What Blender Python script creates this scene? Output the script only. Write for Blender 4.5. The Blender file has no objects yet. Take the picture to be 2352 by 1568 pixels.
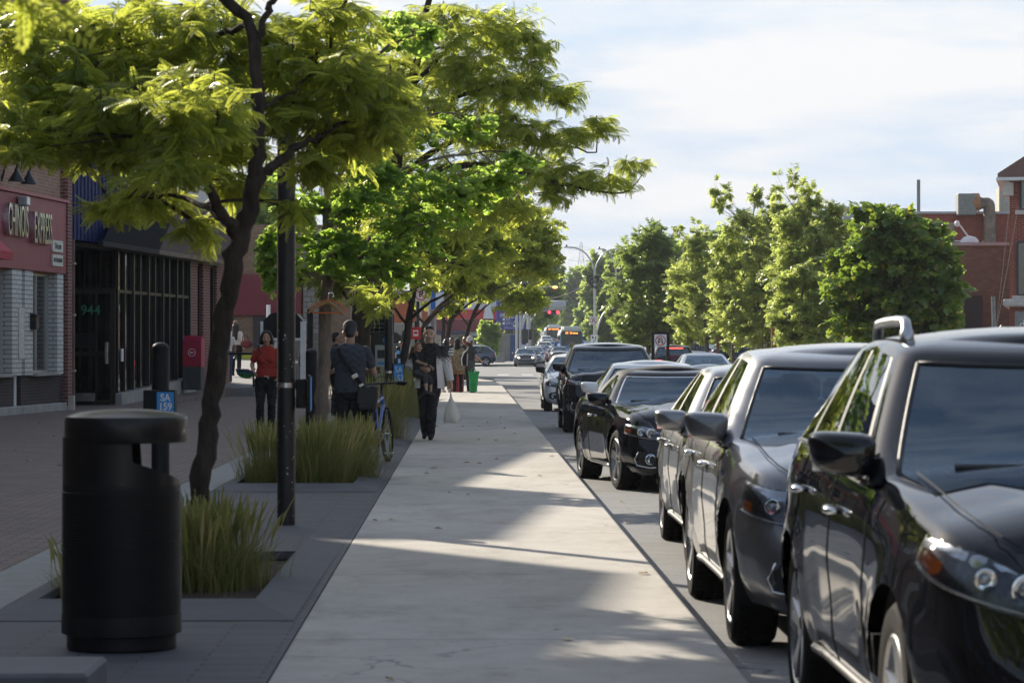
import bpy, math, random
import numpy as np
from mathutils import Vector, Matrix, Quaternion
SC = bpy.context.scene
COL = SC.collection
R = math.radians
PI = math.pi
rng = np.random.default_rng(7)
random.seed(7)
# ---- measured camera: pixels of the 2352 px wide view -> metres ----
F, H, VX, HY = 6533.0, 1.47, 1078.0, 795.0
def px(x, d): return d * (x - VX) / F
def pz(y, d): return H - d * (y - HY) / F
def at(x, y, d): return Vector((px(x, d), d, pz(y, d)))
def road_z(y): return float(np.interp(y, [0, 235, 333, 485, 800, 1170, 1600, 3000], [-.13, -.13, .4, 1.8, 5.6, 10.4, 16, 30]))

# ---------------------------------------------------------------- materials
MATS = {}
def nt_new(name):
    m = bpy.data.materials.new(name); m.use_nodes = True
    nt = m.node_tree
    b = nt.nodes['Principled BSDF']
    return m, nt, b
def N(nt, t, **kw):
    n = nt.nodes.new(t)
    for k, v in kw.items():
        if k in n.inputs.keys(): n.inputs[k].default_value = v
        else: setattr(n, k, v)
    return n
def objvec(nt, scale=(1, 1, 1)):
    tc = N(nt, 'ShaderNodeTexCoord'); mp = N(nt, 'ShaderNodeMapping')
    mp.inputs['Scale'].default_value = scale
    nt.links.new(tc.outputs['Object'], mp.inputs['Vector'])
    return mp.outputs['Vector']
def c4(c): return (c[0], c[1], c[2], 1)
def mixcol(nt, fac, a, b, mode='MIX'):
    m = N(nt, 'ShaderNodeMix', data_type='RGBA', blend_type=mode)
    for sock, v in ((m.inputs[0], fac), (m.inputs[6], a), (m.inputs[7], b)):
        if hasattr(v, 'is_linked'): nt.links.new(v, sock)
        elif isinstance(v, (int, float)): sock.default_value = v
        else: sock.default_value = c4(v)
    return m.outputs[2]
def mth(nt, op, a, b=None, c=None, clamp=False):
    m = N(nt, 'ShaderNodeMath', operation=op); m.use_clamp = clamp
    for i, v in enumerate((a, b, c)):
        if v is None: continue
        if hasattr(v, 'is_linked'): nt.links.new(v, m.inputs[i])
        else: m.inputs[i].default_value = v
    return m.outputs[0]
def noise(nt, vec, scale, detail=4, rough=.6):
    n = N(nt, 'ShaderNodeTexNoise', Scale=scale, Detail=detail, Roughness=rough)
    nt.links.new(vec, n.inputs['Vector'])
    return n.outputs['Fac']
def ramp(nt, fac, stops):
    r = N(nt, 'ShaderNodeValToRGB'); e = r.color_ramp.elements
    while len(e) < len(stops): e.new(.5)
    for i, (p, c) in enumerate(stops):
        e[i].position = p; e[i].color = c4(c) if len(c) == 3 else c
    nt.links.new(fac, r.inputs['Fac'])
    return r.outputs['Color']
def bumpn(nt, b, height, strength=.3, dist=.02):
    bp = N(nt, 'ShaderNodeBump', Strength=strength, Distance=dist)
    nt.links.new(height, bp.inputs['Height']); nt.links.new(bp.outputs['Normal'], b.inputs['Normal'])
def M(name, col, rough=.6, metal=0., coat=0., var=.18, scale=6., bump=0., bscale=None, spec=.5, cr=.04, vscale=(1, 1, 1), bdist=.02):
    if name in MATS: return MATS[name]
    m, nt, b = nt_new(name)
    v = objvec(nt, vscale)
    n1 = noise(nt, v, scale, 6, .65)
    lo = tuple(max(0, x * (1 - var)) for x in col); hi = tuple(min(1, x * (1 + var)) for x in col)
    c = ramp(nt, n1, [(.3, lo), (.7, hi)])
    nt.links.new(c, b.inputs['Base Color'])
    b.inputs['Roughness'].default_value = rough; b.inputs['Metallic'].default_value = metal
    b.inputs['Coat Weight'].default_value = coat; b.inputs['Coat Roughness'].default_value = cr
    b.inputs['Specular IOR Level'].default_value = spec
    if rough > .12:
        rr = mth(nt, 'MULTIPLY_ADD', n1, .25 * rough, rough * .88)
        nt.links.new(rr, b.inputs['Roughness'])
    if bump: bumpn(nt, b, noise(nt, v, bscale or scale * 4, 5, .6), bump, bdist)
    MATS[name] = m
    return m
def emit(name, col, strength):
    if name in MATS: return MATS[name]
    m, nt, b = nt_new(name)
    b.inputs['Base Color'].default_value = c4(col); b.inputs['Emission Color'].default_value = c4(col)
    b.inputs['Emission Strength'].default_value = strength
    MATS[name] = m; return m
def brick(name, c1, c2, mortar, bw=.21, bh=.067, ms=.012, var=.25, dirt=.25, vert=True, offs=.5, rough=.85):
    if name in MATS: return MATS[name]
    m, nt, b = nt_new(name)
    tc = N(nt, 'ShaderNodeTexCoord'); sp = N(nt, 'ShaderNodeSeparateXYZ'); nt.links.new(tc.outputs['Object'], sp.inputs[0])
    cb = N(nt, 'ShaderNodeCombineXYZ')
    if vert:
        nt.links.new(mth(nt, 'ADD', sp.outputs[0], sp.outputs[1]), cb.inputs[0]); nt.links.new(sp.outputs[2], cb.inputs[1])
    else:
        nt.links.new(sp.outputs[0], cb.inputs[0]); nt.links.new(sp.outputs[1], cb.inputs[1])
    br = N(nt, 'ShaderNodeTexBrick', Scale=1., offset=offs)
    br.inputs['Mortar Size'].default_value = ms; br.inputs['Brick Width'].default_value = bw; br.inputs['Row Height'].default_value = bh
    br.inputs['Color1'].default_value = c4(c1); br.inputs['Color2'].default_value = c4(c2); br.inputs['Mortar'].default_value = c4(mortar)
    br.inputs['Mortar Smooth'].default_value = .2; br.inputs['Bias'].default_value = -.1
    nt.links.new(cb.outputs[0], br.inputs['Vector'])
    n = noise(nt, tc.outputs['Object'], 1.3, 6, .7)
    k = ramp(nt, n, [(.25, (1 - dirt,) * 3), (.7, (1.,) * 3)])
    nt.links.new(mixcol(nt, 1., br.outputs['Color'], k, 'MULTIPLY'), b.inputs['Base Color'])
    b.inputs['Roughness'].default_value = rough
    hh = mth(nt, 'SUBTRACT', mth(nt, 'MULTIPLY', noise(nt, tc.outputs['Object'], 60, 4), .3), br.outputs['Fac'])
    bumpn(nt, b, hh, .6, .008)
    MATS[name] = m; return m
def glass(name, tint=(.6, .66, .68), refl=1.7, dark=.0, base=(.01, .012, .014), gcol=(.95, .97, 1)):
    """thin pane: tinted see-through plus Fresnel reflection; 'dark' adds an opaque tinted film"""
    if name in MATS: return MATS[name]
    m = bpy.data.materials.new(name); m.use_nodes = True; nt = m.node_tree; nt.nodes.clear()
    out = N(nt, 'ShaderNodeOutputMaterial'); tr = N(nt, 'ShaderNodeBsdfTransparent', Color=c4(tint))
    df = N(nt, 'ShaderNodeBsdfDiffuse', Color=c4(base)); gl = N(nt, 'ShaderNodeBsdfGlossy', Roughness=.015, Color=c4(gcol))
    fr = N(nt, 'ShaderNodeFresnel', IOR=refl)
    m1 = N(nt, 'ShaderNodeMixShader', Fac=dark); nt.links.new(tr.outputs[0], m1.inputs[1]); nt.links.new(df.outputs[0], m1.inputs[2])
    m2 = N(nt, 'ShaderNodeMixShader'); nt.links.new(fr.outputs[0], m2.inputs[0]); nt.links.new(m1.outputs[0], m2.inputs[1]); nt.links.new(gl.outputs[0], m2.inputs[2])
    nt.links.new(m2.outputs[0], out.inputs[0])
    MATS[name] = m; return m
def paint(name, col, metal=.35, rough=.38, flake=True):
    if name in MATS: return MATS[name]
    m, nt, b = nt_new(name)
    v = objvec(nt)
    n = noise(nt, v, 1.7, 5, .6)
    nt.links.new(ramp(nt, n, [(.3, tuple(x * .88 for x in col)), (.75, tuple(min(1, x * 1.1 + .003) for x in col))]), b.inputs['Base Color'])
    b.inputs['Metallic'].default_value = metal
    b.inputs['Coat Weight'].default_value = 1.; b.inputs['Coat Roughness'].default_value = .025; b.inputs['Coat IOR'].default_value = 1.5
    dust = noise(nt, objvec(nt, (1, 1, 1)), 9., 8, .7)
    nt.links.new(mth(nt, 'MULTIPLY_ADD', dust, .2, rough - .1), b.inputs['Roughness'])
    nt.links.new(mth(nt, 'MULTIPLY_ADD', dust, .05, -.02, clamp=True), b.inputs['Coat Roughness'])
    if metal == 0 and max(col) < .1: b.inputs['Specular IOR Level'].default_value = 0.
    bumpn(nt, b, noise(nt, v, 2.2, 1, .4), .05, .01)
    MATS[name] = m; return m
def leafmat(name, cols, trans, tfac=.45, rough=.4, spec=.5):
    if name in MATS: return MATS[name]
    m, nt, b = nt_new(name)
    g = N(nt, 'ShaderNodeNewGeometry')
    c = ramp(nt, g.outputs['Random Per Island'], [(i / max(1, len(cols) - 1), k) for i, k in enumerate(cols)])
    nt.links.new(c, b.inputs['Base Color'])
    b.inputs['Roughness'].default_value = rough; b.inputs['Specular IOR Level'].default_value = spec
    t = N(nt, 'ShaderNodeBsdfTranslucent')
    nt.links.new(mixcol(nt, .35, trans, mixcol(nt, 1., c, (2.2, 2.2, 2.2), 'MULTIPLY')), t.inputs['Color'])
    mx = N(nt, 'ShaderNodeMixShader', Fac=tfac)
    nt.links.new(b.outputs[0], mx.inputs[1]); nt.links.new(t.outputs[0], mx.inputs[2])
    nt.links.new(mx.outputs[0], nt.nodes['Material Output'].inputs[0])
    MATS[name] = m; return m

# ---------------------------------------------------------------- objects
def tag(o, label=None, cat=None, group=None, kind=None):
    if label: o['label'] = label
    if cat: o['category'] = cat
    if group: o['group'] = group
    if kind: o['kind'] = kind
    return o
def thing(name, label, cat, loc=(0, 0, 0), rotz=0., group=None):
    o = bpy.data.objects.new(name, None); COL.objects.link(o)
    o.empty_display_size = .2; o.location = loc; o.rotation_euler = (0, 0, rotz)
    return tag(o, label, cat, group)
def kids(o): return [c for c in COL.objects if c.parent == o]
def copy_tree(o, parent=None, chmap=None):
    if chmap is None:
        chmap = {}
        for c in COL.objects:
            if c.parent: chmap.setdefault(c.parent, []).append(c)
    c = o.copy(); COL.objects.link(c); c.parent = parent
    for ch in chmap.get(o, []): copy_tree(ch, c, chmap)
    return c
def link(name, me, parent=None, world=False):
    o = bpy.data.objects.new(name, me); COL.objects.link(o)
    if parent is not None:
        if world:
            p = parent; off = Vector((0, 0, 0))
            while p is not None: off += Vector(p.location); p = p.parent
            me.transform(Matrix.Translation(-off))
        o.parent = parent
    return o
def np_mesh(name, V, quads=None, tris=None, mat=None, smooth=False):
    """mesh from numpy arrays (fast path for foliage)"""
    me = bpy.data.meshes.new(name)
    V = np.asarray(V, np.float32).reshape(-1, 3)
    nq = 0 if quads is None else len(quads); nt_ = 0 if tris is None else len(tris)
    idx = []; tot = []
    if nq: idx.append(np.asarray(quads, np.int32).ravel()); tot.append(np.full(nq, 4, np.int32))
    if nt_: idx.append(np.asarray(tris, np.int32).ravel()); tot.append(np.full(nt_, 3, np.int32))
    idx = np.concatenate(idx); tot = np.concatenate(tot)
    me.vertices.add(len(V)); me.vertices.foreach_set('co', V.ravel())
    me.loops.add(len(idx)); me.loops.foreach_set('vertex_index', idx)
    me.polygons.add(len(tot)); st = np.zeros(len(tot), np.int32); st[1:] = np.cumsum(tot)[:-1]
    me.polygons.foreach_set('loop_start', st); me.polygons.foreach_set('loop_total', tot)
    if smooth: me.polygons.foreach_set('use_smooth', np.ones(len(tot), bool))
    me.update(calc_edges=True)
    if mat: me.materials.append(mat)
    return me
class MB:
    def __init__(s): s.v = []; s.f = []; s.m = []; s.mi = 0; s.mats = []
    def mat(s, m):
        if m not in s.mats: s.mats.append(m)
        s.mi = s.mats.index(m); return s
    def add(s, vs, fs):
        o = len(s.v); s.v += [tuple(v) for v in vs]
        for f in fs: s.f.append(tuple(i + o for i in f)); s.m.append(s.mi)
        return s
    def box(s, c, d, rz=0., bev=0., rot=None):
        hx, hy, hz = d[0] / 2, d[1] / 2, d[2] / 2
        Rm = rot if rot is not None else Matrix.Rotation(rz, 3, 'Z')
        C = Vector(c)
        if bev <= 0:
            vs = [(x, y, z) for z in (-hz, hz) for y in (-hy, hy) for x in (-hx, hx)]
            fs = [(0, 2, 3, 1), (4, 5, 7, 6), (0, 1, 5, 4), (2, 6, 7, 3), (0, 4, 6, 2), (1, 3, 7, 5)]
        else:
            b = min(bev, hx * .99, hy * .99, hz * .99); vs = []; key = {}
            for sx in (-1, 1):
                for sy in (-1, 1):
                    for sz in (-1, 1):
                        for k in range(3):
                            p = [sx * hx, sy * hy, sz * hz]
                            for j in range(3):
                                if j != k: p[j] -= (sx, sy, sz)[j] * b
                            key[(sx, sy, sz, k)] = len(vs); vs.append(tuple(p))
            fs = []
            for k in range(3):
                a, bb = [j for j in range(3) if j != k]
                for sg in (-1, 1):
                    loop = []
                    for (u, w) in ((-1, -1), (1, -1), (1, 1), (-1, 1)):
                        q = [0, 0, 0]; q[k] = sg; q[a] = u; q[bb] = w
                        loop.append(key[(q[0], q[1], q[2], k)])
                    fs.append(loop)
                for u in (-1, 1):
                    for w in (-1, 1):
                        q0 = [0, 0, 0]; q1 = [0, 0, 0]; q0[k] = -1; q1[k] = 1
                        q0[a] = q1[a] = u; q0[bb] = q1[bb] = w
                        fs.append([key[(*q0, a)], key[(*q1, a)], key[(*q1, bb)], key[(*q0, bb)]])
            for sx in (-1, 1):
                for sy in (-1, 1):
                    for sz in (-1, 1): fs.append([key[(sx, sy, sz, k)] for k in range(3)])
            ff = []
            for f in fs:
                p = [Vector(vs[i]) for i in f]; n = (p[1] - p[0]).cross(p[2] - p[0]); cen = sum(p, Vector()) / len(p)
                ff.append(f if n.dot(cen) > 0 else f[::-1])
            fs = ff
        return s.add([C + Rm @ Vector(v) for v in vs], fs)
    def tube(s, pts, rad, n=8, caps=True, flat=None):
        pts = [Vector(p) for p in pts]
        if not hasattr(rad, '__len__'): rad = [rad] * len(pts)
        vs = []; up = None
        for i, p in enumerate(pts):
            t = (pts[min(i + 1, len(pts) - 1)] - pts[max(i - 1, 0)])
            t = t.normalized() if t.length > 1e-9 else Vector((0, 0, 1))
            if up is None:
                up = t.orthogonal().normalized()
            else:
                up = (up - t * up.dot(t));  up = up.normalized() if up.length > 1e-6 else t.orthogonal().normalized()
            w = t.cross(up)
            for k in range(n):
                a = 2 * PI * k / n
                vs.append(p + (up * math.cos(a) + w * math.sin(a)) * rad[i])
        fs = []
        for i in range(len(pts) - 1):
            for k in range(n):
                k2 = (k + 1) % n
                fs.append((i * n + k, i * n + k2, (i + 1) * n + k2, (i + 1) * n + k))
        if caps: fs.append(tuple(range(n))[::-1]); fs.append(tuple((len(pts) - 1) * n + k for k in range(n)))
        return s.add(vs, fs)
    def lathe(s, prof, c=(0, 0, 0), n=32, axis='z', caps=True):
        C = Vector(c); vs = []
        for r, h in prof:
            for k in range(n):
                a = 2 * PI * k / n; x, y = r * math.cos(a), r * math.sin(a)
                vs.append(C + (Vector((x, y, h)) if axis == 'z' else Vector((h, x, y)) if axis == 'x' else Vector((y, h, x))))
        fs = []
        for i in range(len(prof) - 1):
            for k in range(n):
                k2 = (k + 1) % n
                fs.append((i * n + k, i * n + k2, (i + 1) * n + k2, (i + 1) * n + k))
        if caps:
            fs.append(tuple(range(n))[::-1]); fs.append(tuple((len(prof) - 1) * n + k for k in range(n)))
        return s.add(vs, fs)
    def cyl(s, p0, p1, r0, r1=None, n=16): return s.tube([p0, p1], [r0, r0 if r1 is None else r1], n)
    def ell(s, c, r, n=14, m=9, rot=None):
        C = Vector(c); vs = []; fs = []
        for i in range(m + 1):
            th = PI * i / m
            for k in range(n):
                a = 2 * PI * k / n
                p = Vector((r[0] * math.sin(th) * math.cos(a), r[1] * math.sin(th) * math.sin(a), r[2] * math.cos(th)))
                vs.append(C + (rot @ p if rot is not None else p))
        for i in range(m):
            for k in range(n):
                k2 = (k + 1) % n; fs.append((i * n + k, (i + 1) * n + k, (i + 1) * n + k2, i * n + k2))
        return s.add(vs, fs)
    def prism(s, poly, o, u, v, w):
        """extrude 2D poly (in axes u, v from o) along w"""
        o, u, v, w = Vector(o), Vector(u), Vector(v), Vector(w); n = len(poly)
        if u.cross(v).dot(w) < 0: poly = poly[::-1]
        area = sum(poly[i][0] * poly[(i + 1) % n][1] - poly[(i + 1) % n][0] * poly[i][1] for i in range(n))
        a = [o + u * p[0] + v * p[1] for p in poly]; b = [q + w for q in a]
        fs = [tuple(range(n))[::-1], tuple(range(n, 2 * n))] + [(i, (i + 1) % n, n + (i + 1) % n, n + i) for i in range(n)]
        flip = (area < 0) != (u.cross(v).dot(w) < 0)
        if flip: fs = [f[::-1] for f in fs]
        return s.add(a + b, fs)
    def quad(s, a, b, c, d): return s.add([a, b, c, d], [(0, 1, 2, 3)])
    def grid(s, P, closed_u=False, flip=False):
        P = np.asarray(P); n, m = P.shape[:2]; fs = []
        for i in range(n if closed_u else n - 1):
            for j in range(m - 1):
                i2 = (i + 1) % n; f = (i * m + j, i2 * m + j, i2 * m + j + 1, i * m + j + 1)
                fs.append(f[::-1] if flip else f)
        return s.add([Vector(p) for p in P.reshape(-1, 3)], fs)
    def mesh(s, name, mats=None, smooth=None):
        me = bpy.data.meshes.new(name); me.from_pydata(s.v, [], s.f)
        ml = s.mats if s.mats else (mats if isinstance(mats, (list, tuple)) else [mats])
        for m in ml:
            if m: me.materials.append(m)
        if len(ml) > 1: me.polygons.foreach_set('material_index', np.array(s.m, np.int32))
        if smooth is not None:
            me.polygons.foreach_set('use_smooth', np.ones(len(me.polygons), bool))
            if smooth < 180: me.set_sharp_from_angle(angle=R(smooth))
        me.update(); return me
    def build(s, name, mats=None, parent=None, smooth=None, world=False):
        return link(name, s.mesh(name, mats, smooth), parent, world)
_FONT = [None]
def text(name, body, size, m, parent, loc, rot, sx=1., ext=.004, align='CENTER', world=False, bold=0.):
    cu = bpy.data.curves.new('t', 'FONT'); cu.body = body; cu.size = size; cu.align_x = align; cu.align_y = 'CENTER'; cu.extrude = ext; cu.offset = bold
    o = bpy.data.objects.new('t', cu); COL.objects.link(o)
    dg = bpy.context.evaluated_depsgraph_get(); dg.update()
    me = bpy.data.meshes.new_from_object(o.evaluated_get(dg)); bpy.data.objects.remove(o)
    me.materials.clear(); me.materials.append(m)
    X = Matrix.Translation(Vector(loc)) @ (rot if isinstance(rot, Matrix) else Matrix.Rotation(rot[2], 4, 'Z') @ Matrix.Rotation(rot[1], 4, 'Y') @ Matrix.Rotation(rot[0], 4, 'X')) @ Matrix.Diagonal((sx, 1, 1, 1))
    me.transform(X)
    return link(name, me, parent, world)
FACE = (R(90), 0, 0)          # text lying in a plane that faces -Y (towards the viewer)
def remesh(mb_or_me, vox, smooth_it=2, name='r'):
    me = mb_or_me.mesh('tmp') if isinstance(mb_or_me, MB) else mb_or_me
    o = bpy.data.objects.new('tmp', me); COL.objects.link(o)
    md = o.modifiers.new('r', 'REMESH'); md.mode = 'VOXEL'; md.voxel_size = vox; md.use_smooth_shade = True
    if smooth_it:
        sm = o.modifiers.new('s', 'SMOOTH'); sm.factor = .5; sm.iterations = smooth_it
    dg = bpy.context.evaluated_depsgraph_get(); dg.update()
    r = bpy.data.meshes.new_from_object(o.evaluated_get(dg)); r.name = name
    bpy.data.objects.remove(o); bpy.data.meshes.remove(me)
    r.materials.clear()
    r.polygons.foreach_set('use_smooth', np.ones(len(r.polygons), bool))
    return r
def bez(p0, p1, p2, p3, n=12):
    p0, p1, p2, p3 = map(Vector, (p0, p1, p2, p3)); out = []
    for i in range(n + 1):
        t = i / n; u = 1 - t
        out.append(p0 * u ** 3 + p1 * 3 * u * u * t + p2 * 3 * u * t * t + p3 * t ** 3)
    return out
def arc(c, r, a0, a1, n, ax='xz'):
    out = []
    for i in range(n + 1):
        a = a0 + (a1 - a0) * i / n; p = [c[0], c[1], c[2]]
        j, k = 'xyz'.index(ax[0]), 'xyz'.index(ax[1])
        p[j] += r * math.cos(a); p[k] += r * math.sin(a); out.append(tuple(p))
    return out

# ---------------------------------------------------------------- camera, light, sky
cam = bpy.data.cameras.new('camera'); camo = bpy.data.objects.new('camera', cam); COL.objects.link(camo)
cam.sensor_width = 36; cam.lens = 36 * F / 2352; cam.clip_end = 8000; cam.clip_start = .3
camo.location = (0, 0, H)
yaw = -math.atan((1176 - VX) / F); pitch = math.atan((HY - 784) / F)
camo.rotation_euler = (PI / 2 + pitch, 0, yaw)
cam.dof.use_dof = True; cam.dof.focus_distance = 80; cam.dof.aperture_fstop = 8.0
SC.camera = camo
SUN_EL, SUN_AZ = R(25), R(-33)           # azimuth from +Y towards +X
sd = Vector((math.sin(SUN_AZ) * math.cos(SUN_EL), math.cos(SUN_AZ) * math.cos(SUN_EL), math.sin(SUN_EL)))
sun = bpy.data.lights.new('sun', 'SUN'); suno = bpy.data.objects.new('sun', sun); COL.objects.link(suno)
sun.energy = 5.0; sun.angle = R(.53); sun.color = (1, .91, .77)
suno.rotation_euler = (-sd).to_track_quat('-Z', 'Y').to_euler(); suno.location = (-40, 60, 80)
w = bpy.data.worlds.new('World'); SC.world = w; w.use_nodes = True
nt = w.node_tree; bg = nt.nodes['Background']
sky = N(nt, 'ShaderNodeTexSky', sky_type='NISHITA'); sky.sun_disc = False
sky.sun_elevation = SUN_EL; sky.sun_rotation = SUN_AZ; sky.air_density = 1.; sky.dust_density = 1.; sky.ozone_density = 1.
tc = N(nt, 'ShaderNodeTexCoord'); mp = N(nt, 'ShaderNodeMapping'); mp.inputs['Scale'].default_value = (1, 1, 6.5)
nt.links.new(tc.outputs['Generated'], mp.inputs['Vector'])
n1 = N(nt, 'ShaderNodeTexNoise', Scale=5.2, Detail=9, Roughness=.58, Distortion=.35); nt.links.new(mp.outputs[0], n1.inputs['Vector'])
n2 = N(nt, 'ShaderNodeTexNoise', Scale=17., Detail=6, Roughness=.6); nt.links.new(mp.outputs[0], n2.inputs['Vector'])
nf = mth(nt, 'MULTIPLY_ADD', n2.outputs['Fac'], .22, mth(nt, 'MULTIPLY', n1.outputs['Fac'], .85))
sz = N(nt, 'ShaderNodeSeparateXYZ'); nt.links.new(tc.outputs['Generated'], sz.inputs[0])
cm = ramp(nt, mth(nt, 'ADD', nf, ramp(nt, sz.outputs[2], [(.0, (.16,) * 3), (.055, (0,) * 3)])), [(.44, (0, 0, 0)), (.60, (1, 1, 1))])
CLOUD = 5.7
cc = mixcol(nt, n2.outputs['Fac'], (CLOUD * .93, CLOUD * .955, CLOUD * .98), (CLOUD * 1.03, CLOUD * 1.0, CLOUD * .985))
spz = N(nt, 'ShaderNodeSeparateXYZ'); nt.links.new(tc.outputs['Generated'], spz.inputs[0])
up = ramp(nt, spz.outputs[2], [(.09, (0, 0, 0)), (.42, (1, 1, 1))])            # bright cloudy belt low down, clearer blue overhead
low = mixcol(nt, cm, (3.6, 4.4, 5.45), cc)
high = mixcol(nt, mth(nt, 'MULTIPLY', cm, .38), mixcol(nt, .15, sky.outputs[0], (4.5, 4.65, 5.0)), cc)
sdv = N(nt, 'ShaderNodeVectorMath', operation='DOT_PRODUCT'); nt.links.new(tc.outputs['Generated'], sdv.inputs[0]); sdv.inputs[1].default_value = (math.sin(SUN_AZ), math.cos(SUN_AZ), 0)
back = ramp(nt, mth(nt, 'MULTIPLY_ADD', sdv.outputs['Value'], .5, .5), [(.25, (1, 1, 1)), (.80, (0, 0, 0))])   # away from the sun: clear blue
skyc = mixcol(nt, up, low, high)
skyc = mixcol(nt, back, skyc, mixcol(nt, mth(nt, 'MULTIPLY', cm, .15), mixcol(nt, .2, sky.outputs[0], (2.15, 2.8, 4.2)), cc))
nt.links.new(skyc, bg.inputs['Color']); bg.inputs['Strength'].default_value = .1
SC.view_settings.view_transform = 'Standard'; SC.view_settings.look = 'None'; SC.view_settings.exposure = .82; SC.view_settings.gamma = 1
SC.render.engine = 'CYCLES'
SC.cycles.use_denoising = True; SC.cycles.denoiser = 'OPENIMAGEDENOISE'
SC.cycles.max_bounces = 10; SC.cycles.diffuse_bounces = 8; SC.cycles.glossy_bounces = 4; SC.cycles.transmission_bounces = 4; SC.cycles.transparent_max_bounces = 12
SC.cycles.caustics_reflective = False; SC.cycles.caustics_refractive = False
SC.cycles.use_adaptive_sampling = True; SC.cycles.adaptive_threshold = .02
# ================================================================ ground, roads, pavements
def asphalt():
    m, nt, b = nt_new('asphalt'); v = objvec(nt)
    fine = noise(nt, v, 90, 3, .7); big = noise(nt, v, .35, 6, .65); mid = noise(nt, v, 4., 6, .7)
    c = ramp(nt, fine, [(.3, (.15, .148, .147)), (.55, (.225, .222, .218)), (.75, (.33, .325, .315))])
    k = ramp(nt, mth(nt, 'MULTIPLY_ADD', mid, .5, mth(nt, 'MULTIPLY', big, .5)), [(.35, (.72,) * 3), (.65, (1.1, 1.09, 1.07))])
    vo = N(nt, 'ShaderNodeTexVoronoi', feature='DISTANCE_TO_EDGE', Scale=.33)
    w_ = N(nt, 'ShaderNodeVectorMath', operation='ADD'); nn = N(nt, 'ShaderNodeTexNoise', Scale=1.1, Detail=5)
    nt.links.new(v, nn.inputs['Vector']); nt.links.new(v, w_.inputs[0]); nt.links.new(nn.outputs['Color'], w_.inputs[1]); nt.links.new(w_.outputs[0], vo.inputs['Vector'])
    cr = ramp(nt, vo.outputs['Distance'], [(.0, (.35,) * 3), (.008, (1,) * 3)])
    c = mixcol(nt, 1., mixcol(nt, 1., c, k, 'MULTIPLY'), cr, 'MULTIPLY')
    nt.links.new(c, b.inputs['Base Color']); b.inputs['Roughness'].default_value = .8
    bumpn(nt, b, fine, .5, .006); return m
def concrete_walk():
    m, nt, b = nt_new('sidewalk_concrete'); v = objvec(nt)
    sp = N(nt, 'ShaderNodeSeparateXYZ'); nt.links.new(v, sp.inputs[0])
    fr = mth(nt, 'FRACT', mth(nt, 'MULTIPLY_ADD', sp.outputs[1], 1 / 4.05, -2.15 / 4.05 + 10))
    slab = mth(nt, 'FLOOR', mth(nt, 'MULTIPLY_ADD', sp.outputs[1], 1 / 4.05, -2.15 / 4.05 + 10))
    wn = N(nt, 'ShaderNodeTexWhiteNoise', noise_dimensions='1D'); nt.links.new(slab, wn.inputs['W'])
    j = mth(nt, 'MINIMUM', mth(nt, 'MULTIPLY', mth(nt, 'MINIMUM', fr, mth(nt, 'SUBTRACT', 1., fr)), 4.05 / .016), 1.)
    fine = noise(nt, v, 140, 2, .6); mid = noise(nt, v, 3.2, 8, .68); big = noise(nt, objvec(nt, (1, .35, 1)), .8, 5, .6)
    stain = ramp(nt, noise(nt, objvec(nt, (1, .5, 1)), 1.7, 7, .72), [(.5, (1,) * 3), (.64, (.8, .79, .77))])
    spots = ramp(nt, noise(nt, v, 21, 2, .5), [(.66, (1,) * 3), (.70, (.66,) * 3)])
    c = ramp(nt, mid, [(.3, (.43, .395, .345)), (.7, (.52, .485, .43))])
    c = mixcol(nt, 1., c, ramp(nt, fine, [(.3, (.86,) * 3), (.7, (1.07,) * 3)]), 'MULTIPLY')
    c = mixcol(nt, 1., c, ramp(nt, big, [(.3, (.88,) * 3), (.7, (1.06,) * 3)]), 'MULTIPLY')
    c = mixcol(nt, 1., c, stain, 'MULTIPLY'); c = mixcol(nt, .8, c, spots, 'MULTIPLY')
    c = mixcol(nt, 1., c, ramp(nt, wn.outputs['Value'], [(0, (.92,) * 3), (1, (1.05,) * 3)]), 'MULTIPLY')
    vo = N(nt, 'ShaderNodeTexVoronoi', feature='DISTANCE_TO_EDGE', Scale=.22); wv = N(nt, 'ShaderNodeVectorMath', operation='ADD'); nn = N(nt, 'ShaderNodeTexNoise', Scale=1.6, Detail=6)
    nt.links.new(v, nn.inputs['Vector']); nt.links.new(v, wv.inputs[0]); nt.links.new(nn.outputs['Color'], wv.inputs[1]); nt.links.new(wv.outputs[0], vo.inputs['Vector'])
    c = mixcol(nt, ramp(nt, big, [(.48, (0,) * 3), (.56, (1,) * 3)]), c, mixcol(nt, 1., c, ramp(nt, vo.outputs['Distance'], [(0, (.45,) * 3), (.0035, (1,) * 3)]), 'MULTIPLY'))
    c = mixcol(nt, 1., c, ramp(nt, j, [(0, (.35,) * 3), (1, (1,) * 3)]), 'MULTIPLY')
    nt.links.new(c, b.inputs['Base Color']); b.inputs['Roughness'].default_value = .85
    hh = mth(nt, 'ADD', mth(nt, 'MULTIPLY', fine, .25), j)
    bumpn(nt, b, hh, .5, .006); return m
A_ = asphalt(); CW = concrete_walk()
soil = M('far_ground', (.13, .125, .10), .95, var=.3, scale=.05)
ys = [-600, -40, 0, 60, 120, 180, 235, 285, 333, 400, 485, 640, 800, 1000, 1170, 1400, 1600, 2200, 3000, 4500]
def sheet(x0f, x1f, yl, dz, name, m):
    mb = MB(); P = [[(x0f(y), y, road_z(y) + dz), (x1f(y), y, road_z(y) + dz)] for y in yl]
    return tag(mb.grid(P, flip=True).build(name, m), kind='structure')
sheet(lambda y: -1500, lambda y: 1500, ys, -.03, 'ground', soil)
def cl(y): return float(np.interp(y, [0, 200, 333, 485, 1170, 3000], [0, 0, 4.5, 9, 32, 95]))  # street bends gently right
sheet(lambda y: 1.2 + cl(y), lambda y: 24 + cl(y), [y for y in ys if y < 2000], 0., 'road', A_)
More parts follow.
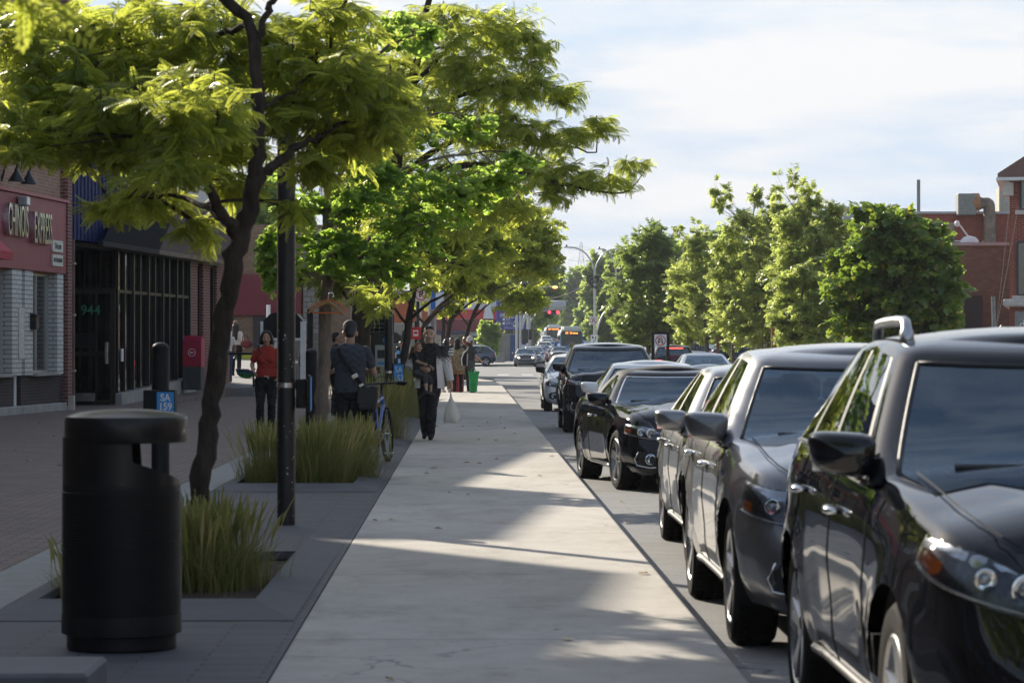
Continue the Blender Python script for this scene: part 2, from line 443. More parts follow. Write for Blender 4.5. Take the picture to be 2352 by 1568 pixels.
mb = MB(); mb.grid([[(-140, 142, -.134), (-140, 226, -.134)], [(140, 142, -.134), (140, 226, -.134)]], flip=True)
tag(mb.build('cross_street', A_), kind='structure')
def slab(name, x0, x1, y0, y1, z1, m, z0=-.4, bev=.0):
    o = MB().box(((x0 + x1) / 2, (y0 + y1) / 2, (z0 + z1) / 2), (x1 - x0, y1 - y0, z1 - z0), bev=bev).build(name, m)
    return tag(o, kind='structure')
# sidewalk with rounded corner at the intersection
mb = MB(); pl = [(-.89, -20), (1.235, -20), (1.235, 104), (1.2, 112), (.95, 122), (.4, 130), (-.3, 134.5), (-.89, 136)]
mb.prism(pl, (0, 0, -.4), (1, 0, 0), (0, 1, 0), (0, 0, .4)); sw = mb.build('sidewalk', CW); tag(sw, kind='structure')
bm_ = sw.modifiers.new('b', 'BEVEL'); bm_.width = .02; bm_.segments = 3; bm_.limit_method = 'ANGLE'
# dark paver strip with planting pits
dark_paver = brick('dark_pavers', (.075, .076, .085), (.10, .10, .11), (.035, .035, .038), .62, .105, .007, vert=False, dirt=.25, rough=.75)
border_m = M('planter_border_stone', (.085, .086, .095), .8, var=.2, scale=3, bump=.15)
PITS = [(16.0, 19.7), (29.5, 33.2), (43.0, 46.7), (56.5, 60.2), (70, 73.7), (83.5, 87), (97, 100.5), (110, 113.5)]
PX0, PX1 = -2.42, -1.2
mb = MB(); y = -20.
for a, b in PITS:
    mb.box((-1.757, (y + a) / 2, -.2), (1.734, a - y, .4)); y = b
    mb.box(((-2.624 + PX0) / 2, (a + b) / 2, -.2), (PX0 + 2.624, b - a, .4)); mb.box(((PX1 - .89) / 2, (a + b) / 2, -.2), (-.89 - PX1, b - a, .4))
mb.box((-1.757, (y + 140) / 2, -.2), (1.734, 140 - y, .4))
tag(mb.build('paver_strip', dark_paver), kind='structure')
mb = MB()
for a, b in PITS:      # sloped stone frame round each pit
    o = [(-2.61, a - .75), (-.94, a - .75), (-.94, b + .3), (-2.61, b + .3)]; i = [(PX0, a), (PX1, a), (PX1, b), (PX0, b)]
    for k in range(4):
        k2 = (k + 1) % 4
        mb.quad((*o[k], .004), (*o[k2], .004), (*i[k2], .055), (*i[k], .055)); mb.quad((*i[k], .055), (*i[k2], .055), (*i[k2], -.06), (*i[k], -.06))
tag(mb.build('planter_border', border_m), kind='structure')
def mulch_mat():
    m, nt, b = nt_new('mulch'); v = objvec(nt); n = noise(nt, v, 38, 4, .75)
    nt.links.new(ramp(nt, n, [(.3, (.02, .014, .01)), (.5, (.07, .045, .03)), (.66, (.12, .085, .06)), (.75, (.22, .19, .15))]), b.inputs['Base Color']); b.inputs['Roughness'].default_value = .95
    bumpn(nt, b, n, 1., .03); return m
mb = MB()
for a, b in PITS: mb.grid([[(PX0, a, -.01), (PX1, a, -.01)], [(PX0, b, -.01), (PX1, b, -.01)]], flip=True)
tag(mb.build('mulch_soil', mulch_mat()), kind='structure')
kerb_m = M('pale_kerb', (.27, .265, .25), .85, var=.15, scale=5, bump=.2)
slab('concrete_band', -3.06, -2.63, -20, 138, .0, kerb_m)
plaza_m = brick('plaza_pavers', (.19, .14, .118), (.26, .19, .16), (.08, .065, .055), .22, .11, .010, vert=False, dirt=.35)
slab('plaza', -40, -3.066, -20, 139, .0, plaza_m)
# raised terrace in front of the shops, ramp along the glass front
ter_m = M('terrace_concrete', (.21, .205, .195), .9, var=.15, scale=2, bump=.2)
mb = MB(); Vt = [(-14, 83.5, .25), (-6.3, 83.5, .25), (-6.3, 95, .8), (-14, 95, .8), (-14, 116, .95), (-6.3, 116, .95)]
mb.add(Vt + [(x, y, -.3) for x, y, z in Vt], [(0, 1, 2, 3), (3, 2, 5, 4), (6, 7, 1, 0), (7, 8, 2, 1), (8, 11, 5, 2), (11, 10, 4, 5)])
tag(mb.build('terrace', ter_m), kind='structure')
mb = MB(); mb.add([(-10.5, 70.5, -.01), (-7.7, 70.5, -.01), (-7.0, 83.49, .27), (-10.2, 83.49, .50), (-10.5, 70.5, -.3), (-7.7, 70.5, -.3), (-7.0, 83.49, -.3), (-10.2, 83.49, -.3)], [(0, 1, 2, 3), (4, 5, 1, 0), (5, 6, 2, 1), (6, 7, 3, 2)])
tag(mb.build('ramp', plaza_m), kind='structure')
# far corner pavement beyond the cross street, median
slab('far_pavement', -140, 6.1, 228, 330, .02, kerb_m)
mb = MB()
for a, b in ((98, 142), (226, 330)):
    mb.box((10.9 + cl((a + b) / 2), (a + b) / 2, -.2), (1.6, b - a, .38), bev=.03)
tag(mb.build('median', kerb_m), kind='structure')
slab('right_pavement', 24.2, 60, -20, 141, .0, kerb_m)
white_mark = M('road_marking', (.62, .62, .6), .8, var=.25, scale=9)
mb = MB()
for i in range(16):
    x = 1.6 + i * 1.35
    if x < 23: mb.quad((x, 158, -.126), (x + .62, 158, -.126), (x + .62, 161.2, -.126), (x, 161.2, -.126))
for x in (-3.6, -2.3, -1.0, .4): mb.quad((x, 217, -.126), (x + .62, 217, -.126), (x + .62, 220, -.126), (x, 220, -.126))
mb.quad((1.9, 137.2, -.126), (9.8, 137.2, -.126), (9.8, 137.7, -.126), (1.9, 137.7, -.126))
for k in range(9): mb.quad((3.75, 22 + k * 12.5, -.126), (3.87, 22 + k * 12.5, -.126), (3.87, 26 + k * 12.5, -.126), (3.75, 26 + k * 12.5, -.126))
mb.quad((1.25, 133.5, -.126), (1.9, 133.5, -.126), (1.9, 134.1, -.126), (1.25, 134.1, -.126))
tag(mb.build('road_marking', white_mark), kind='structure')
# scattered fallen leaves and scraps
V = []; Q = []
for i in range(150):
    if i < 95: x, y = random.uniform(-9, -3.2), random.uniform(15, 62)
    elif i < 125: x, y = random.uniform(-.8, 1.15), random.uniform(11, 60)
    else: x, y = random.uniform(1.3, 3.2), random.uniform(13, 60)
    z = .012 if x < 1.24 else -.115; s = random.uniform(.03, .07); a = random.uniform(0, 6.28)
    c, sn = math.cos(a), math.sin(a)
    for u, v_, h in ((-s, 0, 0), (0, -s * .5, .012), (s, 0, .004), (0, s * .5, .016)): V.append((x + u * c - v_ * sn, y + u * sn + v_ * c, z + h - .006))
    Q.append([4 * i, 4 * i + 1, 4 * i + 2, 4 * i + 3])
lit = leafmat('dry_leaves', [(.35, .22, .08), (.30, .26, .10), (.5, .42, .3), (.24, .15, .06), (.45, .35, .08)], (.3, .2, .05), .2)
o = link('fallen_leaves', np_mesh('fallen_leaves', V, Q, None, lit)); tag(o, 'dry fallen leaves scattered over the shaded brick plaza', 'leaves', kind='stuff')

# ================================================================ left buildings
B_ROT = R(83.92)
def fac(d): return (-9.2 + .1065 * (d - 68), d, 0)
def S(d): return (d - 60) * 1.00566
tan_brick = brick('tan_brick', (.34, .17, .10), (.44, .25, .15), (.40, .34, .29), .2, .075, .011, dirt=.3)
red_brick = brick('dark_red_brick', (.17, .045, .035), (.22, .06, .045), (.30, .25, .22), .2, .08, .012, dirt=.2)
white_brick = brick('white_glazed_brick', (.62, .60, .55), (.70, .68, .63), (.16, .15, .14), .4, .1, .009, dirt=.15)
base_brick = brick('dark_base_brick', (.06, .045, .045), (.09, .06, .058), (.03, .026, .025), .2, .07, .01, dirt=.2)
conc = M('foundation_concrete', (.33, .32, .30), .9, var=.25, scale=2.5, bump=.3)
def siding(name, col, pitch, depthmat=.5, along=0, rough=.5):
    m, nt, b = nt_new(name); v = objvec(nt); sp = N(nt, 'ShaderNodeSeparateXYZ'); nt.links.new(v, sp.inputs[0])
    fr = mth(nt, 'FRACT', mth(nt, 'MULTIPLY', sp.outputs[along], 1 / pitch))
    k = ramp(nt, fr, [(0, (.35,) * 3), (.1, (.9,) * 3), (.16, (1,) * 3), (.95, (1,) * 3), (1, (.35,) * 3)])
    n = noise(nt, objvec(nt, (1, 1, .25)), 3, 5, .6)
    nt.links.new(mixcol(nt, 1., ramp(nt, n, [(.3, tuple(x * .85 for x in col)), (.7, tuple(x * 1.1 for x in col))]), k, 'MULTIPLY'), b.inputs['Base Color'])
    b.inputs['Roughness'].default_value = rough; bumpn(nt, b, k, .6, .02); return m
pink = siding('pink_siding', (.30, .060, .072), .12)
alu = M('aluminium', (.55, .55, .54), .35, .8, var=.1)
dkframe = M('dark_bronze_frame', (.018, .016, .015), .35, .3, spec=.5)
whitef = M('white_painted_frame', (.7, .7, .69), .5, var=.06)
shopglass = glass('shop_glass', (.42, .46, .45), 2.1)
winglass = glass('window_glass', (.25, .28, .3), 1.9)
dark_in = M('dim_interior', (.16, .14, .12), .9, var=.75, scale=1.6)
black_m = M('black_metal', (.012, .012, .013), .38, .0, var=.25, scale=30, spec=.5)
chrome_m = M('chrome', (.75, .76, .78), .12, 1., var=.03)
white_m = M('white_paint', (.78, .78, .77), .5, var=.05)
# ---- restaurant
b1 = thing('restaurant_building', 'tan brick restaurant with long pink ribbed sign board and white brick piers', 'building', fac(60), B_ROT)
mb = MB(); mb.box((-3.2, 5, 6.4), (18.9, 10, 6.6)); mb.build('wall', tan_brick, b1)
mb = MB(); mb.box((6.04, .08, 5.4), (.42, .5, 10.6)); mb.build('brick_pier', red_brick, b1)
mb = MB(); mb.box((-3.3, -.07, 3.95), (18.2, .14, 1.62)); mb.build('sign_board', pink, b1)
mb = MB(); mb.box((-3.3, -.1, 4.8), (18.3, .22, .06)); mb.build('sign_board_cap', M('pink_cap', (.40, .09, .11), .5), b1)
mb = MB(); mb.box((-3.3, 2.4, 1.5), (18.3, 4, 3.2)); o = mb.build('shop_interior', dark_in, b1)
mb = MB(); mb.box((-3.3, .02, -.05), (18.4, .34, .45), bev=.02); mb.build('foundation', conc, b1)
mb = MB(); mb.box((-4.35, .06, .5), (11.9, .2, .66)); mb.box((4.0, .06, .5), (3.6, .2, .66)); mb.build('base_wall', base_brick, b1)
def shop_window(s0, s1, z0, z1, par, cols=2, y=.12, frame=alu, gm=shopglass, t=.06):
    f = MB(); w_ = s1 - s0
    for z in (z0, z1): f.box(((s0 + s1) / 2, y, z), (w_, .08, t))
    for k in range(cols + 1): f.box((s0 + w_ * k / cols, y, (z0 + z1) / 2), (t, .081, z1 - z0 - t))
    fr = f.build('window', frame, par)
    g = MB(); g.box(((s0 + s1) / 2, y + .01, (z0 + z1) / 2), (w_ - .02, .01, z1 - z0 - .02)); g.build('pane', gm, fr)
    return fr
PIERS = [(61.15, 61.95), (62.2, 62.85), (65.0, 65.55)] + [(k, k + .7) for k in (57.9, 54.4)]
for a, c in PIERS:
    mb = MB(); mb.box(((S(a) + S(c)) / 2, .05, 1.98), (S(c) - S(a), .36, 2.28)); mb.build('pier', white_brick, b1)
for a, c in ((62.9, 64.95), (58.65, 61.1), (55.2, 57.85)):
    shop_window(S(a), S(c), .9, 3.08, b1)
    mb = MB(); mb.box(((S(a) + S(c)) / 2, -.06, .84), (S(c) - S(a) + .1, .34, .06), bev=.01); mb.build('sill', conc, b1)
mb = MB(); mb.box(((S(61.95) + S(62.2)) / 2, .1, 1.6), (.18, .1, 3.0)); mb.build('door_post', white_m, b1)
for a in (59.4, 63.2, 56):
    f = shop_window(S(a), S(a + 1.35), 5.9, 7.7, b1, 2, y=.0, frame=whitef, gm=winglass, t=.08)
    mb = MB(); mb.box((S(a + .68), -.1, 5.78), (1.75, .26, .2), bev=.01); mb.build('sill', M('stone_sill', (.42, .40, .38), .8), f)
chl = M('sign_letter_chrome', (.65, .66, .7), .2, .9, var=.3, scale=20)
text('lettering', 'EXPRESS', .98, chl, b1, (S(63.28), -.2, 4.04), FACE, .42, .06, bold=.004)
text('lettering', 'CHINOIS', .98, chl, b1, (S(61.2), -.2, 4.13), FACE, .42, .06, bold=.004)
for body, z, h in (('Décarie', 3.74, .26), ('RESTAURANT', 3.42, .26)):
    mb = MB(); mb.box((S(64.85), -.165, z), (.92, .04, h)); pl_ = mb.build('sign_plate', M('cream_plate', (.62, .6, .52), .6), b1)
    text('lettering', body, .2 if body[0] == 'D' else .14, M('sign_text_dark', (.05, .06, .05), .6), pl_, (S(64.85), -.19, z), FACE, .9, .003)
# awning, lamps and small fixtures on the facade
aw = thing('shop_awning', 'red sloped awning over the restaurant door at the left frame edge', 'awning', fac(60), B_ROT)
mb = MB(); mb.prism([(0, 4.25), (0, 3.2), (-1.05, 3.2), (-1.05, 3.36)], (-5.5, -.142, 0), (0, 1, 0), (0, 0, 1), (2.8, 0, 0)); mb.build('awning_cover', M('red_awning_cloth', (.42, .03, .045), .7, var=.1), aw)
mb = MB()
for k in range(2): mb.box((-2.69, -.5 - k * .12, 3.5 + .1 * k), (.01, .02, .42), rot=Matrix.Rotation(R(-14), 3, 'X'))
mb.build('white_stripe', white_m, aw)
for i, (d, lab) in enumerate(((59.75, 'black gooseneck wall lamp nearer the left frame edge'), (60.75, 'black gooseneck wall lamp beside the upper window'))):
    lp = thing('gooseneck_lamp', lab, 'wall lamp', fac(d), B_ROT, 'gooseneck lamps above the pink sign board')
    mb = MB(); mb.tube(bez((0, 0, 4.98), (0, -.1, 5.25), (0, -.12, 5.75), (0, -.36, 5.72)) + bez((0, -.36, 5.72), (0, -.75, 5.66), (0, -.62, 5.35), (0, -.6, 5.1))[1:], .026, 8); mb.build('arm', black_m, lp, 60)
    mb = MB(); mb.lathe([(.03, .2), (.05, .12), (.17, -.06), (.175, -.08), (.15, -.07)], (0, -.6, 5.0), 20); mb.build('lamp_shade', black_m, lp, 40)
fl = thing('floodlight', 'small grey floodlight box fixed to top of the pink sign board', 'light', fac(61.6), B_ROT)
mb = MB(); mb.box((0, -.26, 4.6), (.3, .2, .2), bev=.02); mb.build('housing', M('grey_housing', (.3, .3, .3), .5), fl)
mb = MB(); mb.box((0, -.365, 4.6), (.24, .012, .16)); mb.build('lens', M('lens_white', (.75, .78, .8), .2), fl)
lb = thing('letter_box', 'black wall letter box on the white brick pier beside the window', 'letter box', fac(62.75), B_ROT)
mb = MB(); mb.box((0, -.2, 1.99), (.3, .14, .3), bev=.015); mb.build('box', black_m, lb)
mb = MB(); mb.box((0, -.21, 2.16), (.32, .18, .03), rot=Matrix.Rotation(R(18), 3, 'X')); mb.build('lid', black_m, lb)
po = thing('poster', 'pale paper menu poster on the white brick pier by the door', 'poster', fac(61.85), B_ROT)
mb = MB(); mb.box((0, -.145, 1.75), (.45, .02, 1.1)); mb.build('sheet', M('poster_paper', (.6, .57, .52), .7, var=.25, scale=12), po)
ub = thing('utility_box', 'pale metal utility box with hand-drawn smiling face by the brick corner', 'utility box', (-9.42, 66.0, 0), R(4))
mb = MB(); mb.box((0, .0, .15), (.56, .36, .36), bev=.01); mb.build('case', M('beige_case', (.45, .40, .34), .6), ub)
for x in (-.18, .18): MB().box((x, .03, -.05), (.05, .05, .14)).build('foot', alu, ub)
for x in (-.03, .09): MB().tube([(x, -.186, .21), (x, -.186, .26)], .008, 5).build('drawn_eye', black_m, ub)
MB().tube(arc((.03, -.186, .13), .075, R(200), R(340), 8), .007, 5).build('drawn_smile', black_m, ub); MB().tube([(.03, -.186, .2), (.02, -.186, .16), (.04, -.186, .16)], .006, 5).build('drawn_nose', black_m, ub)
dp = thing('downpipe', 'rusty brown rain downpipe running down beside the dark glass shopfront', 'pipe', fac(66.55), B_ROT)
mb = MB(); mb.cyl((0, -.1, .1), (0, -.1, 3.96), .05); mb.build('pipe', M('rust_pipe', (.16, .10, .07), .7, var=.4, scale=5), dp)
for z in (.9, 2.2, 3.4): MB().box((0, -.1, z), (.14, .13, .05)).build('bracket', alu, dp)
# ---- blue clad shop building with dark glass front
b2 = thing('shop_building', 'shop building with ribbed blue cladding above a dark framed glass front', 'building', fac(60), B_ROT)
blue = M('blue_cladding', (.012, .02, .085), .6, var=.15, scale=2, spec=.12)
mb = MB(); pr = []; s = S(66.3)
while s < S(75.4): pr += [(s, 0.), (s + .05, -.09), (s + .26, -.09), (s + .31, 0.)]; s += .36
P = [[(a, b, z) for z in (3.97, 9.5)] for a, b in pr]; mb.grid(P); mb.box(((S(66.3) + S(75.4)) / 2, 3, 6.8), (S(75.4) - S(66.3), 5.9, 5.6)); mb.build('blue_cladding', blue, b2)
grey_cl = siding('pale_ribbed_cladding', (.5, .5, .5), .12)
mb = MB(); mb.box(((S(75.42) + S(86)) / 2, 3, 6.8), (S(86) - S(75.42), 6, 5.7)); mb.build('upper_wall', grey_cl, b2)
mb = MB(); mb.box(((S(66.3) + S(86)) / 2, 3.2, 3.91), (S(86) - S(66.3), 6.2, .1)); mb.build('soffit', dkframe, b2)
mb = MB(); mb.box(((S(66.3) + S(86)) / 2, 5.5, 1.95), (S(86) - S(66.3), 1.5, 3.8)); mb.box((S(67), 3.5, 1.9), (.3, 4, 3.8)); mb.box((S(85.8), 2.8, 1.95), (.3, 4.4, 3.8)); mb.box(((S(71) + S(86)) / 2, 2.6, .2), (15, 4.2, .2)); mb.build('shop_interior', dark_in, b2)
def ribroof(name, s0, s1, m):
    mb = MB(); P = []; n = int((s1 - s0) / .07)
    for k in range(n + 1):
        a = s0 + (s1 - s0) * k / n; o_ = .02 * (k % 2)
        P.append([(a, -.45 - o_, 3.93 + o_), (a + 4.7, .02 - o_, 5.45 + o_)])
    mb.grid(P); mb.box(((s0 + s1) / 2, -.42, 3.92), (s1 - s0, .1, .12)); return mb.build(name, m, b2)
ribroof('dark_canopy', S(68.0), S(74.2), M('dark_canopy', (.018, .018, .02), .7, spec=.15)); ribroof('brown_canopy', S(74.25), S(84.5), M('brown_canopy', (.17, .125, .10), .7, spec=.2))
# return facing the viewer with the door
s = S(71.3)
for y0, y1, z0, z1, nm in ((.03, .42, 2.9, 3.86, 'window'), (.42, .83, 2.9, 3.86, 'window'), (.83, 1.25, 2.9, 3.86, 'window')):
    f = MB()
    for y in (y0, y1): f.box((s, y, (z0 + z1) / 2), (.1, .09, z1 - z0))
    f.box((s, (y0 + y1) / 2, z0), (.12, y1 - y0, .1)); fo = f.build(nm, dkframe, b2)
    g = MB(); g.box((s, (y0 + y1) / 2, (z0 + z1) / 2), (.012, y1 - y0 - .08, z1 - z0)); g.build('pane', shopglass, fo)
brz = M('bronze_door_frame', (.055, .042, .032), .4, .4)
f = MB()
for y in (.06, 1.2): f.box((s - .06, y, 1.45), (.1, .13, 2.84))
for z, h in ((.06, .14), (1.28, .12), (2.84, .12)): f.box((s - .06, .63, z), (.098, 1.02, h))
dr = f.build('door', brz, b2); dr['label'] = 'glazed bronze framed door numbered 944'
g = MB(); g.box((s - .06, .63, 1.45), (.012, 1.02, 2.7)); g.build('pane', glass('door_glass', (.5, .53, .52), 2.0), dr)
mb = MB(); mb.box((s - .14, .2, 1.3), (.05, .08, .55), bev=.01); mb.build('handle', alu, dr)
text('door_number', '944', .36, emit('sign_green', (.05, .24, .13), .0), dr, (s - .075, .62, 2.36), (R(90), 0, R(-90)), .95, .003, bold=.003)
mb = MB(); mb.box((s + .05, .85, 1.62), (.01, .6, .36)); mb.mat(None); mb.build('window_notice', M('notice_red', (.5, .12, .1), .7, var=.7, scale=7), dr)
mb = MB()
for k, y in enumerate((.12, .34, .60, .78, 1.02)): mb.box((s + .45 + .1 * (k % 2), y, 2.1), (.03, .10 if k % 2 else .06, 3.4))
mb.build('hanging_blind', M('pale_blind', (.55, .56, .52), .7, var=.35, scale=2), b2)
# long glass front
n = 10; s0, s1 = S(71.35), S(80.2)
f = MB()
for k in range(n + 1):
    a = s0 + (s1 - s0) * k / n; zb = .3 + .33 * k / n
    dpt = .16 if k % 2 == 0 else .10
    f.box((a, .02, (zb + 3.86) / 2), (.09, dpt, 3.86 - zb))
f.box(((s0 + s1) / 2, 0.02, 2.85), (s1 - s0, .08, .08)); fo = f.build('mullion_frame', dkframe, b2)
g = MB(); g.quad((s0, .04, .3), (s1, .04, .62), (s1, .04, 3.86), (s0, .04, 3.86)); g.build('pane', shopglass, fo)
mb = MB(); mb.prism([(s0 - .05, -.3), (s1 + .2, -.3), (s1 + .2, .6), (s0 - .05, .28)], (0, -.16, 0), (1, 0, 0), (0, 0, 1), (0, .4, 0)); mb.build('base_kerb', conc, b2)
f = MB()
for a, c in ((80.25, 81.2), (82.0, 83.0), (84.0, 86)): f.box(((S(a) + S(c)) / 2, .12, 2.0), (S(c) - S(a), .34, 3.72))
f.build('brick_pier', red_brick, b2)
for a, c in ((81.2, 82), (83, 84)): shop_window(S(a), S(c), .75, 3.8, b2, 1, .1, dkframe)
mb = MB(); mb.box((S(71.5), -.12, 1.25), (.18, .03, .32)); mb.build('notice_plate', white_m, b2)
text('window_lettering', 'M', .3, emit('sign_pale', (.6, .6, .6), 0), b2, (S(71.75), .02, 2.4), FACE, .8, .004)
# ---- buildings further along the left
b3 = thing('brick_restaurant', 'brown brick building with stone pier and dark red sign behind the trees', 'building', (-8.6, 118, 0))
brown = brick('brown_brick', (.24, .145, .085), (.32, .20, .12), (.16, .12, .09), .3, .1, .012, dirt=.2)
mb = MB(); mb.box((-.3, 5, 3.2), (7.9, 10, 6.6)); mb.build('wall', brown, b3)
mb = MB(); mb.box((2.05, -.06, 3.0), (.62, .5, 6.0)); mb.build('stone_pier', brick('stone_pier', (.2, .18, .16), (.32, .28, .25), (.12, .11, .1), .35, .22, .02), b3)
mb = MB(); mb.box((.1, -.1, 3.6), (3.1, .3, 1.7)); mb.build('sign_panel', M('maroon_panel', (.16, .012, .022), .55), b3)
mb = MB()
for k in range(3): mb.box((-2.2, -.12, 2.2 + .26 * k), (1.3, .3, .12))
mb.build('cream_stripe', M('cream_stripe', (.6, .48, .3), .6), b3)
mb = MB(); mb.box((-2.2, -.03, 2.4), (2.0, .2, 1.6)); mb.build('side_panel', M('maroon_panel', (.16, .012, .022), .55), b3)
f = MB(); f.box((.6, -.02, 1.4), (1.9, .12, 2.6)); f.build('door', black_m, b3)
b4 = thing('corner_shop', 'low shop with orange fascia and wide glass front behind a leaning trunk', 'shop', (-3.4, 147, 0))
mb = MB(); mb.box((-3, 4, 2.1), (9.2, 8, 4.5)); mb.build('wall', M('shop_wall', (.3, .27, .25), .8), b4)
mb = MB(); mb.box((-1.4, -.1, 3.3), (5.6, .3, 1.2)); mb.build('fascia', M('orange_fascia', (.5, .13, .05), .6), b4)
shop_window(-4, 1.4, .3, 2.65, b4, 5, -.08, alu)
b5 = thing('pharmacy_store', 'white store with bright red and dark red bands across the junction', 'store', (-11, 292, .0))
mb = MB(); mb.box((0, 9, 3.2), (29, 18, 6.8)); mb.build('wall', M('store_white', (.62, .61, .6), .7, var=.08, scale=.8), b5)
for z, h, c, nm in ((4.75, .95, (.62, .03, .03), 'red_band'), (3.6, 1.25, (.2, .014, .018), 'dark_red_band')):
    mb = MB(); mb.box((0, -.12, z), (29.1, .3, h)); mb.build(nm, M(nm, c, .5, var=.08), b5)
mb = MB(); mb.prism([(0, 3.1), (0, 2.75), (-1.6, 2.7), (-1.6, 2.78)], (3, -.1, 0), (0, 1, 0), (0, 0, 1), (8, 0, 0)); mb.build('blue_awning', M('navy_awning', (.012, .018, .07), .6), b5)
for k in range(7): shop_window(-13 + k * 3.8, -10 + k * 3.8, .4, 2.6, b5, 3, -.06, alu)
mb = MB(); mb.prism([(0, 0), (1.1, 0), (.8, 1.4), (.3, 1.4)], (12.4, -.3, 4.3), (1, 0, 0), (0, 0, 1), (0, -.05, 0)); mb.build('logo_panel', white_m, b5)

# ================================================================ right buildings
rb1 = brick('house_red_brick', (.25, .045, .026), (.31, .065, .038), (.30, .16, .11), .25, .09, .014, dirt=.15)
hb = thing('gabled_house', 'red brick house with brown gable roof and stone cornice at right edge', 'house', (20.95, 110, 0), R(-12))
mb = MB(); mb.box((6, 6, 4.55), (12, 12, 7.1)); mb.build('wall', rb1, hb)
mb = MB(); mb.box((6, 5.95, .4), (11.9, 11.9, 1.2)); mb.build('base_wall', rb1, hb)
rf = M('brown_shingle', (.17, .10, .08), .85, var=.2, scale=12)
mb = MB(); mb.prism([(-.45, 8.15), (6, 12.3), (12.45, 8.15), (12.45, 8.0), (-.45, 8.0)], (0, -.4, 0), (1, 0, 0), (0, 0, 1), (0, 12.8, 0)); mb.build('roof', rf, hb)
mb = MB(); mb.box((6, 5.9, 7.93), (13.0, 12.9, .12)); mb.build('eaves', whitef, hb)
mb = MB(); mb.box((-.06, -.06, 7.55), (.42, .42, .5)); mb.build('corner_capital', M('stone_cornice', (.55, .5, .45), .8), hb)
mb = MB(); mb.box((6, 5.95, 3.15), (12.5, 12.5, .3), bev=.06); mb.build('cornice', M('stone_cornice', (.55, .5, .45), .8), hb)
for x, z0, z1 in ((.42, 6.75, 8.0), (.3, 3.45, 5.5)):
    f = shop_window(x, x + 1.0, z0, z1, hb, 1, -.02, M('black_window_frame', (.03, .03, .035), .5), winglass, .09)
    mb = MB(); mb.box((x + .45, -.08, z0 - .1), (1.3, .3, .16)); mb.build('sill', M('stone_cornice', (.55, .5, .45), .8), f)
mb = MB(); mb.box((1.2, -.12, 2.35), (2.0, .12, .95)); sg = mb.build('sign_board', M('grey_sign', (.22, .22, .21), .5), hb)
text('lettering', 'dir', .5, white_m, sg, (.62, -.19, 2.3), FACE, .9, .004); text('lettering', 'n', .5, white_m, sg, (1.25, -.19, 2.3), FACE, .9, .004)
mb = MB(); mb.box((-.3, .2, 1.8), (.1, .1, .5)); mb.lathe([(.03, .3), (.16, .12), (.12, -.2), (.05, -.26)], (-.3, .1, 2.0), 8); mb.build('wall_lantern', black_m, hb)
mb_b = thing('brown_brick_building', 'low brown brick building with blank side wall beside the gabled house', 'building', (15.6, 125, 0))
brn2 = brick('brown_side_brick', (.20, .105, .07), (.26, .145, .10), (.16, .11, .085), .28, .1, .011, dirt=.3)
mb = MB(); mb.box((7.5, 4, 2.9), (11, 8, 6.0)); mb.build('wall', brn2, mb_b)
mb = MB(); mb.box((7.5, 4, 5.97), (11.2, 8.2, .14)); mb.build('parapet_cap', M('zinc_cap', (.4, .4, .42), .5, .4), mb_b)
mb = MB(); mb.box((6.6, -.05, 2.6), (.75, .15, 2.2)); mb.build('boarded_window', M('dark_board', (.03, .027, .03), .7), mb_b)
mb = MB(); mb.box((9.5, -.2, 1.25), (6.5, .6, .35)); mb.build('canopy', M('navy_canopy', (.02, .02, .035), .6), mb_b)
rb = thing('red_brick_building', 'taller red brick building with rusty rooftop duct behind the brown wall', 'building', (15.5, 152, 0))
mb = MB(); mb.box((11.9, 4, 4.2), (11.6, 8, 8.8)); mb.build('wall', brick('weathered_red_brick', (.27, .05, .026), (.34, .075, .045), (.30, .14, .10), .28, .1, .012, dirt=.35), rb)
mb = MB(); mb.box((11.9, 4, 8.62), (11.8, 8.2, .12)); mb.build('parapet_cap', M('zinc_cap', (.4, .4, .42), .5, .4), rb)
for x in (10.3, 12.0): shop_window(x, x + .55, 6.4, 7.1, rb, 1, -.02, whitef, winglass)
rust = M('rusty_duct', (.20, .15, .11), .6, .3, var=.55, scale=2.2)
dk = thing('roof_vent', 'rusty grey exhaust duct with fan box on the red brick roof', 'duct', (0, 151.6, 0))
mb = MB(); mb.box((px(2218, 152), 0, pz(470, 152)), (.95, .9, 1.15), bev=.04); mb.build('fan_box', M('fan_box', (.22, .23, .21), .6), dk)
mb = MB(); mb.cyl((px(2233, 152), 0, pz(465, 152)), (px(2248, 152), 0, pz(465, 152)), .5, .5, 18); mb.build('fan_drum', M('rust_drum', (.36, .16, .06), .6, var=.4), dk)
xx = px(2272, 152); zz = pz(467, 152)
mb = MB(); mb.tube([(px(2246, 152), 0, zz), (px(2256, 152), 0, zz), (xx - .3, 0, zz)] + bez((xx - .3, 0, zz), (xx, 0, zz), (xx, 0, zz), (xx, 0, zz - .4), 6)[1:] + [(xx, -.0, pz(490, 152)), (xx, -.15, pz(500, 152)), (xx, -.15, pz(558, 152))], [.42, .3, .3] + [.32] * 6 + [.33] * 3, 14); mb.build('duct_pipe', rust, dk, 50)
for x in (2223, 2243): MB().box((px(x, 152), 0, 8.78), (.1, .5, .25)).build('stand', alu, dk)
ch = thing('roof_chimney', 'short pale chimney with orange pot near the gabled house', 'chimney', (px(2319, 152), 152.5, 8.6))
mb = MB(); mb.box((0, 0, .55), (.95, .9, 1.6)); mb.build('stack', M('chimney_render', (.42, .40, .33), .8), ch)
mb = MB(); mb.cyl((0, 0, 1.35), (0, 0, 1.8), .24, .22); mb.build('pot', M('clay_pot', (.45, .14, .05), .7), ch)
sd_ = thing('satellite_dish', 'white satellite dish on the roof of the brown brick building', 'dish', (px(2226, 126), 125.6, 6.04))
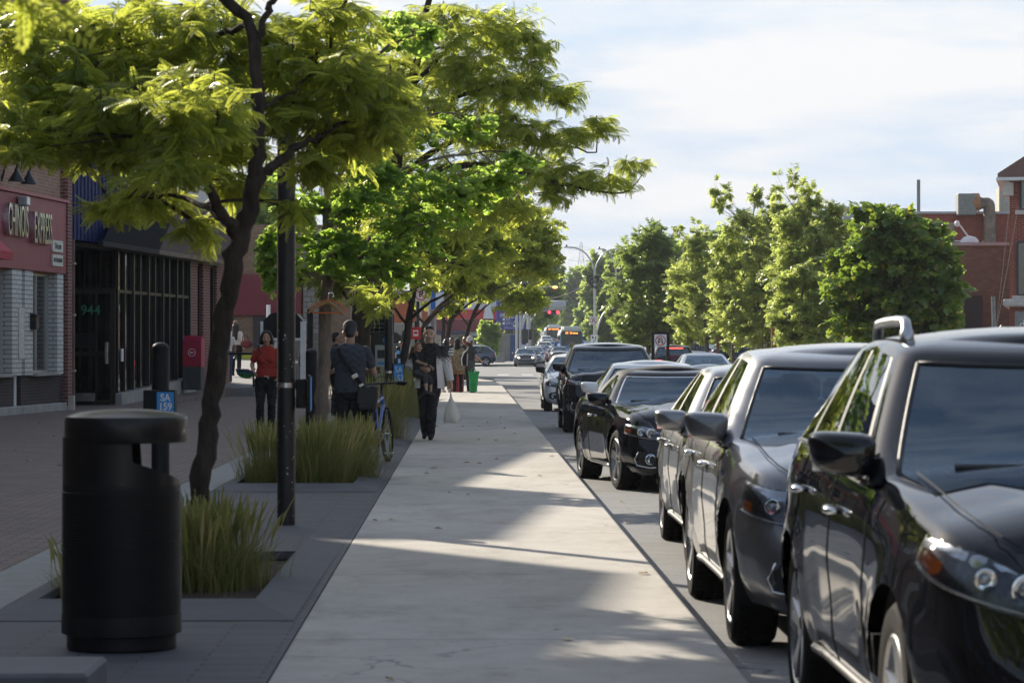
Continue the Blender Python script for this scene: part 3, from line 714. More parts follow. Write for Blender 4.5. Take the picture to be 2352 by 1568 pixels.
mb = MB(); mb.lathe([(.42, .0), (.38, .14), (.25, .26), (.0, .32)], (0, 0, 0), 18); mb.tube([(0, 0, .2), (-.4, 0, .75), (-.5, 0, .8)], .04, 6); mb.ell((-.55, 0, .85), (.12, .12, .14)); mb.build('dish_bowl', white_m, sd_, 50)
mb = MB(); mb.box((-1.0, .6, .45), (.8, .6, .95)); mb.build('vent_box', M('fan_box2', (.2, .18, .17), .6), sd_)
pc = thing('tall_flue_pipe', 'tall thin grey flue pipe rising above the broad dark tree', 'flue', (px(2112, 158), 158, 0))
mb = MB(); mb.cyl((0, 0, 7), (0, 0, pz(412, 158)), .1, .1); mb.build('pipe', M('grey_pipe', (.2, .21, .19), .5), pc)
wb = thing('white_building', 'pale parapet building with brick side half hidden behind trees', 'building', (px(1925, 205), 205, 0))
mb = MB(); mb.box((5, 7, 5.2), (10, 14, 10.6)); mb.build('wall', M('pale_stone', (.55, .52, .46), .8, var=.12, scale=1.5), wb)
mb = MB(); mb.box((.2, .2, 10.85), (.5, .6, .8)); mb.box((1.6, -.1, 10.6), (.4, .3, .7)); mb.box((5, -.05, 10.3), (10.2, .3, .25)); mb.build('parapet', whitef, wb)
mb = MB(); mb.box((1.0, 2, 11.1), (1.9, 2, 1.0)); mb.build('penthouse', M('pent', (.35, .36, .36), .6), wb)
for z in (4, 7): shop_window(.8, 2.4, z, z + 1.6, wb, 2, -.05, dkframe, winglass)
for x in (.1, 3.2, 6.3): mb = MB(); mb.box((x, -.12, 5.2), (.4, .3, 10.4)); mb.build('pilaster', whitef, wb)
lean = thing('leaning_pole', 'grey pole leaning slightly in front of the brown brick wall', 'pole', (px(2291, 96), 96, -.1))
mb = MB(); mb.cyl((0, 0, 0), (px(2284, 96) - px(2291, 96), 0, pz(680, 96) + .1), .09, .07, 10); mb.build('post', M('grey_pipe', (.2, .21, .19), .5), lean)
mb = MB()
for k in range(2): mb.tube([(-.1, 0, 1.2 + k * .3), (.55 + k * .3, .5, 6.3)], .007, 4)
mb.build('guy_wire', M('grey_pipe', (.2, .21, .19), .5), lean)

# unseen rest of the shop row, left of the frame: it throws the long shade over plaza and pavement, with the sunlit gap at the lane
for i, (a, c, hh, lab) in enumerate(((-70., -2., 9.5, 'unseen brick building added left behind the viewpoint to darken reflections'), (-1.5, 38.9, 11.4, 'three-storey brick shop building left of the frame, before the lane'), (40.6, 47.4, 10.6, 'brick shop building between the lane and the restaurant'))):  # first one added behind the viewpoint to darken what the cars reflect
    t = thing('unseen_row_building', lab, 'building', fac(a), B_ROT); L_ = (c - a) * 1.00566
    mb = MB(); mb.box((L_ / 2, 6, hh / 2), (L_, 12, hh)); mb.build('wall', brown, t)
    for k in range(int(L_ / 3.2)):
        for z in (1.0, 4.6, 7.9): shop_window(.7 + k * 3.2, 2.7 + k * 3.2, z, z + 1.9, t, 2, -.05, dkframe)

for i, (y0, y1, hh, lab) in enumerate(((-75, -8, 10.5, 'unseen brick building added across the road behind the viewpoint to darken reflections'), (-4, 62, 9.0, 'unseen brick building added across the road right of the frame to darken reflections'))):  # unseen buildings added so cars and glass reflect something dark
    t = thing('unseen_row_building', lab, 'building', (27, y0, 0))
    mb = MB(); mb.box((6, (y1 - y0) / 2, hh / 2), (12, y1 - y0, hh)); mb.build('wall', brown, t)
    for k in range(int((y1 - y0) / 6)):
        for z in (2.0, 5.6): mb = MB(); mb.box((-.02, 2 + k * 6, z), (.1, 3.4, 1.9)); mb.build('window', dkframe, t)
# ================================================================ car generator (front of the car towards local -Y, y = 0 at the front bumper)
rubber = M('tyre_rubber', (.014, .013, .012), .85, var=.35, scale=14, bump=.15, spec=.12)
rim_m = M('alloy_rim', (.42, .42, .43), .28, .9, var=.12)
rim_dk = M('alloy_rim_dark', (.22, .22, .23), .3, .9, var=.15)
plastic = M('black_plastic', (.014, .014, .015), .5, var=.2, scale=20, bump=.03)
under = M('underbody', (.008, .008, .008), .9)
car_glass = glass('car_glass', (.62, .70, .74), 2.15, .0, gcol=(.66, .84, 1.))
side_glass = glass('car_side_glass', (.38, .43, .44), 1.8, .12)
seat_m = M('seat_cloth', (.02, .021, .024), .85, var=.2)
lens_m = glass('headlamp_lens', (.88, .9, .92), 1.32)
reflector = M('lamp_reflector', (.42, .44, .47), .18, .9, var=.35, scale=25)
lampdark = M('lamp_housing', (.10, .105, .115), .3, .85, var=.7, scale=16)
amber = M('amber_lens', (.62, .13, .02), .15, coat=.5)
redlens = M('red_lens', (.35, .008, .01), .12, coat=.6)
redlit = emit('lit_tail_lamp', (1., .05, .03), 2.6)
headlit = emit('lit_head_lamp', (1., .86, .62), 5.5)
plate_m = M('licence_plate', (.65, .67, .7), .5)
def catmull(ctrl, n):
    c = np.array([ctrl[0]] + list(ctrl) + [ctrl[-1]], float); c[0] = 2 * c[1] - c[2]; c[-1] = 2 * c[-2] - c[-3]
    out = []
    for i in range(1, len(c) - 2):
        p0, p1, p2, p3 = c[i - 1], c[i], c[i + 1], c[i + 2]
        for t in np.linspace(0, 1, 24, endpoint=False):
            out.append(.5 * (2 * p1 + (p2 - p0) * t + (2 * p0 - 5 * p1 + 4 * p2 - p3) * t * t + (3 * p1 - p0 - 3 * p2 + p3) * t ** 3))
    out.append(c[-2]); out = np.array(out)
    s = np.concatenate([[0], np.cumsum(np.linalg.norm(np.diff(out, axis=0), axis=1))])
    q = np.linspace(0, s[-1], n)
    return np.stack([np.interp(q, s, out[:, k]) for k in range(out.shape[1])], 1), q
def sm(x, a, b):
    t = np.clip((x - a) / (b - a), 0, 1); return t * t * (3 - 2 * t)
def pin(y, pts):
    """smooth interpolation through (y, value) knots"""
    xs = np.array([p[0] for p in pts], float); vs = np.array([p[1] for p in pts], float)
    y = np.asarray(y, float); i = np.clip(np.searchsorted(xs, y) - 1, 0, len(xs) - 2)
    d = np.gradient(vs, xs); h = xs[i + 1] - xs[i]; t = np.clip((y - xs[i]) / h, 0, 1)
    # monotone-ish limiter
    sl = np.diff(vs) / np.diff(xs)
    for k in range(1, len(xs) - 1):
        if sl[k - 1] * sl[k] <= 0: d[k] = 0
    return (2 * t ** 3 - 3 * t ** 2 + 1) * vs[i] + (t ** 3 - 2 * t ** 2 + t) * h * d[i] + (-2 * t ** 3 + 3 * t ** 2) * vs[i + 1] + (t ** 3 - t ** 2) * h * d[i + 1]
SPECS = {
 'suv': dict(L=4.79, W=1.88, Hh=1.69, zb=.30, yfa=.94, yra=3.77, rw=.372, zs=[(0, .80), (.25, .93), (.8, 1.035), (1.35, 1.10), (2.2, 1.13), (3.4, 1.17), (4.3, 1.18), (4.79, 1.05)],
             ycowl=1.33, yrf=2.12, yd=4.55, yrr=4.05, wb=.90, wr=.70, crown=.05, bow=.22, noseback=.16, pill=[(.05, .40), (.44, .76), (.80, .97)], tirew=.24),
 'crossover': dict(L=4.80, W=1.90, Hh=1.61, zb=.26, yfa=.95, yra=3.73, rw=.365, zs=[(0, .74), (.25, .87), (.8, .975), (1.3, 1.04), (2.2, 1.07), (3.4, 1.11), (4.4, 1.12), (4.80, 1.0)],
             ycowl=1.28, yrf=2.10, yd=4.6, yrr=3.95, wb=.91, wr=.68, crown=.06, bow=.24, noseback=.18, pill=[(.05, .42), (.46, .78), (.82, .97)], tirew=.235),
 'jeep': dict(L=4.62, W=1.86, Hh=1.68, zb=.34, yfa=.90, yra=3.60, rw=.36, zs=[(0, .86), (.2, .98), (.8, 1.06), (1.3, 1.10), (2.2, 1.13), (3.4, 1.16), (4.2, 1.17), (4.62, 1.05)],
             ycowl=1.22, yrf=2.0, yd=4.45, yrr=4.0, wb=.89, wr=.71, crown=.05, bow=.2, noseback=.14, pill=[(.05, .40), (.44, .76), (.80, .97)], tirew=.235),
 'sedan': dict(L=4.55, W=1.77, Hh=1.44, zb=.22, yfa=.88, yra=3.54, rw=.32, zs=[(0, .62), (.25, .74), (.8, .84), (1.15, .90), (2.2, .95), (3.4, .98), (4.2, 1.0), (4.55, .93)],
             ycowl=1.05, yrf=1.95, yd=4.05, yrr=3.15, wb=.85, wr=.60, crown=.06, bow=.2, noseback=.2, pill=[(.06, .44), (.48, .84)], tirew=.21),
 'coupe': dict(L=4.62, W=1.85, Hh=1.38, zb=.21, yfa=.88, yra=3.63, rw=.335, zs=[(0, .62), (.2, .74), (.8, .86), (1.45, .915), (2.4, .94), (3.4, .955), (4.2, .96), (4.62, .9)],
             ycowl=1.45, yrf=2.15, yd=3.75, yrr=3.05, wb=.86, wr=.62, crown=.045, bow=.18, noseback=.1, pill=[(.07, .60)], tirew=.245),
 'hatch': dict(L=4.45, W=1.76, Hh=1.47, zb=.22, yfa=.92, yra=3.56, rw=.32, zs=[(0, .64), (.25, .78), (.8, .88), (1.15, .93), (2.2, .97), (3.4, 1.0), (4.2, 1.02), (4.45, .95)],
             ycowl=1.05, yrf=1.95, yd=4.3, yrr=3.5, wb=.85, wr=.61, crown=.07, bow=.2, noseback=.2, pill=[(.06, .42), (.46, .82)], tirew=.21),
}
class Body:
    def __init__(s, kind, res=1., **ov):
        p = dict(SPECS[kind]); p.update(ov); s.p = p; s.kind = kind
        L, W = p['L'], p['W']; h = W / 2
        nf = p.get('nose', .22)
        ctrl = [(0, 0), (.35 * h, .012), (.62 * h, nf * .28), (.82 * h, nf * .85), (.925 * h, nf * 1.75), (.972 * h, nf * 3.1), (h, 1.3), (h, L * .5), (h, L - 1.1), (.985 * h, L - .62), (.93 * h, L - .25), (.78 * h, L - .07), (.45 * h, L - .01), (0, L)]
        s.n = int(118 * res) | 1
        s.plan, s.s = catmull(ctrl, s.n)
        t = np.gradient(s.plan, axis=0); t /= np.linalg.norm(t, axis=1)[:, None]
        s.nrm = np.stack([t[:, 1], -t[:, 0]], 1)      # outward for the +x half
        k = max(6, int(18 * res)); s.v = np.linspace(0, 1, k)
    def skin(s, ss, v, side=1, off=0.):
        """points on the lower body: ss = metres along the half outline from the nose, v = 0 sill .. 1 shoulder"""
        ss = np.asarray(ss, float); v = np.asarray(v, float); ss, v = np.broadcast_arrays(ss, v)
        p = s.p; L = p['L']
        x = np.interp(ss, s.s, s.plan[:, 0]); y = np.interp(ss, s.s, s.plan[:, 1]); nx = np.interp(ss, s.s, s.nrm[:, 0]); ny = np.interp(ss, s.s, s.nrm[:, 1])
        zt = pin(y, p['zs']); fr = sm(-ny, .15, .9); rr = sm(ny, .15, .9)
        zbo = p['zb'] - .06 * fr + .08 * rr
        z = zbo + (zt - zbo) * v
        sd_ = np.interp(v, [0, .08, .2, .38, .55, .72, .80, .88, 1], [.085, .05, .02, .004, .0, .012, .016, .03, .075])
        ft = np.interp(v, [0, .06, .14, .3, .5, .62, .75, .9, 1], [.13, .06, .015, 0, .012, .03, .07, p['noseback'] * .75, p['noseback'] * 1.25])
        rt = np.interp(v, [0, .1, .25, .45, .6, .8, 1], [.10, .03, .0, .02, .05, .07, .12])
        inn = sd_ * (1 - fr - rr) + ft * fr + rt * rr
        fl = 0
        for ya in (p['yfa'], p['yra']):
            r = np.sqrt((y - ya) ** 2 + (z - p['rw']) ** 2); fl = fl + np.exp(-((r - p['rw'] * 1.16) / .10) ** 2) * np.where(z > .25, 1, .4)
        inn = inn - .022 * fl * np.abs(nx)
        # door panel concavity
        inn = inn + .014 * np.exp(-((v - .36) / .16) ** 2) * sm(y, p['yfa'] + .6, p['yfa'] + .9) * (1 - sm(y, p['yra'] - .9, p['yra'] - .55))
        inn = inn - off
        return np.stack([side * (x - nx * inn), y - ny * inn, z], -1)
    def vz(s, ss, z):
        y = np.interp(ss, s.s, s.plan[:, 1]); zt = pin(y, s.p['zs']); return np.clip((z - s.p['zb']) / (zt - s.p['zb']), 0, 1)
    def sy(s, y):
        """outline position whose side lies at y"""
        m = s.plan[:, 0] > .8 * s.p['W'] / 2; return float(np.interp(y, s.plan[m][:, 1], s.s[m]))
    def body_mesh(s, mats, split=True):
        p = s.p; n, k = s.n, len(s.v)
        g = s.skin(s.s[:, None], s.v[None, :])
        extra = []; last = g[:, -1]; nx, ny = s.nrm[:, 0], s.nrm[:, 1]
        for dx, dz in ((.018, .012), (.045, .021), (.09, .03)):
            q = last.copy(); q[:, 0] = np.maximum(q[:, 0] - nx * dx, 0); q[:, 1] -= ny * dx; q[:, 2] += dz; extra.append(q)
        g = np.concatenate([g, np.stack(extra, 1)], 1); k2 = g.shape[1]
        g[0, :, 0] = 0; g[-1, :, 0] = 0
        mb = MB()
        for m in mats: mb.mat(m)
        for side in (1, -1):
            G = g.copy(); G[..., 0] *= side
            keep = np.ones((n - 1, k2 - 1), bool)
            for ya in (p['yfa'], p['yra']):
                Ra = p['rw'] * 1.13; zc = p['rw'] + .01
                side_m = np.abs(G[..., 0]) > p['W'] / 2 - .34
                r = np.sqrt((G[..., 1] - ya) ** 2 + (G[..., 2] - zc) ** 2)
                ins = (r < Ra) & side_m
                fc = ins[:-1, :-1].astype(int) + ins[1:, :-1] + ins[:-1, 1:] + ins[1:, 1:]
                dead = fc >= 3; keep &= ~dead
                alive = np.zeros_like(ins); a = ~dead
                alive[:-1, :-1] |= a; alive[1:, :-1] |= a; alive[:-1, 1:] |= a; alive[1:, 1:] |= a
                dd = np.zeros_like(ins); dd[:-1, :-1] |= dead; dd[1:, :-1] |= dead; dd[:-1, 1:] |= dead; dd[1:, 1:] |= dead
                snap = alive & (ins | dd) & side_m
                f = np.where(snap, Ra / np.maximum(r, 1e-6), 1.)
                G[..., 1] = ya + (G[..., 1] - ya) * f; G[..., 2] = np.where(snap, np.maximum(zc + (G[..., 2] - zc) * f, p['zb'] - .05), G[..., 2])
            vs = G.reshape(-1, 3); fs = []
            for i in range(n - 1):
                for j in range(k2 - 1):
                    if keep[i, j]:
                        f = (i * k2 + j, (i + 1) * k2 + j, (i + 1) * k2 + j + 1, i * k2 + j + 1)
                        fs.append(f if side > 0 else f[::-1])
            mb.mi = 0; mb.add(vs, fs)
        # bonnet / deck strip
        T = g[:, -1]; M_ = 16; P = np.zeros((n, M_ + 1, 3)); cr = p['crown']
        for j in range(M_ + 1):
            u = -1 + 2 * j / M_; P[:, j, 0] = T[:, 0] * u; P[:, j, 1] = T[:, 1]
            env = sm(T[:, 1], .02, .7) * np.minimum(1, T[:, 0] / .5)
            ridge = .016 * np.exp(-((np.abs(u) - .72) / .10) ** 2)
            bul = .022 * (1 - sm(abs(u), .30, .46)) 
            P[:, j, 2] = T[:, 2] + env * (cr * (1 - u * u) + ridge * (1 - sm(T[:, 1], 1.1, 1.4)) + bul)
        # centre pull of the bonnet front
        mb.mi = 0; mb.grid(P, flip=True)
        return mb
    # greenhouse ------------------------------------------------------
    def cabin_grid(s, nl=12):
        p = s.p; U = list(np.linspace(0, .90, nl)) + [.945, .975, .99, 1.0]
        yc, yrf, yd, yrr = p['ycowl'], p['yrf'], p['yd'], p['yrr']; wb, wr = p['wb'], p['wr']
        nW, nA, nS = 9, 5, 34
        rows = []
        for u in U:
            uu = min(u, .90) / .90
            yF = yc + (yrf - .02 - yc) * uu ** .93; yR = yd + (yrr - yd) * uu ** .95; w_ = wb + (wr - wb) * (uu ** 1.25)
            inset, dz = (0, 0) if u <= .9 else ((.02, .028) if u < .95 else (.055, .046) if u < .98 else (.11, .057) if u < .995 else (.19, .064))
            w_ -= inset; yF += inset * 1.3; yR -= inset * 1.3
            bow = p['bow'] * (1 - .35 * uu); ca = .13
            pts = []
            for i in range(nW): xs_ = .90 * w_ * i / (nW - 1); pts.append((xs_, yF + bow * (xs_ / w_) ** 2))
            x0, y0 = .90 * w_, yF + bow * .81; yA = yF + bow + ca
            for i in range(1, nA + 1):
                t = i / nA; a = t * PI / 2
                q0 = np.array((x0, y0)); q1 = np.array((w_ * .995, y0 + .02)); q2 = np.array((w_, yA))
                pts.append(tuple(q0 * (1 - t) ** 2 + q1 * 2 * t * (1 - t) + q2 * t * t))
            yC = yR - .24
            for i in range(1, nS + 1):
                t = i / nS; yy = yA + (yC - yA) * t; pts.append((w_ * (1 - .05 * t ** 2.5) , yy))
            x1 = w_ * .95
            for i in range(1, nA + 1):
                t = i / nA
                q0 = np.array((x1, yC)); q1 = np.array((x1 * .985, yR - .03)); q2 = np.array((x1 * .84, yR - .01 ))
                pts.append(tuple(q0 * (1 - t) ** 2 + q1 * 2 * t * (1 - t) + q2 * t * t))
            for i in range(1, nW): pts.append((x1 * .84 * (1 - i / (nW - 1)), yR - .01 + .07 * (1 - (1 - i / (nW - 1)) ** 2)))
            pts = np.array(pts); zb_ = pin(pts[:, 1], p['zs']) - .03 + .035 * (1 - sm(pts[:, 1], yc, yc + .5))
            zr = p['Hh'] - .105 - (.21 if s.kind in ('suv', 'crossover', 'jeep') else .13) * (np.abs(pts[:, 1] - (yrf + .95)) / 1.75) ** 2
            z = zb_ + (zr - zb_) * uu + dz
            rows.append(np.stack([pts[:, 0], pts[:, 1], z], 1))
        s.seg = dict(nW=nW, nA=nA, nS=nS); s.U = U; s.nl = nl
        return np.stack(rows, 1)          # [outline, level, 3]
    def cabin(s, root, paint_m, roof_m=None, glass_f=car_glass, glass_s=side_glass, pillar_m=None, near=True, chrome=False, softtop=False):
        p = s.p; G = s.cabin_grid(); no, nu = G.shape[:2]; nW, nA, nS = s.seg['nW'], s.seg['nA'], s.seg['nS']
        iA = nW - 1 + nA; iC = iA + nS
        nl = s.nl; jb, jt = 1, nl - 1
        owner = np.full((no - 1, nu - 1), 0)
        owner[:nW - 1, jb:nl - 1] = 1                                    # windscreen
        sides = []
        for q, (a, b) in enumerate(p['pill']):
            i0, i1 = iA + int(round(a * nS)), iA + int(round(b * nS)); owner[i0:i1, jb:jt] = 10 + q; sides.append(q)
        iR = iC + nA; owner[iR:, jb + 1:nl - 1] = 2
        if softtop: owner[iR:, :] = 0; owner[iR + 2:, 4:9] = 2
        mb = MB()
        mats = [paint_m, roof_m or paint_m, pillar_m or paint_m]
        for m in mats: mb.mat(m)
        for side in (1, -1):
            g = G.copy(); g[..., 0] *= side; base = len(mb.v); mb.v += [tuple(q) for q in g.reshape(-1, 3)]
            for i in range(no - 1):
                for j in range(nu - 1):
                    if owner[i, j] == 0:
                        f = (i * nu + j, (i + 1) * nu + j, (i + 1) * nu + j + 1, i * nu + j + 1)
                        f = tuple(base + q for q in (f if side > 0 else f[::-1])); mb.f.append(f)
                        soft = softtop and (i > iA + int(.6 * nS) or j >= nl - 2) and i > nW + 1
                        bp = pillar_m is not None and iA < i < iC - 2 and jb - 1 <= j < nl - 1
                        mb.m.append(mats.index(roof_m) if (roof_m and (j >= nl - 1 and i > nW - 2 or soft)) else 2 if bp else 0)
        T = G[:, -1]; M_ = 10; P = np.zeros((no, M_ + 1, 3))
        for j in range(M_ + 1):
            u = -1 + 2 * j / M_; P[:, j, 0] = T[:, 0] * u; P[:, j, 1] = T[:, 1]; P[:, j, 2] = T[:, 2] + .035 * (1 - u * u) * np.minimum(1, T[:, 0] / .3)
        mb.mi = 1 if roof_m else 0; mb.grid(P, flip=True)
        roof = mb.build('cabin_shell', None, root, 42)
        def pane(sel, name, gm, both, off=.006, thing_=None):
            for side in (1, -1) if not both else (0,):
                b = MB()
                for sd2 in ((1, -1) if side == 0 else (side,)):
                    g = G.copy(); g[..., 0] *= sd2; base = len(b.v); b.v += [tuple(q) for q in g.reshape(-1, 3)]
                    for i, j in zip(*np.where(sel)):
                        f = (i * nu + j, (i + 1) * nu + j, (i + 1) * nu + j + 1, i * nu + j + 1); b.f.append(tuple(base + q for q in (f if sd2 > 0 else f[::-1]))); b.m.append(0)
                used = sorted({q for f in b.f for q in f}); mp_ = {q: i for i, q in enumerate(used)}
                c_ = MB(); c_.add([b.v[q] for q in used], [tuple(mp_[q] for q in f) for f in b.f])
                c_.build(name, gm, root, 180)
        pane(owner == 1, 'windscreen', glass_f, True); pane(owner == 2, 'rear_window', glass_f, True)
        for q in sides: pane(owner == 10 + q, 'side_window', glass_s, False)
        s.G = G; s.iA = iA; s.iC = iC
        if near:   # rubber / chrome seal round the windscreen
            seal = MB()
            ln = [G[i, jb] * np.array((sd2, 1, 1)) for sd2, rng_ in ((-1, range(nW - 1, 0, -1)), (1, range(nW))) for i in rng_]
            up = [G[nW - 1, j] for j in range(jb, nl)]; dn = [q * np.array((-1, 1, 1)) for q in up]
            top = [G[i, nl - 1] * np.array((sd2, 1, 1)) for sd2, rng_ in ((-1, range(nW - 1, 0, -1)), (1, range(nW))) for i in rng_]
            for line in (ln, up, dn, top): seal.tube(line, .011, 6)
            seal.build('windscreen_seal', chrome_m if chrome and s.kind == 'coupe' else plastic, root, 180)
        return roof
def patch(B, s0, s1, zlo, zhi, n, m, side, off, name, mat_, root, flip=False, both=False):
    """panel that follows the body skin: outline distance s0..s1, heights from functions zlo/zhi of t"""
    mb = MB()
    for sd2 in ((1, -1) if both else (side,)):
        t = np.linspace(0, 1, n); ss = s0 + (s1 - s0) * t
        lo = np.array([zlo(q) if callable(zlo) else zlo for q in t]); hi = np.array([zhi(q) if callable(zhi) else zhi for q in t])
        P = np.zeros((n, m, 3))
        for j in range(m):
            z = lo + (hi - lo) * j / (m - 1); edge = 0 if 0 < j < m - 1 else .006
            P[:, j] = B.skin(ss, B.vz(ss, z), sd2, off - edge)
        P[0] = B.skin(np.full(m, ss[0]), B.vz(np.full(m, ss[0]), np.linspace(lo[0], hi[0], m)), sd2, off - .006)
        P[-1] = B.skin(np.full(m, ss[-1]), B.vz(np.full(m, ss[-1]), np.linspace(lo[-1], hi[-1], m)), sd2, off - .006)
        mb.grid(P, flip=sd2 < 0)
    return mb.build(name, mat_, root, 60)
def seam(B, root, pts, side, w_=.0032, m=None, name='door_seam'):
    mb = MB(); P = []
    for (y, v) in pts: P.append(B.skin(B.sy(y), v, side, .0015))
    mb.tube(P, w_, 4); return mb.build(name, m or under, root)
def wheel(root, loc, side, r, wdt, rim=rim_m, spokes=5, near=True, steer=0.):
    e = bpy.data.objects.new('wheel', None); COL.objects.link(e); e.parent = root; e.location = loc; e.rotation_euler = (0, 0, steer); e.empty_display_size = .1
    sg = side; n = 40 if near else 18; rr = r * .70
    prof = [(rr, -wdt / 2), (r * .93, -wdt / 2), (r * .985, -wdt * .42), (r, -wdt * .30), (r, wdt * .30), (r * .985, wdt * .42), (r * .93, wdt / 2), (r * .80, wdt * .52), (rr, wdt * .46)]
    mb = MB(); mb.lathe([(a, sg * b) for a, b in prof], n=n, axis='x', caps=False)
    if near:
        for k in range(56):
            a = 2 * PI * k / 56
            for h in (-.3, 0, .3): mb.box((sg * wdt * h * .9, (r + .001) * math.cos(a), (r + .001) * math.sin(a)), (wdt * .22, .018, .014), rot=Matrix.Rotation(a, 3, 'X'))
    mb.build('tyre', rubber, e, 30)
    mb = MB(); mb.lathe([(rr * 1.0, sg * wdt * .47), (rr * .97, sg * wdt * .49), (rr * .93, sg * wdt * .44), (rr * .92, -sg * wdt * .4)], n=n, axis='x', caps=False)
    hub = rr * .24; o_ = sg * wdt * .40
    mb.lathe([(hub, o_ - sg * .05), (hub, o_), (hub * .6, o_ + sg * .012), (.001, o_ + sg * .014)], n=18, axis='x', caps=False)
    for k in range(spokes):
        for dd in ((-.13, .13) if near and spokes == 5 else (0,)):
            a = 2 * PI * k / spokes + .3
            a2 = a + dd; c0 = (hub * .8) ; w0 = .035 if near else .055
            p0 = Vector((o_ - sg * .004, c0 * math.cos(a + dd * .5), c0 * math.sin(a + dd * .5))); p1 = Vector((sg * wdt * .44, rr * .95 * math.cos(a2), rr * .95 * math.sin(a2)))
            tdir = (p1 - p0).normalized(); wv = tdir.cross(Vector((1, 0, 0))).normalized() * w0; dv = Vector((sg * .02, 0, 0))
            vs = [p0 - wv * .8 - dv, p0 + wv * .8 - dv, p1 + wv - dv, p1 - wv - dv, p0 - wv * .5 + dv * .4, p0 + wv * .5 + dv * .4, p1 + wv * .6 + dv * .4, p1 - wv * .6 + dv * .4]
            mb.add(vs, [(0, 1, 2, 3), (4, 5, 6, 7), (0, 1, 5, 4), (1, 2, 6, 5), (2, 3, 7, 6), (3, 0, 4, 7)])
    mb.build('rim', rim, e, 40)
    mb = MB(); mb.lathe([(rr * .93, -sg * wdt * .12), (.01, -sg * wdt * .1)], n=n, axis='x', caps=False); 
    if near: mb.lathe([(rr * .72, -sg * .0), (rr * .2, .0)], n=24, axis='x', caps=False)
    mb.build('brake_disc', M('brake_disc', (.06, .055, .05), .5, .6, var=.4), e)
    return e
def mirror(B, root, side, col, y, z, x, near=True, size=(.118, .10, .09)):
    mb = MB(); mb.mat(col); mb.mat(plastic)
    P = []
    n, m = 20, 12
    for i in range(n):
        a = 2 * PI * i / n; row = []
        for j in range(m + 1):
            th = PI * j / m; 
            cx = math.copysign(abs(math.cos(a)) ** .5, math.cos(a)) * math.sin(th) ** .45; cz = math.copysign(abs(math.sin(a)) ** .5, math.sin(a)) * math.sin(th) ** .45; cy = math.cos(th)
            yy = cy * size[1] * (1. if cy < 0 else .62)
            row.append((side * (x + .12 + cx * size[0] * (1 + .12 * cz)) , y - yy * -1 * (1 if True else 0) + .03 * cx, z + cz * size[2] * (.9 - .07 * cx) + .012 * cx))
        P.append(row)
    P = np.array(P); mb.mi = 0; mb.grid(P, closed_u=True, flip=side > 0)
    o = mb.build('wing_mirror', None, root, 60)
    a = MB(); a.prism([(0, 0), (.12, -.015), (.13, .045), (0, .06)], (side * (x - .06), y + .005, z - size[2] * .95), (side, 0, 0), (0, 0, 1), (0, .08, 0)); a.build('mirror_stalk', plastic, o)
    g = MB(); g.box((side * (x + .12), y + size[1] * .62, z), (size[0] * 1.7, .006, size[2] * 1.45)); g.build('mirror_glass', chrome_m, o)
    return o
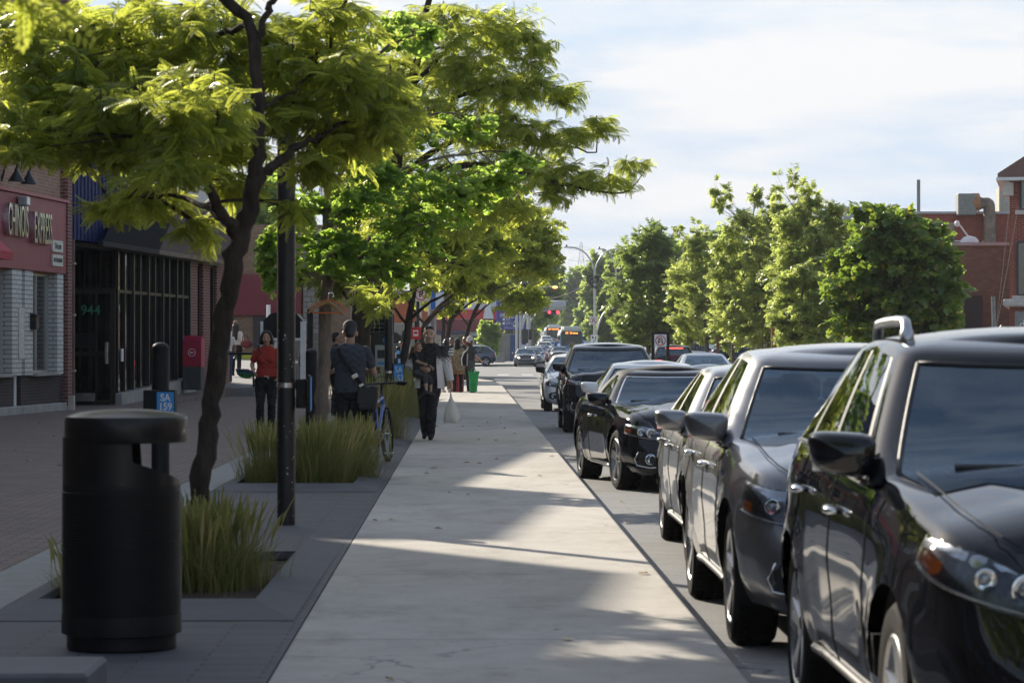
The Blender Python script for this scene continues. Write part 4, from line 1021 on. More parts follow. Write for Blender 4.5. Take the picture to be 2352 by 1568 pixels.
def car(kind, label, cat, x, y, col, rotz=0., near=True, z=-.13, group=None, name='parked_car', roof=None, rails=False, lit=False, tail=False, rim=None, spokes=5, steer=0., res=None, grille='bars', mirrorcol=None, chrome=False, cladding=False, soft=False, plate=True, **ov):
    root = thing(name, label, cat, (x, y, z), rotz, group)
    B = Body(kind, res or (1. if near else .45), **ov); p = B.p; W, L = p['W'], p['L']; h = W / 2
    B.body_mesh([col]).build('body', None, root, 48)
    # dark lower trim round the body
    B.cabin(root, col, roof_m=roof, near=near, chrome=chrome, softtop=soft, pillar_m=plastic if kind != 'coupe' else None)
    mb = MB()
    mb.box((0, L / 2, p['zb'] + .04), (W - .5, L - .5, .16)); 
    mb.box((0, p['ycowl'] + .0, p['zb'] + .3), (W - .56, .1, .6))
    mb.build('underbody', under, root)
    for ya in (p['yfa'], p['yra']):
        for sd2 in (1, -1):
            wl = MB()
            Ra = p['rw'] * 1.12; a0 = math.asin(max(-1, min(1, (p['zb'] - .03 - p['rw']) / Ra)))
            P = [];
            for k in range(19):
                a = a0 + (PI - 2 * a0) * k / 18; yy, zz = ya + Ra * math.cos(a), p['rw'] + .01 + Ra * math.sin(a)
                P.append([(sd2 * (h - .035), yy, zz), (sd2 * (h - .40), yy, zz)])
            wl.grid(P, flip=sd2 < 0)
            wl.prism([(Ra * math.cos(a0 + (PI - 2 * a0) * k / 12), Ra * math.sin(a0 + (PI - 2 * a0) * k / 12)) for k in range(13)], (sd2 * (h - .40), ya, p['rw'] + .01), (0, 1, 0), (0, 0, 1), (-sd2 * .02, 0, 0)); wl.build('wheel_arch_liner', under, root)
    for ya, st in ((p['yfa'], steer), (p['yra'], 0)):
        for sd2 in (1, -1): wheel(root, (sd2 * (h - p['tirew'] / 2 - .02), ya, p['rw']), sd2, p['rw'], p['tirew'], rim or rim_m, spokes, near, st)
    if cladding and near:
        mb = MB()
        for ya in (p['yfa'], p['yra']):
            for sd2 in (1, -1):
                P = []
                for k in range(25):
                    a = -.25 + (PI + .5) * k / 24; row = []
                    for rr_, of in ((p['rw'] * 1.13, .0), (p['rw'] * 1.15, .014), (p['rw'] * 1.25, .014), (p['rw'] * 1.27, .0)):
                        yy, zz = ya + rr_ * math.cos(a), max(p['rw'] + rr_ * math.sin(a), p['zb'] - .02); ss = B.sy(yy); row.append(B.skin(ss, B.vz(ss, zz), sd2, of))
                    P.append(row)
                mb.grid(np.array(P), flip=sd2 > 0)
        mb.build('arch_cladding', plastic, root, 60)
    zn = float(pin(0., p['zs'])); zh = zn + .04
    # lamps
    lamp_m = headlit if lit == 'full' else reflector
    hs = ov.get('hl') or {'suv': (.28, 1.30, .70, .90, .895, .985), 'crossover': (.50, 1.22, .66, .80, .74, .90), 'jeep': (.42, 1.05, .86, .93, .90, .985), 'sedan': (.48, 1.12, .58, .71, .66, .76), 'coupe': (.44, 1.12, .57, .70, .64, .745), 'hatch': (.48, 1.1, .6, .74, .70, .8)}[kind]
    s0, s1, lo0, hi0, lo1, hi1 = hs
    for sd2 in (1, -1):
        hl = patch(B, s0, s1, lambda t: lo0 + (lo1 - lo0) * t ** 1.2, lambda t: hi0 + (hi1 - hi0) * t ** .9, 16 if near else 6, 7 if near else 3, sd2, .006, 'headlight', lampdark if near else reflector, root)
        if near:
            for q, (t, fr_, rad) in enumerate(((.42, .42, .052), (.24, .42, .040), (.08, .45, .036), (.58, .48, .034)) if kind == 'suv' else ((.35, .5, .052), (.12, .5, .036), (.55, .5, .04))):
                ss = s0 + (s1 - s0) * t; zl = lo0 + (lo1 - lo0) * t ** 1.2; zh_ = hi0 + (hi1 - hi0) * t ** .9; z_ = zl + (zh_ - zl) * fr_
                c = B.skin(ss, B.vz(ss, z_), sd2, .010); rad = min(rad, (zh_ - zl) * .42)
                m_ = MB(); m_.lathe([(rad * .98, -.024), (rad * 1.02, -.028), (rad * .93, -.029), (rad * .86, -.012), (.001, -.008)], c, 20, 'y', caps=False); m_.build('lamp_ring', chrome_m, hl, 60)
                m_ = MB(); m_.ell(Vector(c) + Vector((0, -.012, 0)), (rad * .62, rad * .4, rad * .62), 12, 8); m_.build('bulb_lens', headlit if (lit and q == (1 if kind == 'crossover' else 0)) else M('projector_lens', (.3, .33, .36), .05, .6), hl, 180)
            patch(B, s1 - .24 * (s1 - s0), s1 - .03, lambda t: lo0 + (lo1 - lo0) * (.76 + .21 * t) ** 1.2 + .015, lambda t: lo0 + (lo1 - lo0) * (.76 + .21 * t) ** 1.2 + .075, 6, 4, sd2, .010, 'side_marker', amber, hl)
            patch(B, s0 + .02, s1 - .02, lambda t: hi0 + (hi1 - hi0) * t ** .9 - .075 * (1 - t * .5), lambda t: hi0 + (hi1 - hi0) * t ** .9 - .008, 12, 4, sd2, .011, 'lamp_brow', reflector, hl)
            m_ = MB(); m_.tube([B.skin(s0 + (s1 - s0) * t, B.vz(s0 + (s1 - s0) * t, lo0 + (lo1 - lo0) * t ** 1.2 + .012), sd2, .010) for t in np.linspace(.02, .96, 14)], .006, 5); m_.build('lamp_edge', reflector, hl, 180)
            patch(B, s0, s1, lambda t: lo0 + (lo1 - lo0) * t ** 1.2, lambda t: hi0 + (hi1 - hi0) * t ** .9, 16, 7, sd2, .024, 'lens_cover', lens_m, hl)
        elif lit:
            m_ = MB(); ss = s0 + .35 * (s1 - s0); c = B.skin(ss, B.vz(ss, (lo0 + hi0) / 2 + .03), sd2, .02); m_.ell(c, (.1, .03, .075), 8, 6); m_.build('bulb_lens', headlit, hl)
        rs = L - .9
        sB = B.s[-1]
        zt_ = float(pin(L - .1, p['zs']))
        patch(B, sB - .98, sB - .52, zt_ - .28, zt_ - .03, 8, 4, sd2, .008, 'tail_light', redlit if tail else redlens, root)
        fz = p['zb'] + .13
        if near:
            fo = patch(B, .52, .82, fz - .02, lambda t: fz + .17 - .05 * t, 8, 5, sd2, .006, 'fog_lamp', plastic, root)
            c = B.skin(.66, B.vz(.66, fz + .06), sd2, -.01)
            m_ = MB(); m_.lathe([(.055, -.03), (.06, -.036), (.05, -.04), (.042, -.02), (.001, -.012)], c, 20, 'y', caps=False); m_.build('lamp_ring', chrome_m, fo, 60)
            line = [B.skin(a, B.vz(a, zz), sd2, .010) for a, zz in ((.52, fz - .015), (.66, fz - .02), (.82, fz - .01), (.85, fz + .05), (.80, fz + .13))]
            m_ = MB(); m_.tube(line, .008, 6); m_.build('trim', chrome_m, fo, 180)
    # grille and plate
    gl0, gl1 = zn - .30, zn - .06
    gr = patch(B, -.0, .42 if kind != 'coupe' else .40, gl0 - (.16 if kind == 'coupe' else 0), gl1, 10, 5, 1, .004, 'grille', plastic, root, both=True)
    mb = MB()
    for k in range(4 if near else 1):
        z_ = gl0 + .03 + k * .06
        for sd2 in (1, -1): mb.tube([B.skin(a, B.vz(a, z_), sd2, .008) for a in np.linspace(0, .41, 6)], .009, 6)
    for sd2 in (1, -1): mb.tube([B.skin(a, B.vz(a, gl1 + .005), sd2, .010) for a in np.linspace(0, .43, 6)], .012, 6)
    mb.build('grille_bars', chrome_m, gr, 180)
    patch(B, .0, .6, p['zb'] - .03, p['zb'] + .11, 8, 4, 1, .004, 'lower_intake', plastic, root, both=True)
    if plate:
        mb = MB(); mb.box((0, L + .0, p['zb'] + .42), (.3, .02, .16)); mb.build('licence_plate', plate_m, root)
    # interior
    mb = MB()
    xs = (-.36, .36); zs_ = float(pin(p['ycowl'] + .8, p['zs']))
    for sx in xs:
        m_ = MB(); yb = p['yrf'] + .45
        m_.box((sx, yb, zs_ - .12), (.48, .14, .62), bev=.05, rot=Matrix.Rotation(R(14), 3, 'X')); m_.box((sx, yb + .1, min(zs_ + .29, p['Hh'] - .28)), (.26, .1, .17), bev=.04); m_.box((sx, yb - .3, zs_ - .4), (.5, .5, .16), bev=.04)
        m_.build('seat', seat_m, root)
    m_ = MB(); m_.box((0, p['yrf'] + 1.35, zs_ - .1), (1.25, .16, .6), bev=.05)
    for sx in (-.4, 0, .4): m_.box((sx, p['yrf'] + 1.38, min(zs_ + .26, p['Hh'] - .3)), (.22, .08, .15), bev=.03)
    m_.build('rear_seat', seat_m, root)
    m_ = MB(); m_.box((0, p['ycowl'] + .56, zs_ - .05), (1.5, .5, .1), bev=.04); m_.box((0, p['ycowl'] + 1.6, zs_ - .42), (1.5, 2.4, .04)); m_.build('dashboard', seat_m, root)
    if near:
        m_ = MB(); c = Vector((.36, p['ycowl'] + .86, zs_ + .02)); m_.tube([c + Vector((.18 * math.cos(a), .06 * math.sin(a), .17 * math.sin(a))) for a in np.linspace(0, 2 * PI, 22)], .015, 6); m_.build('steering_wheel', plastic, root, 180)
        m_ = MB(); m_.box((0, p['yrf'] - .02, p['Hh'] - .2), (.24, .03, .07), bev=.012); m_.build('inner_mirror', plastic, root)
        for a0, a1 in ((-.62, -.05), (.1, .72)):
            m_ = MB(); G = B.G; 
            def wp(xx, j): 
                i = min(8, abs(xx) / (.9 * p['wb']) * 8); g_ = G[:, 1] * .45 + G[:, 2] * .55; q = g_[int(i)] * (1 - i % 1) + g_[min(int(i) + 1, 12)] * (i % 1); return Vector((math.copysign(q[0], xx), q[1] - .02, q[2] + .014))
            m_.tube([wp(a0, 2), wp(a0 * .4 + a1 * .6, 2) + Vector((0, 0, .005)), wp(a1, 2) + Vector((0, 0, .02))], [.016, .013, .008], 6); m_.build('wiper', plastic, root)
    zm = float(pin(p['ycowl'] + .45, p['zs'])) + (.055 if kind == 'coupe' else .085)
    for sd2 in (1, -1): mirror(B, root, sd2, mirrorcol or col, p['ycowl'] + .50, zm, p['wb'] - .045, near)
    # seams, handles
    if near:
        ya, yb_, yc_ = p['yfa'] + .62, p['yfa'] + .62 + 1.02, p['yra'] - .18
        if kind == 'coupe': yb_ = p['yfa'] + .62 + 1.35
        for sd2 in (1, -1):
            for yy in ((ya, yb_, yc_) if kind != 'coupe' else (ya, yb_)):
                sl = .0 if yy != yc_ else .16
                seam(B, root, [(yy + (sl if v < .45 and yy == yc_ else 0) * (-1), v) for v in np.linspace(.06, .97, 14)], sd2)
            for yy in ((yb_ - .12, yc_ - .05) if kind != 'coupe' else (yb_ - .16,)):
                c0 = B.skin(B.sy(yy - .17), .80, sd2, .004); c1 = B.skin(B.sy(yy), .80, sd2, .004); nn_ = Vector((sd2, 0, 0))
                m_ = MB(); a, b_ = Vector(c0), Vector(c1)
                m_.tube([a, a + nn_ * .03 + (b_ - a) * .12, a + nn_ * .036 + (b_ - a) * .5, b_ + nn_ * .03 - (b_ - a) * .12, b_], [.012, .016, .017, .016, .012], 8); m_.build('door_handle', chrome_m if chrome else col, root, 180)
            # bonnet edge seam
            ln = []
            for yy in np.linspace(.30, p['ycowl'] + .12, 14):
                q = B.skin(B.sy(max(yy, .62)), 1., sd2, 0) if yy > .62 else B.skin(np.interp(yy, [.3, .62], [.62, B.sy(.62)]), 1., sd2, 0)
                q = np.array(q); f = np.interp(yy, [.3, .7, p['ycowl']], [.86, .865, .87]); xx = abs(q[0]) * f
                u = f; env = float(sm(q[1], .02, .7)); z_ = q[2] + .03 + env * (p['crown'] * (1 - u * u) + .016 * math.exp(-((u - .72) / .1) ** 2))
                ln.append((sd2 * xx, q[1], z_ + .0005))
            m_ = MB(); m_.tube(ln, .0034, 4); m_.build('bonnet_seam', under, root)
            m_ = MB(); m_.tube([B.skin(B.sy(yy), .05, sd2, .004) for yy in np.linspace(p['yfa'] + .5, p['yra'] - .5, 8)], .022, 6); m_.build('sill_trim', chrome_m if (cladding or kind == 'coupe') else plastic, root, 180)
            # window-line strip
            m_ = MB(); m_.tube([G[i, 1] * np.array((sd2, 1, 1)) + np.array((sd2 * .006, 0, 0)) for i in range(B.iA, B.iC)], .011, 6); m_.build('window_strip', chrome_m if chrome else plastic, root, 180)
    if rails:
        for sd2 in (1, -1):
            i0, i1 = B.iA + 5, B.iC - 3; nl = B.nl
            e0, e1 = B.G[i0, nl + 1] * np.array((sd2, 1, 1)), B.G[i1, nl + 1] * np.array((sd2, 1, 1))
            a, b_ = Vector(e0) - Vector((sd2 * .035, 0, .01)), Vector(e1) - Vector((sd2 * .035, 0, .01)); up = Vector((0, 0, .092))
            m_ = MB(); m_.tube(bez(a, a + up * .7 + (b_ - a) * .004, a + up * 1.05 + (b_ - a) * .02, a + up + (b_ - a) * .13, 8) + [a + up * 1.05 + (b_ - a) * t for t in (.3, .5, .7)] + bez(b_ + up - (b_ - a) * .09, b_ + up * 1.02 - (b_ - a) * .03, b_ + up * .75 - (b_ - a) * .01, b_, 8), [.030] * 3 + [.022] * 17 + [.026] * 1, 10); m_.build('roof_rail', M('satin_rail', (.5, .51, .52), .3, .9), root, 180)
    return root, B
# ================================================================ the parked row (front to us)
C_black = paint('paint_black', (.004, .0048, .0075), .0, .5)
C_grey = paint('paint_magnetic_grey', (.165, .168, .176), .7, .38)
C_silver = paint('paint_silver_grey', (.24, .243, .25), .8, .35)
C_navyblk = paint('paint_blue_black', (.004, .0055, .011), .0, .5)
C_white = paint('paint_white', (.84, .84, .82), .0, .4)
C_dgrey = paint('paint_dark_grey', (.05, .05, .053), .6, .35)
C_slate = paint('paint_slate_blue', (.045, .052, .085), .6, .4)
C_silv = paint('paint_silver', (.45, .46, .47), .8, .35)
C_red = paint('paint_red', (.35, .02, .02), .2, .35)
C_blue = paint('paint_blue', (.03, .06, .16), .5, .35)
cloth = M('soft_top_cloth', (.012, .012, .016), .8, var=.2, scale=40, bump=.1)
G_ROW = 'cars parked along the kerb'
car('suv', 'black sport utility vehicle with silver roof rails, nearest and largest in the parked row', 'car', 2.345, 8.62, C_black, rails=True, chrome=True, group=G_ROW, cladding=False)
car('crossover', 'dark grey crossover with orange lit indicator parked just behind the black roof-railed vehicle', 'car', 2.33, 14.35, C_grey, lit='one', group=G_ROW, chrome=True, Hh=1.63)
car('hatch', 'silver grey hatchback almost hidden behind the dark grey crossover', 'car', 2.45, 19.95, C_silver, group=G_ROW, Hh=1.49)
car('coupe', 'black soft-top convertible with bright windscreen frame, nose angled away from the kerb', 'car', 2.62, 31.0, C_black, rotz=R(6), roof=cloth, soft=True, chrome=True, steer=R(4), rim=rim_dk, group=G_ROW)
car('sedan', 'low white sedan with white mirror half hidden behind the black convertible', 'car', 2.62, 38.6, C_white, group=G_ROW, Hh=1.41, W=1.83)
car('jeep', 'dark blue-black sport utility vehicle with lit slim headlights behind the white sedan', 'car', 2.66, 52.2, C_navyblk, lit='full', group=G_ROW, cladding=True)
car('sedan', 'white compact sedan at the far end of the parked row', 'car', 2.70, 69.7, C_white, lit=False, mirrorcol=plastic, group=G_ROW, W=1.75)
# ================================================================ foliage
bark_d = M('locust_bark', (.055, .042, .032), .95, var=.6, scale=11, bump=1., bscale=16, vscale=(1, 1, .3), spec=.2, bdist=.05)
bark_p = M('ginkgo_bark', (.20, .155, .12), .9, var=.5, scale=8, bump=1., bscale=15, vscale=(1, 1, .28), spec=.2, bdist=.05)
bark_g = M('grey_bark', (.13, .11, .095), .9, var=.4, scale=9, bump=.5)
L_loc = leafmat('locust_leaf', [(.07, .12, .02), (.10, .155, .025), (.145, .205, .03), (.225, .265, .038)], (.80, .82, .12), .61, .34, .35)
L_loc2 = leafmat('locust_leaf_gold', [(.075, .13, .022), (.11, .175, .028), (.16, .225, .034), (.245, .28, .042)], (.82, .85, .13), .61, .34, .35)
L_gin = leafmat('ginkgo_leaf', [(.05, .115, .02), (.07, .155, .022), (.095, .19, .028), (.13, .225, .035)], (.66, .84, .14), .62, .28)
L_ash = leafmat('ash_leaf', [(.10, .15, .04), (.13, .19, .05), (.17, .23, .06), (.24, .26, .08), (.28, .25, .09)], (.75, .85, .2), .54, .34)
L_dark = leafmat('dark_leaf', [(.06, .095, .028), (.08, .12, .034), (.105, .15, .04), (.14, .18, .05)], (.6, .75, .16), .52, .3)
L_cat = leafmat('broad_leaf', [(.04, .09, .02), (.052, .11, .022), (.07, .135, .026), (.085, .155, .028), (.085, .155, .03), (.40, .27, .03)], (.5, .66, .08), .42, .26)
L_far = leafmat('far_leaf', [(.09, .15, .04), (.115, .18, .048), (.14, .21, .06), (.18, .25, .07)], (.75, .88, .2), .54, .42)
def frond(nleaf=9, lw=.12, ll=.30, sag=.28):
    V = []; Q = []
    for i in range(nleaf):
        x = .10 + .88 * i / (nleaf - 1); k = math.sin(PI * (.18 + .75 * x)) ** .6
        for sg in (1, -1):
            z0 = -sag * x * x; a = R(62 - 18 * x); dx, dy = math.cos(a), sg * math.sin(a); L_ = ll * k; wx, wy = -dy * lw * .5 * sg, dx * lw * .5 * sg
            b = len(V); tw = .05
            V += [(x, sg * .012, z0), (x + dx * L_ * .45 + wx, dy * L_ * .45 + wy, z0 - .02 + tw), (x + dx * L_, dy * L_, z0 - .07), (x + dx * L_ * .45 - wx, dy * L_ * .45 - wy, z0 - .02 - tw * .3)]
            Q.append((b, b + 1, b + 2, b + 3))
    return np.array(V), np.array(Q)
def fan():
    V = [(0, 0, 0), (.55, -.50, .06), (.86, -.27, .0), (.80, 0, -.06), (.86, .27, .0), (.55, .50, .06)]
    return np.array(V), np.array([(0, 1, 2, 3), (0, 3, 4, 5)])
def blade(w=.42):
    V = [(0, 0, 0), (.45, -w / 2, .05), (1, 0, -.16), (.45, w / 2, .05)]
    return np.array(V), np.array([(0, 1, 2, 3)])
def spray(n=7, w=.34, ll=.42):
    V = []; Q = []
    r_ = np.random.default_rng(3)
    for i in range(n):
        x = .1 + .8 * i / n; sg = 1 if i % 2 else -1; a = R(r_.uniform(25, 75)) * sg; dx, dy = math.cos(a), math.sin(a); b = len(V); z = r_.uniform(-.12, .1)
        nx, ny = -dy * w * ll, dx * w * ll
        V += [(x, 0, 0), (x + dx * ll * .5 + nx, dy * ll * .5 + ny, z), (x + dx * ll, dy * ll, z - .1), (x + dx * ll * .5 - nx, dy * ll * .5 - ny, z + .04)]
        Q.append((b, b + 1, b + 2, b + 3))
    return np.array(V), np.array(Q)
TPL = {'frond': frond(10, .078, .22), 'frond_mid': frond(8, .10, .25), 'fan': fan(), 'blade': blade(), 'spray': spray(), 'clump': spray(5, .5, .6)}
def instance(tpl, P, D, U, Sc):
    V, Q = TPL[tpl]; n = len(P)
    D = D / np.linalg.norm(D, axis=1)[:, None]
    W_ = np.cross(U, D); W_ /= np.linalg.norm(W_, axis=1)[:, None] + 1e-9; U2 = np.cross(D, W_)
    out = P[:, None, :] + Sc[:, None, None] * (V[None, :, 0, None] * D[:, None, :] + V[None, :, 1, None] * W_[:, None, :] + V[None, :, 2, None] * U2[:, None, :])
    q = (Q[None] + (np.arange(n) * len(V))[:, None, None]).reshape(-1, 4)
    return out.reshape(-1, 3), q
def tubes_np(segs, n=3):
    """many thin straight tapered sticks: arrays a, b, ra, rb"""
    a, b, ra, rb = segs; d = b - a; d /= np.linalg.norm(d, axis=1)[:, None] + 1e-9
    h = np.where(np.abs(d[:, 2:3]) < .9, np.array([[0, 0, 1.]]), np.array([[1., 0, 0]])); u = np.cross(d, h); u /= np.linalg.norm(u, axis=1)[:, None]; w = np.cross(d, u)
    V = []
    for P, r in ((a, ra), (b, rb)):
        for k in range(n):
            t = 2 * PI * k / n; V.append(P + (u * math.cos(t) + w * math.sin(t)) * r[:, None])
    V = np.stack(V, 1); m = len(a); base = (np.arange(m) * 2 * n)[:, None]
    Q = np.concatenate([np.stack([base[:, 0] + k, base[:, 0] + (k + 1) % n, base[:, 0] + n + (k + 1) % n, base[:, 0] + n + k], 1) for k in range(n)])
    return V.reshape(-1, 3), Q
def tree(name, label, base, trunk, limbs, blobs, leafs, bark, seed, group, droop=.25, flat=.5):
    """trunk/limbs: lists of polylines [(point, radius)...]; blobs: (centre, radii, twigs); leafs: (template, material, size range, per twig, twig length)"""
    r = np.random.default_rng(seed)
    root = thing(name, label, 'tree', base, 0, group)
    mb = MB()
    nodes = []
    for ln in [trunk] + limbs:
        pts = [Vector(p) for p, _ in ln]; rad = [q for _, q in ln]
        # resample smooth + wobble
        P = np.array([tuple(p) + (q,) for p, q in zip(pts, rad)])
        if len(P) > 2: P, _ = catmull(P, len(P) * 5)
        P[1:-1, :3] += r.normal(0, .010, (len(P) - 2, 3)); P[1:-1, 3] *= r.uniform(.88, 1.12, len(P) - 2)
        mb.tube([p[:3] for p in P], list(np.maximum(P[:, 3], .004)), 10)
        nodes += [(p[:3], p[3]) for p in P]
    NP = np.array([n_[0] for n_ in nodes]); NR = np.array([n_[1] for n_ in nodes])
    tpl, lm, (s0, s1), per, tl = leafs
    A = []; B_ = []; RA = []; RB = []; LP = []; LD = []; LU = []; LS = []
    for c, rad, nt_ in blobs:
        c = np.array(c, float); rad = np.array(rad, float)
        nt_ = int(nt_ * (1.0 if tpl == 'frond' else 1.45 if tpl == 'frond_mid' else 1.3)); d2 = np.linalg.norm(NP - c, axis=1) + .6 * np.maximum(0, NP[:, 2] - c[2]); k = int(np.argmin(d2)); p0 = NP[k]; r0 = min(NR[k] * .7, .05)
        pts = bez(p0, p0 + (c - p0) * .35 + np.array((0, 0, .12 * np.linalg.norm(c - p0))), p0 + (c - p0) * .75 + np.array((0, 0, .05)), c, 6)
        rr = list(np.linspace(max(r0, .012), .007, 7)); mb.tube(pts, rr, 6)
        BP = np.array([tuple(p) for p in pts])
        # secondary branchlets
        ns = max(3, nt_ // 9); u = r.normal(size=(ns, 3)); u /= np.linalg.norm(u, axis=1)[:, None]
        sec = c + u * rad * r.uniform(.35, .75, (ns, 1)); st = BP[r.integers(2, 7, ns)]
        A.append(st); B_.append(sec); RA.append(np.full(ns, .008)); RB.append(np.full(ns, .004))
        u = r.normal(size=(nt_, 3)); u /= np.linalg.norm(u, axis=1)[:, None]
        tip = c + u * rad * (r.uniform(0, 1, (nt_, 1)) ** .45) * r.uniform(.75, 1.3, (nt_, 1))
        tb = sec[np.argmin(np.linalg.norm(tip[:, None] - sec[None], axis=2), axis=1)]
        dv = tip - tb; ln_ = np.linalg.norm(dv, axis=1)[:, None] + 1e-6; L_ = np.minimum(ln_, tl * r.uniform(.7, 1.4, (nt_, 1)))
        dv = dv / ln_; dv[:, 2] *= flat; dv[:, 2] += r.normal(0, .10, nt_); dv /= np.linalg.norm(dv, axis=1)[:, None]
        tb2 = tip - dv * L_
        A.append(tb); B_.append(tb2); RA.append(np.full(nt_, .0035)); RB.append(np.full(nt_, .003))
        tip2 = tip - np.array((0, 0, 1)) * L_ * droop * .5
        A.append(tb2); B_.append(tip2); RA.append(np.full(nt_, .003)); RB.append(np.full(nt_, .0018))
        t = (np.arange(per)[None, :] + r.uniform(0, 1, (nt_, per))) / per; t = .08 + .92 * t
        pos = tb2[:, None] + (tip2 - tb2)[:, None] * t[..., None]
        side = np.where(np.arange(per) % 2 == 0, 1., -1.)[None, :, None]
        perp = np.cross(dv, np.array((0, 0, 1.))); perp /= np.linalg.norm(perp, axis=1)[:, None] + 1e-9
        D = dv[:, None] * r.uniform(.25, .9, (nt_, per, 1)) + perp[:, None] * side * r.uniform(.4, 1., (nt_, per, 1)); D[..., 2] -= r.uniform(-.35, droop * 2.6, (nt_, per))
        U = np.zeros_like(D); U[..., 2] = 1; U += r.normal(0, .6, U.shape)
        LP.append(pos.reshape(-1, 3)); LD.append(D.reshape(-1, 3)); LU.append(U.reshape(-1, 3)); LS.append(r.uniform(s0, s1, nt_ * per))
    P, D, U, S_ = map(np.concatenate, (LP, LD, LU, LS))
    off = np.array(base, float)
    V, Q = instance(tpl, P - off, D, U, S_)
    link('crown', np_mesh('crown', V, Q, None, lm), root)
    a, b = np.concatenate(A) - off, np.concatenate(B_) - off
    V2, Q2 = tubes_np((a, b, np.concatenate(RA), np.concatenate(RB)))
    tv = np.array(mb.v) - off
    # merge sticks into the trunk mesh
    mb.v = [tuple(q) for q in tv]; n0 = len(mb.v)
    mb.v += [tuple(q) for q in V2]; mb.f += [tuple(int(i) + n0 for i in q) for q in Q2]; mb.m += [0] * len(Q2)
    mb.build('trunk', bark, root, 60)
    return root
def PB(x, y, d, rx, ry, rd, n): return (at(x, y, d), (rx * d / F, rd, ry * d / F), n)
G_ST = 'street trees planted along the pavement'
LOC = ('frond', L_loc, (.10, .17), 13, .6)
# tree 1: nearest honey locust
d = 18.
T = lambda x, y, dd=0.: at(x, y, d + dd)
trunk = [(T(455, 1310), .10), (T(462, 1150), .088), (T(490, 900), .082), (T(520, 700), .080), (T(545, 560), .088), (T(578, 470), .078), (T(592, 330), .062), (T(590, 200), .056), (T(585, 100), .052), (T(560, 40), .05), (T(515, 0), .045), (T(470, -60), .035)]
limbs = [[(T(548, 545), .06), (T(510, 490, -.2), .05), (T(470, 420, -.5), .04), (T(430, 330, -.9), .03), (T(380, 240, -1.2), .02)],
         [(T(592, 420), .05), (T(640, 370, .2), .042), (T(700, 330, .4), .03), (T(760, 300, .6), .02), (T(820, 270, .8), .012)],
         [(T(585, 105), .04), (T(620, 20), .03), (T(650, -40), .025)], [(T(590, 250), .02), (T(680, 200, .4), .016), (T(760, 120, .6), .01)],
         [(T(575, 60), .03), (T(450, 90, .5), .025), (T(300, 100, .9), .018), (T(150, 110, 1.2), .012)], [(T(520, 500), .035), (T(440, 460, .6), .025), (T(340, 450, 1.2), .016), (T(250, 460, 1.6), .01)]]
bl = [PB(70, 120, 18.4, 190, 120, .8, 64), PB(250, 80, 18.3, 200, 110, .9, 74), PB(430, 90, 18.2, 190, 120, .9, 76), PB(640, 90, 18.4, 170, 110, .8, 62), PB(790, 160, 18.6, 150, 100, .7, 54), PB(880, 215, 18.7, 100, 75, .6, 36),
      PB(90, 240, 17.4, 190, 85, .7, 58), PB(280, 240, 17.2, 170, 95, .8, 66), PB(430, 260, 17.0, 150, 110, .7, 56), PB(660, 250, 18.3, 150, 95, .7, 46), PB(790, 290, 18.7, 130, 70, .6, 34),
      PB(250, 330, 17.2, 150, 55, .6, 30), PB(400, 380, 16.9, 120, 70, .5, 26), PB(360, 440, 19.2, 140, 50, .5, 26), PB(255, 465, 19.4, 90, 30, .4, 12), PB(60, 310, 17.0, 110, 50, .5, 18),
      PB(720, 370, 18.7, 90, 50, .5, 18), PB(665, 470, 18.2, 30, 60, .2, 4), PB(470, 520, 19.0, 60, 40, .4, 8), PB(420, -10, 18.2, 280, 60, .7, 24), PB(760, 30, 18.6, 150, 60, .6, 20), PB(130, 20, 18.5, 190, 60, .6, 24), PB(520, 330, 19.3, 110, 90, .5, 34), PB(480, 200, 19.4, 200, 120, .6, 50), PB(560, 420, 19.5, 80, 60, .4, 16), PB(300, 150, 19.4, 220, 130, .6, 60), PB(150, 290, 19.3, 160, 70, .5, 36), PB(180, 160, 17.6, 190, 90, .5, 44), PB(700, 130, 19.3, 160, 110, .5, 36), PB(880, 260, 18.2, 90, 60, .4, 20)]
trunk = [(a, b * .74) for a, b in trunk]; limbs = [[(a, b * .72) for a, b in l] for l in limbs]
bl = [((c[0] * (1 + .5 / 18), c[1] + .5, c[2]), r_, n) if i % 4 else (c, r_, n) for i, (c, r_, n) in enumerate(bl)]
tree('honey_locust_tree', 'nearest honey locust with crooked dark forked trunk behind the black litter bin', (-1.72, 18, -.02), trunk, limbs, bl, LOC, bark_d, 11, G_ST)
# tree 0: stands beside the camera, only twig tips hang into the top left corner
tr0 = [((-2.1, 2.0, -.02), .09), ((-2.15, 2.2, 2.2), .08), ((-1.9, 3.2, 4.2), .06)]
bl0 = [((-1.6, 5.6, 4.6), (1.7, 1.7, .9), 70), ((-.6, 6.4, 4.3), (1.4, 1.2, .7), 60), ((-2.6, 5.0, 4.1), (1.2, 1.4, .8), 50), ((-.1, 4.4, 4.6), (1.5, 1.5, .8), 50), (at(8, -22, 8.3), (.10, .2, .04), 2)]
tree('honey_locust_tree', 'blurred dark leaf tips of an out-of-frame street tree hanging in top left corner', (-2.1, 2.0, -.02), tr0, [[((-2.12, 2.4, 2.6), .05), ((-1.7, 5.3, 3.3), .03), ((-1.4, 7.4, 3.2), .015)]], bl0, ('frond_mid', L_loc, (.16, .26), 7, .6), bark_d, 12, G_ST)
